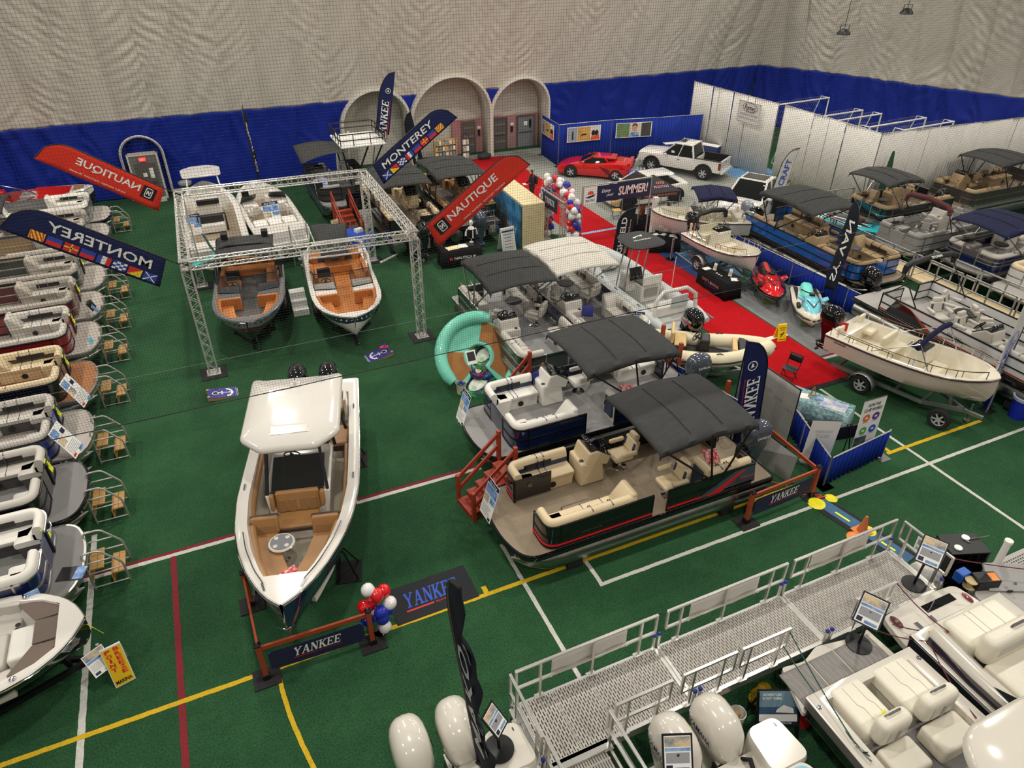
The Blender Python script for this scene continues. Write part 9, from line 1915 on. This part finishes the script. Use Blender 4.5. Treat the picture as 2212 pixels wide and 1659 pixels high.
tow=[((6.95,18.35,.0),(.55,.35,.18),(40,190,60),'green and black towable tube lying lowest in the pile',20),((7.3,18.85,.25),(.6,.4,.2),(30,120,210),'blue towable tube in the middle of the pile',-15),((7.45,19.1,.55),(.55,.35,.2),(110,220,40),'lime green towable tube on top of the pile by the float',30),((7.05,18.6,.42),(.28,.2,.12),(236,40,130),'pink life vest on the towable pile',50)]
for(loc,r_,c_,lab,a) in tow:
    o=thing('towable_tube' if 'tube' in lab else 'life_vest',lab,'towable' if 'tube' in lab else 'life vest',loc,R(a));o.rotation_euler=(R(25),R(-12),R(a));MB().tube([(r_[0]*cos(2*pi*k/16),r_[1]*sin(2*pi*k/16),r_[2]) for k in range(16)],r_[2]*.95,10,True).build('air_ring',mat('towable_%d_%d'%c_[:2],c_,.35,noise=(3.5,.9,(20,40,70))),o,smooth=70);MB().ell((0,0,r_[2]),(r_[0]*.9,r_[1]*.9,r_[2]*.75),12,7).build('seat_cover',mat('towable_cover_%d'%c_[0],tuple(min(255,int(x*.6+60)) for x in c_),.5,noise=(4,.8,(240,240,230))),o,smooth=70)
sk=thing('rope_bag','cream bag with blue rope standing by the towables','bag',(6.35,18.25,0));MB().lathe([(0,0),(.14,0),(.18,.4),(.2,.42),(.17,.4),(.12,.06),(0,.06)],14).build('bag',mat('bag_cream',(206,196,172),.8),sk);MB().tube([(.08*cos(k*.9),.08*sin(k*.9),.3+.01*k) for k in range(14)],.02,6).build('blue_rope',bal['b'],sk)
# price boards and cushions
poster('price_board','tall price board leaning on the bow fence of the white seated pontoon',(5.44,15.54,1.42),(.0,-1,0),(.3,.0,1),.55,1.0,0);poster('price_board','tall price board leaning on the bow gate of the cream seated pontoon',(4.63,11.65,1.45),(.05,-1,0),(.3,0,1),.55,1.0,0)
poster('price_board','price board on the bow of the middle navy pontoon',(12.64,17.83,1.4),(.85,-.5,0),(-.1,.2,1),.6,.9,0);poster('price_board','price board just showing above the gray canopy on the dark green pontoon',(10.07,17.88,1.5),(.95,.2,0),(0,.25,1),.6,.6,0)
poster('price_board','price board on the swim platform of the white bowrider behind the truss',(2.80,33.96,1.45),(1,.1,0),(0,.35,1),.75,1.15,0);poster('price_board','price board at the transom of the white outboard boat behind the truss',(-0.68,33.86,1.4),(1,.1,0),(0,.4,1),.75,1.1,0);poster('price_board','price board beside the orange stairs on the gray pontoon',(5.77,37.11,1.5),(1,.1,0),(0,.35,1),.7,1.0,0)
def cushion(label,loc,rx,rz,m,t=None):
    o=thing('throw_cushion',label,'cushion',loc,rz);o.rotation_euler=(rx,0,rz);MB().grid(lambda u,v:(lerp(-.2,.2,u),.07*(sin(pi*u)*sin(pi*v))**.5,lerp(0,.38,v)),10,10).build('front',m,o,smooth=80);MB().grid(lambda u,v:(lerp(-.2,.2,u),-.07*(sin(pi*u)*sin(pi*v))**.5,lerp(0,.38,v)),10,10).build('back',m,o,smooth=80)
    if t:text('lettering','YANKEE',ink_white,o,frame((0,-.078,.2),(1,0,0),(0,0,1)),.26,.07,.03)
    return o
cush_navy=mat('cushion_navy',(36,42,120),.8);cush_pat=mat('cushion_pattern',(230,226,220),.8,noise=(14,.9,(190,40,50)))
cushion('navy cushion with white lettering on the far lounge of the white seated pontoon',(7.95,15.72,1.49),R(-20),R(10),cush_navy,True);cushion('red, white and blue patterned cushion in the bow of the center console',(-.05,10.75,1.62),R(-55),R(20),cush_pat);cushion('red, white and blue patterned cushion on the stern lounge of the cream pontoon',(10.35,10.55,1.5),R(-60),R(-10),cush_pat);cushion('red, white and blue patterned cushion on the near lounge of the white seated pontoon',(10.0,14.0,1.5),R(-60),R(-10),cush_pat);cushion('navy cushion on the helm side of the middle navy pontoon',(11.35,18.9,1.45),R(-20),R(-30),cush_navy)
cushion('red and blue patterned cushion under the dark green pontoon canopy',(9.55,22.0,1.45),R(-20),R(20),cush_pat)
# ---------------------------------------------------------------- boats and gear behind the truss
st=stations(8.4,1.35,1.55,1.95,chine=.85,keel=.4,fine=.7)
wb=Hull('white outboard deck boat with a white forward hatch panel behind the truss',(.15,34.75,0),R(90),st,gel_white,gel_white,rub_m=chrome,rub=.018,cap_w=.28,sole=1.05,bow_close=.88,sole_m=floor_tan,x_in=(-3.5,3.0));t=wb.t
MB().box(.6,1.7,-.55,.55,1.05,1.9).build('console',gel_white,t,bevel=.08);MB().box(.5,.7,-.5,.5,1.88,2.1).build('dash',black,t,bevel=.03);MB().tube([(-.9,-.6,1.05),(-.7,-.6,1.8),(-.7,.6,1.8),(-.9,.6,1.05)],.05,8).build('seat_frame',black,t);MB().box(-1.2,-.6,-.5,.5,1.1,1.5).build('helm_seat',vinyl_white,t,bevel=.05);MB().box(-1.0,-.85,-.5,.5,1.5,1.85).build('seat_back',mat('vinyl_black',(36,36,38),.5),t,bevel=.04)
MB().prism(fillet_c([(2.9,-.9),(4.3,-.95),(4.75,-.4),(4.75,.4),(4.3,.95),(2.9,.9)],.2,4),2.5,2.58).build('hardtop',gel_white,t,bevel=.02)
for s in(-1,1):MB().bar((3.0,s*.7,2.5),(2.3,s*.8,1.6),.06).build('hardtop_leg',gel_white,t)
MB().box(-4.3,-3.5,-1.2,1.2,.95,1.5).build('transom_deck',gel_white,t,bevel=.05);outboard(t,(-4.4,-.15,1.2),0,0,blackgloss,None,1.3,'MERCURY',paper)
MB().tube([(-4.3,-.95,1.0),(-4.3,-.95,1.9),(-3.6,-.95,1.9)],.03,6).build('boarding_rail',chrome,t)
st=stations(7.4,1.25,1.45,1.7,chine=.8,keel=.4,fine=.7)
wr=Hull('white bowrider with tan decking and a blue stern stripe behind the truss',(2.7,35.1,0),R(93),st,gel_white,gel_white,rub_m=chrome,rub=.018,cap_w=.2,sole=1.0,bow_close=.86,sole_m=floor_tan,x_in=(-2.7,2.6),band=(.3,.8),band_m=gel_navy);t=wr.t
for s in(1,-1):
    MB().box(.2,1.2,min(s*.35,s*1.02),max(s*.35,s*1.02),1.0,1.6).build('dash_pod',gel_white,t,bevel=.05);MB().add([(1.1,s*.3,1.6),(.7,s*1.1,1.55),(.3,s*1.02,2.0),(.5,s*.3,2.0)],[(0,1,2,3)]).build('windscreen',darkglass,t,smooth=0);captain_chair(t,(-.5,s*.6,1.0),0,vinyl_white,vinyl_dark,s=.9)
    p=[(q[0],q[1]) for q in wr.side(1.2,2.5,.2,8,s)];MB().sweep(p,[(0,1.0),(0,1.55),(.12,1.5),(.14,1.3),(.45,1.3),(.45,1.0)],-1 if s>0 else 1).build('bow_seat',vinyl_white,t)
for y0 in(-.95,-.3,.35):MB().box(-2.3,-1.5,y0,y0+.6,1.0,1.42).build('stern_cushion',vinyl_white,t,bevel=.06)
MB().prism(fillet_c([(-4.3,-1.0),(-3.6,-1.15),(-2.6,-1.15),(-2.6,1.15),(-3.6,1.15),(-4.3,1.0)],.15,4),1.05,1.15).build('swim_platform',gel_white,t);MB().prism([(-4.15,-.9),(-2.9,-1.0),(-2.9,1.0),(-4.15,.9)],1.15,1.165).build('platform_pad',floor_gray,t);trailer(t,7.0,1.15,1.2,(-.8,0),.3,blackmetal)
for k,x in enumerate((3.15,3.75)):pass
bl=thing('boat_ladder_steps','white aluminium boarding stairs behind the bowrider','stairs',(3.55,30.5,0),R(98))
for s in(-1,1):MB().tube([(-1.0,s*.38,0),(-.95,s*.38,.9),(.2,s*.38,1.9),(.4,s*.38,1.9),(.4,s*.38,0)],.03,6).build('side_rail',alu_paint,bl)
for k in range(5):MB().box(-.9+k*.26,-.66+k*.26,-.36,.36,.2*(k+1)-.03,.2*(k+1)).build('tread',alu_paint,bl)
stp=thing('white_step_block','white molded boarding steps beside the white surf boat','steps',(2.55,26.4,0),R(88));MB().add([(-.5,-.3,0),(.5,-.3,0),(.5,-.3,.75),(.1,-.3,.75),(.1,-.3,.5),(-.2,-.3,.5),(-.2,-.3,.25),(-.5,-.3,.25)]+[(x,.3,z) for x,z in((-.5,0),(.5,0),(.5,.75),(.1,.75),(.1,.5),(-.2,.5),(-.2,.25),(-.5,.25))],[tuple(range(8)),tuple(range(15,7,-1))]+[(k,(k+1)%8,8+(k+1)%8,8+k) for k in range(8)]).build('step_body',white_paint,stp,smooth=0)
for i,(x,y,z) in enumerate(((-.35,29.3,1.6),(-.1,28.4,2.3))):o=tag(MB().loft([[(-.7,-.15,0),(-.7,.15,0),(-.7,.15,.03),(-.7,-.15,.03)],[(0,-.2,-.05),(0,.2,-.05),(0,.2,-.02),(0,-.2,-.02)],[(.7,-.12,.08),(.7,.12,.08),(.7,.12,.11),(.7,-.12,.11)]]).build('wakeboard',mat('wake_teal' if i==0 else 'wake_dark',(40,200,186) if i==0 else(30,60,70),.3,noise=(6,.5,(20,120,130))),None,smooth=60),['turquoise wakeboard hanging off the gray surf boat tower, lower one','dark wakeboard racked upright on the gray surf boat tower'][i],'wakeboard');o.location=(x,y,z);o.rotation_euler=(0,-.2 if i==0 else 1.2,.3)
tvb=thing('black_screen','large black television standing under the gray pontoon bow','television',(7.1,34.6,0),R(3));MB().box(-.65,.65,-.04,.04,1.0,1.75).build('screen',blackgloss,tvb,bevel=.02);MB().box(-.05,.05,-.03,.03,.1,1.0).box(-.4,.4,-.25,.25,0,.06).build('stand',black,tvb)
inf=thing('info_display','white folded information board beside the orange stairs','sign',(7.3,33.7,0),R(5));
for s in(-1,1):b=MB();b.T=Matrix.Rotation(R(14)*s,4,'Z');b.box(0 if s>0 else-.45,.45 if s>0 else 0,-.015,.015,.15,1.15);f=b.build('panel',paper,inf);b=MB();b.T=Matrix.Rotation(R(14)*s,4,'Z');b.box(.05 if s>0 else-.4,.4 if s>0 else-.05,-.02,-.015,.35,.9);b.build('text_block',mat('text_block_gray',(200,200,206),.6),f)
tb_=draped('blue cloth table with a white model house and plants beside the truss',(6.35,31.9,0),R(-55),1.5,.75,.74,mat('cloth_blue',(30,72,180)),mat('cloth_blue',(30,72,180)))
on('white_box','white box on the blue table beside the truss','box',paper,(6.35,31.9,.755),(.35,.28,.16),.4)
for i,(x,y,z,s_) in enumerate(((6.3,33.1,0,1.0),(6.6,31.45,.755,.4))):
    o=thing('potted_plant',['leafy potted plant between the orange stairs and the blue table','small leafy plant on the blue table'][i],'plant',(x,y,z));MB().lathe([(0,0),(.14*s_,0),(.17*s_,.3*s_),(.15*s_,.3*s_),(0,.26*s_)],12).build('pot',black,o);b=MB()
    for k in range(26):
        a=k*2.4;l=(.5+.25*sin(k*1.7))*s_;e=.35+.5*((k*7)%5)/5;p0=Vector((0,0,.28*s_));p1=p0+Vector((cos(a)*l*.5,sin(a)*l*.5,l*e));p2=p0+Vector((cos(a)*l,sin(a)*l,l*e*.7));n_=Vector((-sin(a),cos(a),0))*.035*s_;b.add([tuple(p0),tuple(p1-n_),tuple(p2),tuple(p1+n_)],[(0,1,2,3)])
    stuff(b.build('foliage',mat('leaf_green',(70,120,50),.6,noise=(9,.4)),o,smooth=0))
wbx=on('white_tube_light','white plastic bar lying on the turf right of the truss','bar',white_paint,(7.2,29.95,0),(1.15,.1,.06),R(32))
br=thing('brochure_rack','wooden brochure rack full of leaflets in front of the middle arch','rack',(14.75,43.4,.008),R(2));MB().box(-.75,.75,.1,.13,0,1.5).box(-.75,-.71,-.15,.13,0,1.5).box(.71,.75,-.15,.13,0,1.5).box(-.02,.02,-.15,.13,0,1.5).build('rack_body',wood_c,br)
for k in range(4):
    z=.1+.36*k;MB().box(-.75,.75,-.15,.1,z,z+.03).build('shelf',wood_c,br)
    for j in range(6):MB().box(-.66+.235*j,-.5+.235*j,-.1,-.06,z+.03,z+.26).build('leaflet',[print_blue,paper,print_photo][(j+k)%3],br)
wr_=thing('wire_rack','black wire leaflet rack beside the wooden brochure rack','rack',(16.1,43.2,.008));MB().tube([(-.25,0,0),(-.25,.1,1.6),(-.1,.1,1.75),(.1,.1,1.75),(.25,.1,1.6),(.25,0,0)],.015,6).build('frame',blackmetal,wr_)
for k in range(3):
    for x in(-.11,.11):MB().box(x-.1,x+.1,-.02,.02,.25+.42*k,.56+.42*k).build('leaflet',print_photo if(k+(x>0))%2 else paper,wr_)
jkt=tag(MB().ell((0,0,.2),(.5,.3,.22),12,7).build('folded_gear',mat('gear_dark',(56,58,62),.7,noise=(7,.4)),None),'dark folded gear on the floor in front of the pink door','gear');jkt.location=(17.4,43.3,.008)
tc=thing('trash_can','blue plastic trash can with a pale liner at the right edge','trash can',(21.83,9.90,0));MB().lathe([(0,0),(.24,0),(.3,.72),(.33,.74),(.3,.74),(.24,.06),(0,.06)],20).build('bin',mat('bin_royal',(22,40,170),.5),tc);MB().lathe([(.315,.66),(.335,.76),(.28,.77),(.22,.5)],20).build('liner',mat('liner_pale',(190,198,220),.4),tc)
sgn=thing('blue_panel_stack','stack of gray display panels by the white drape','panel stack',(29.4,25.6,0),R(-4)) if False else None
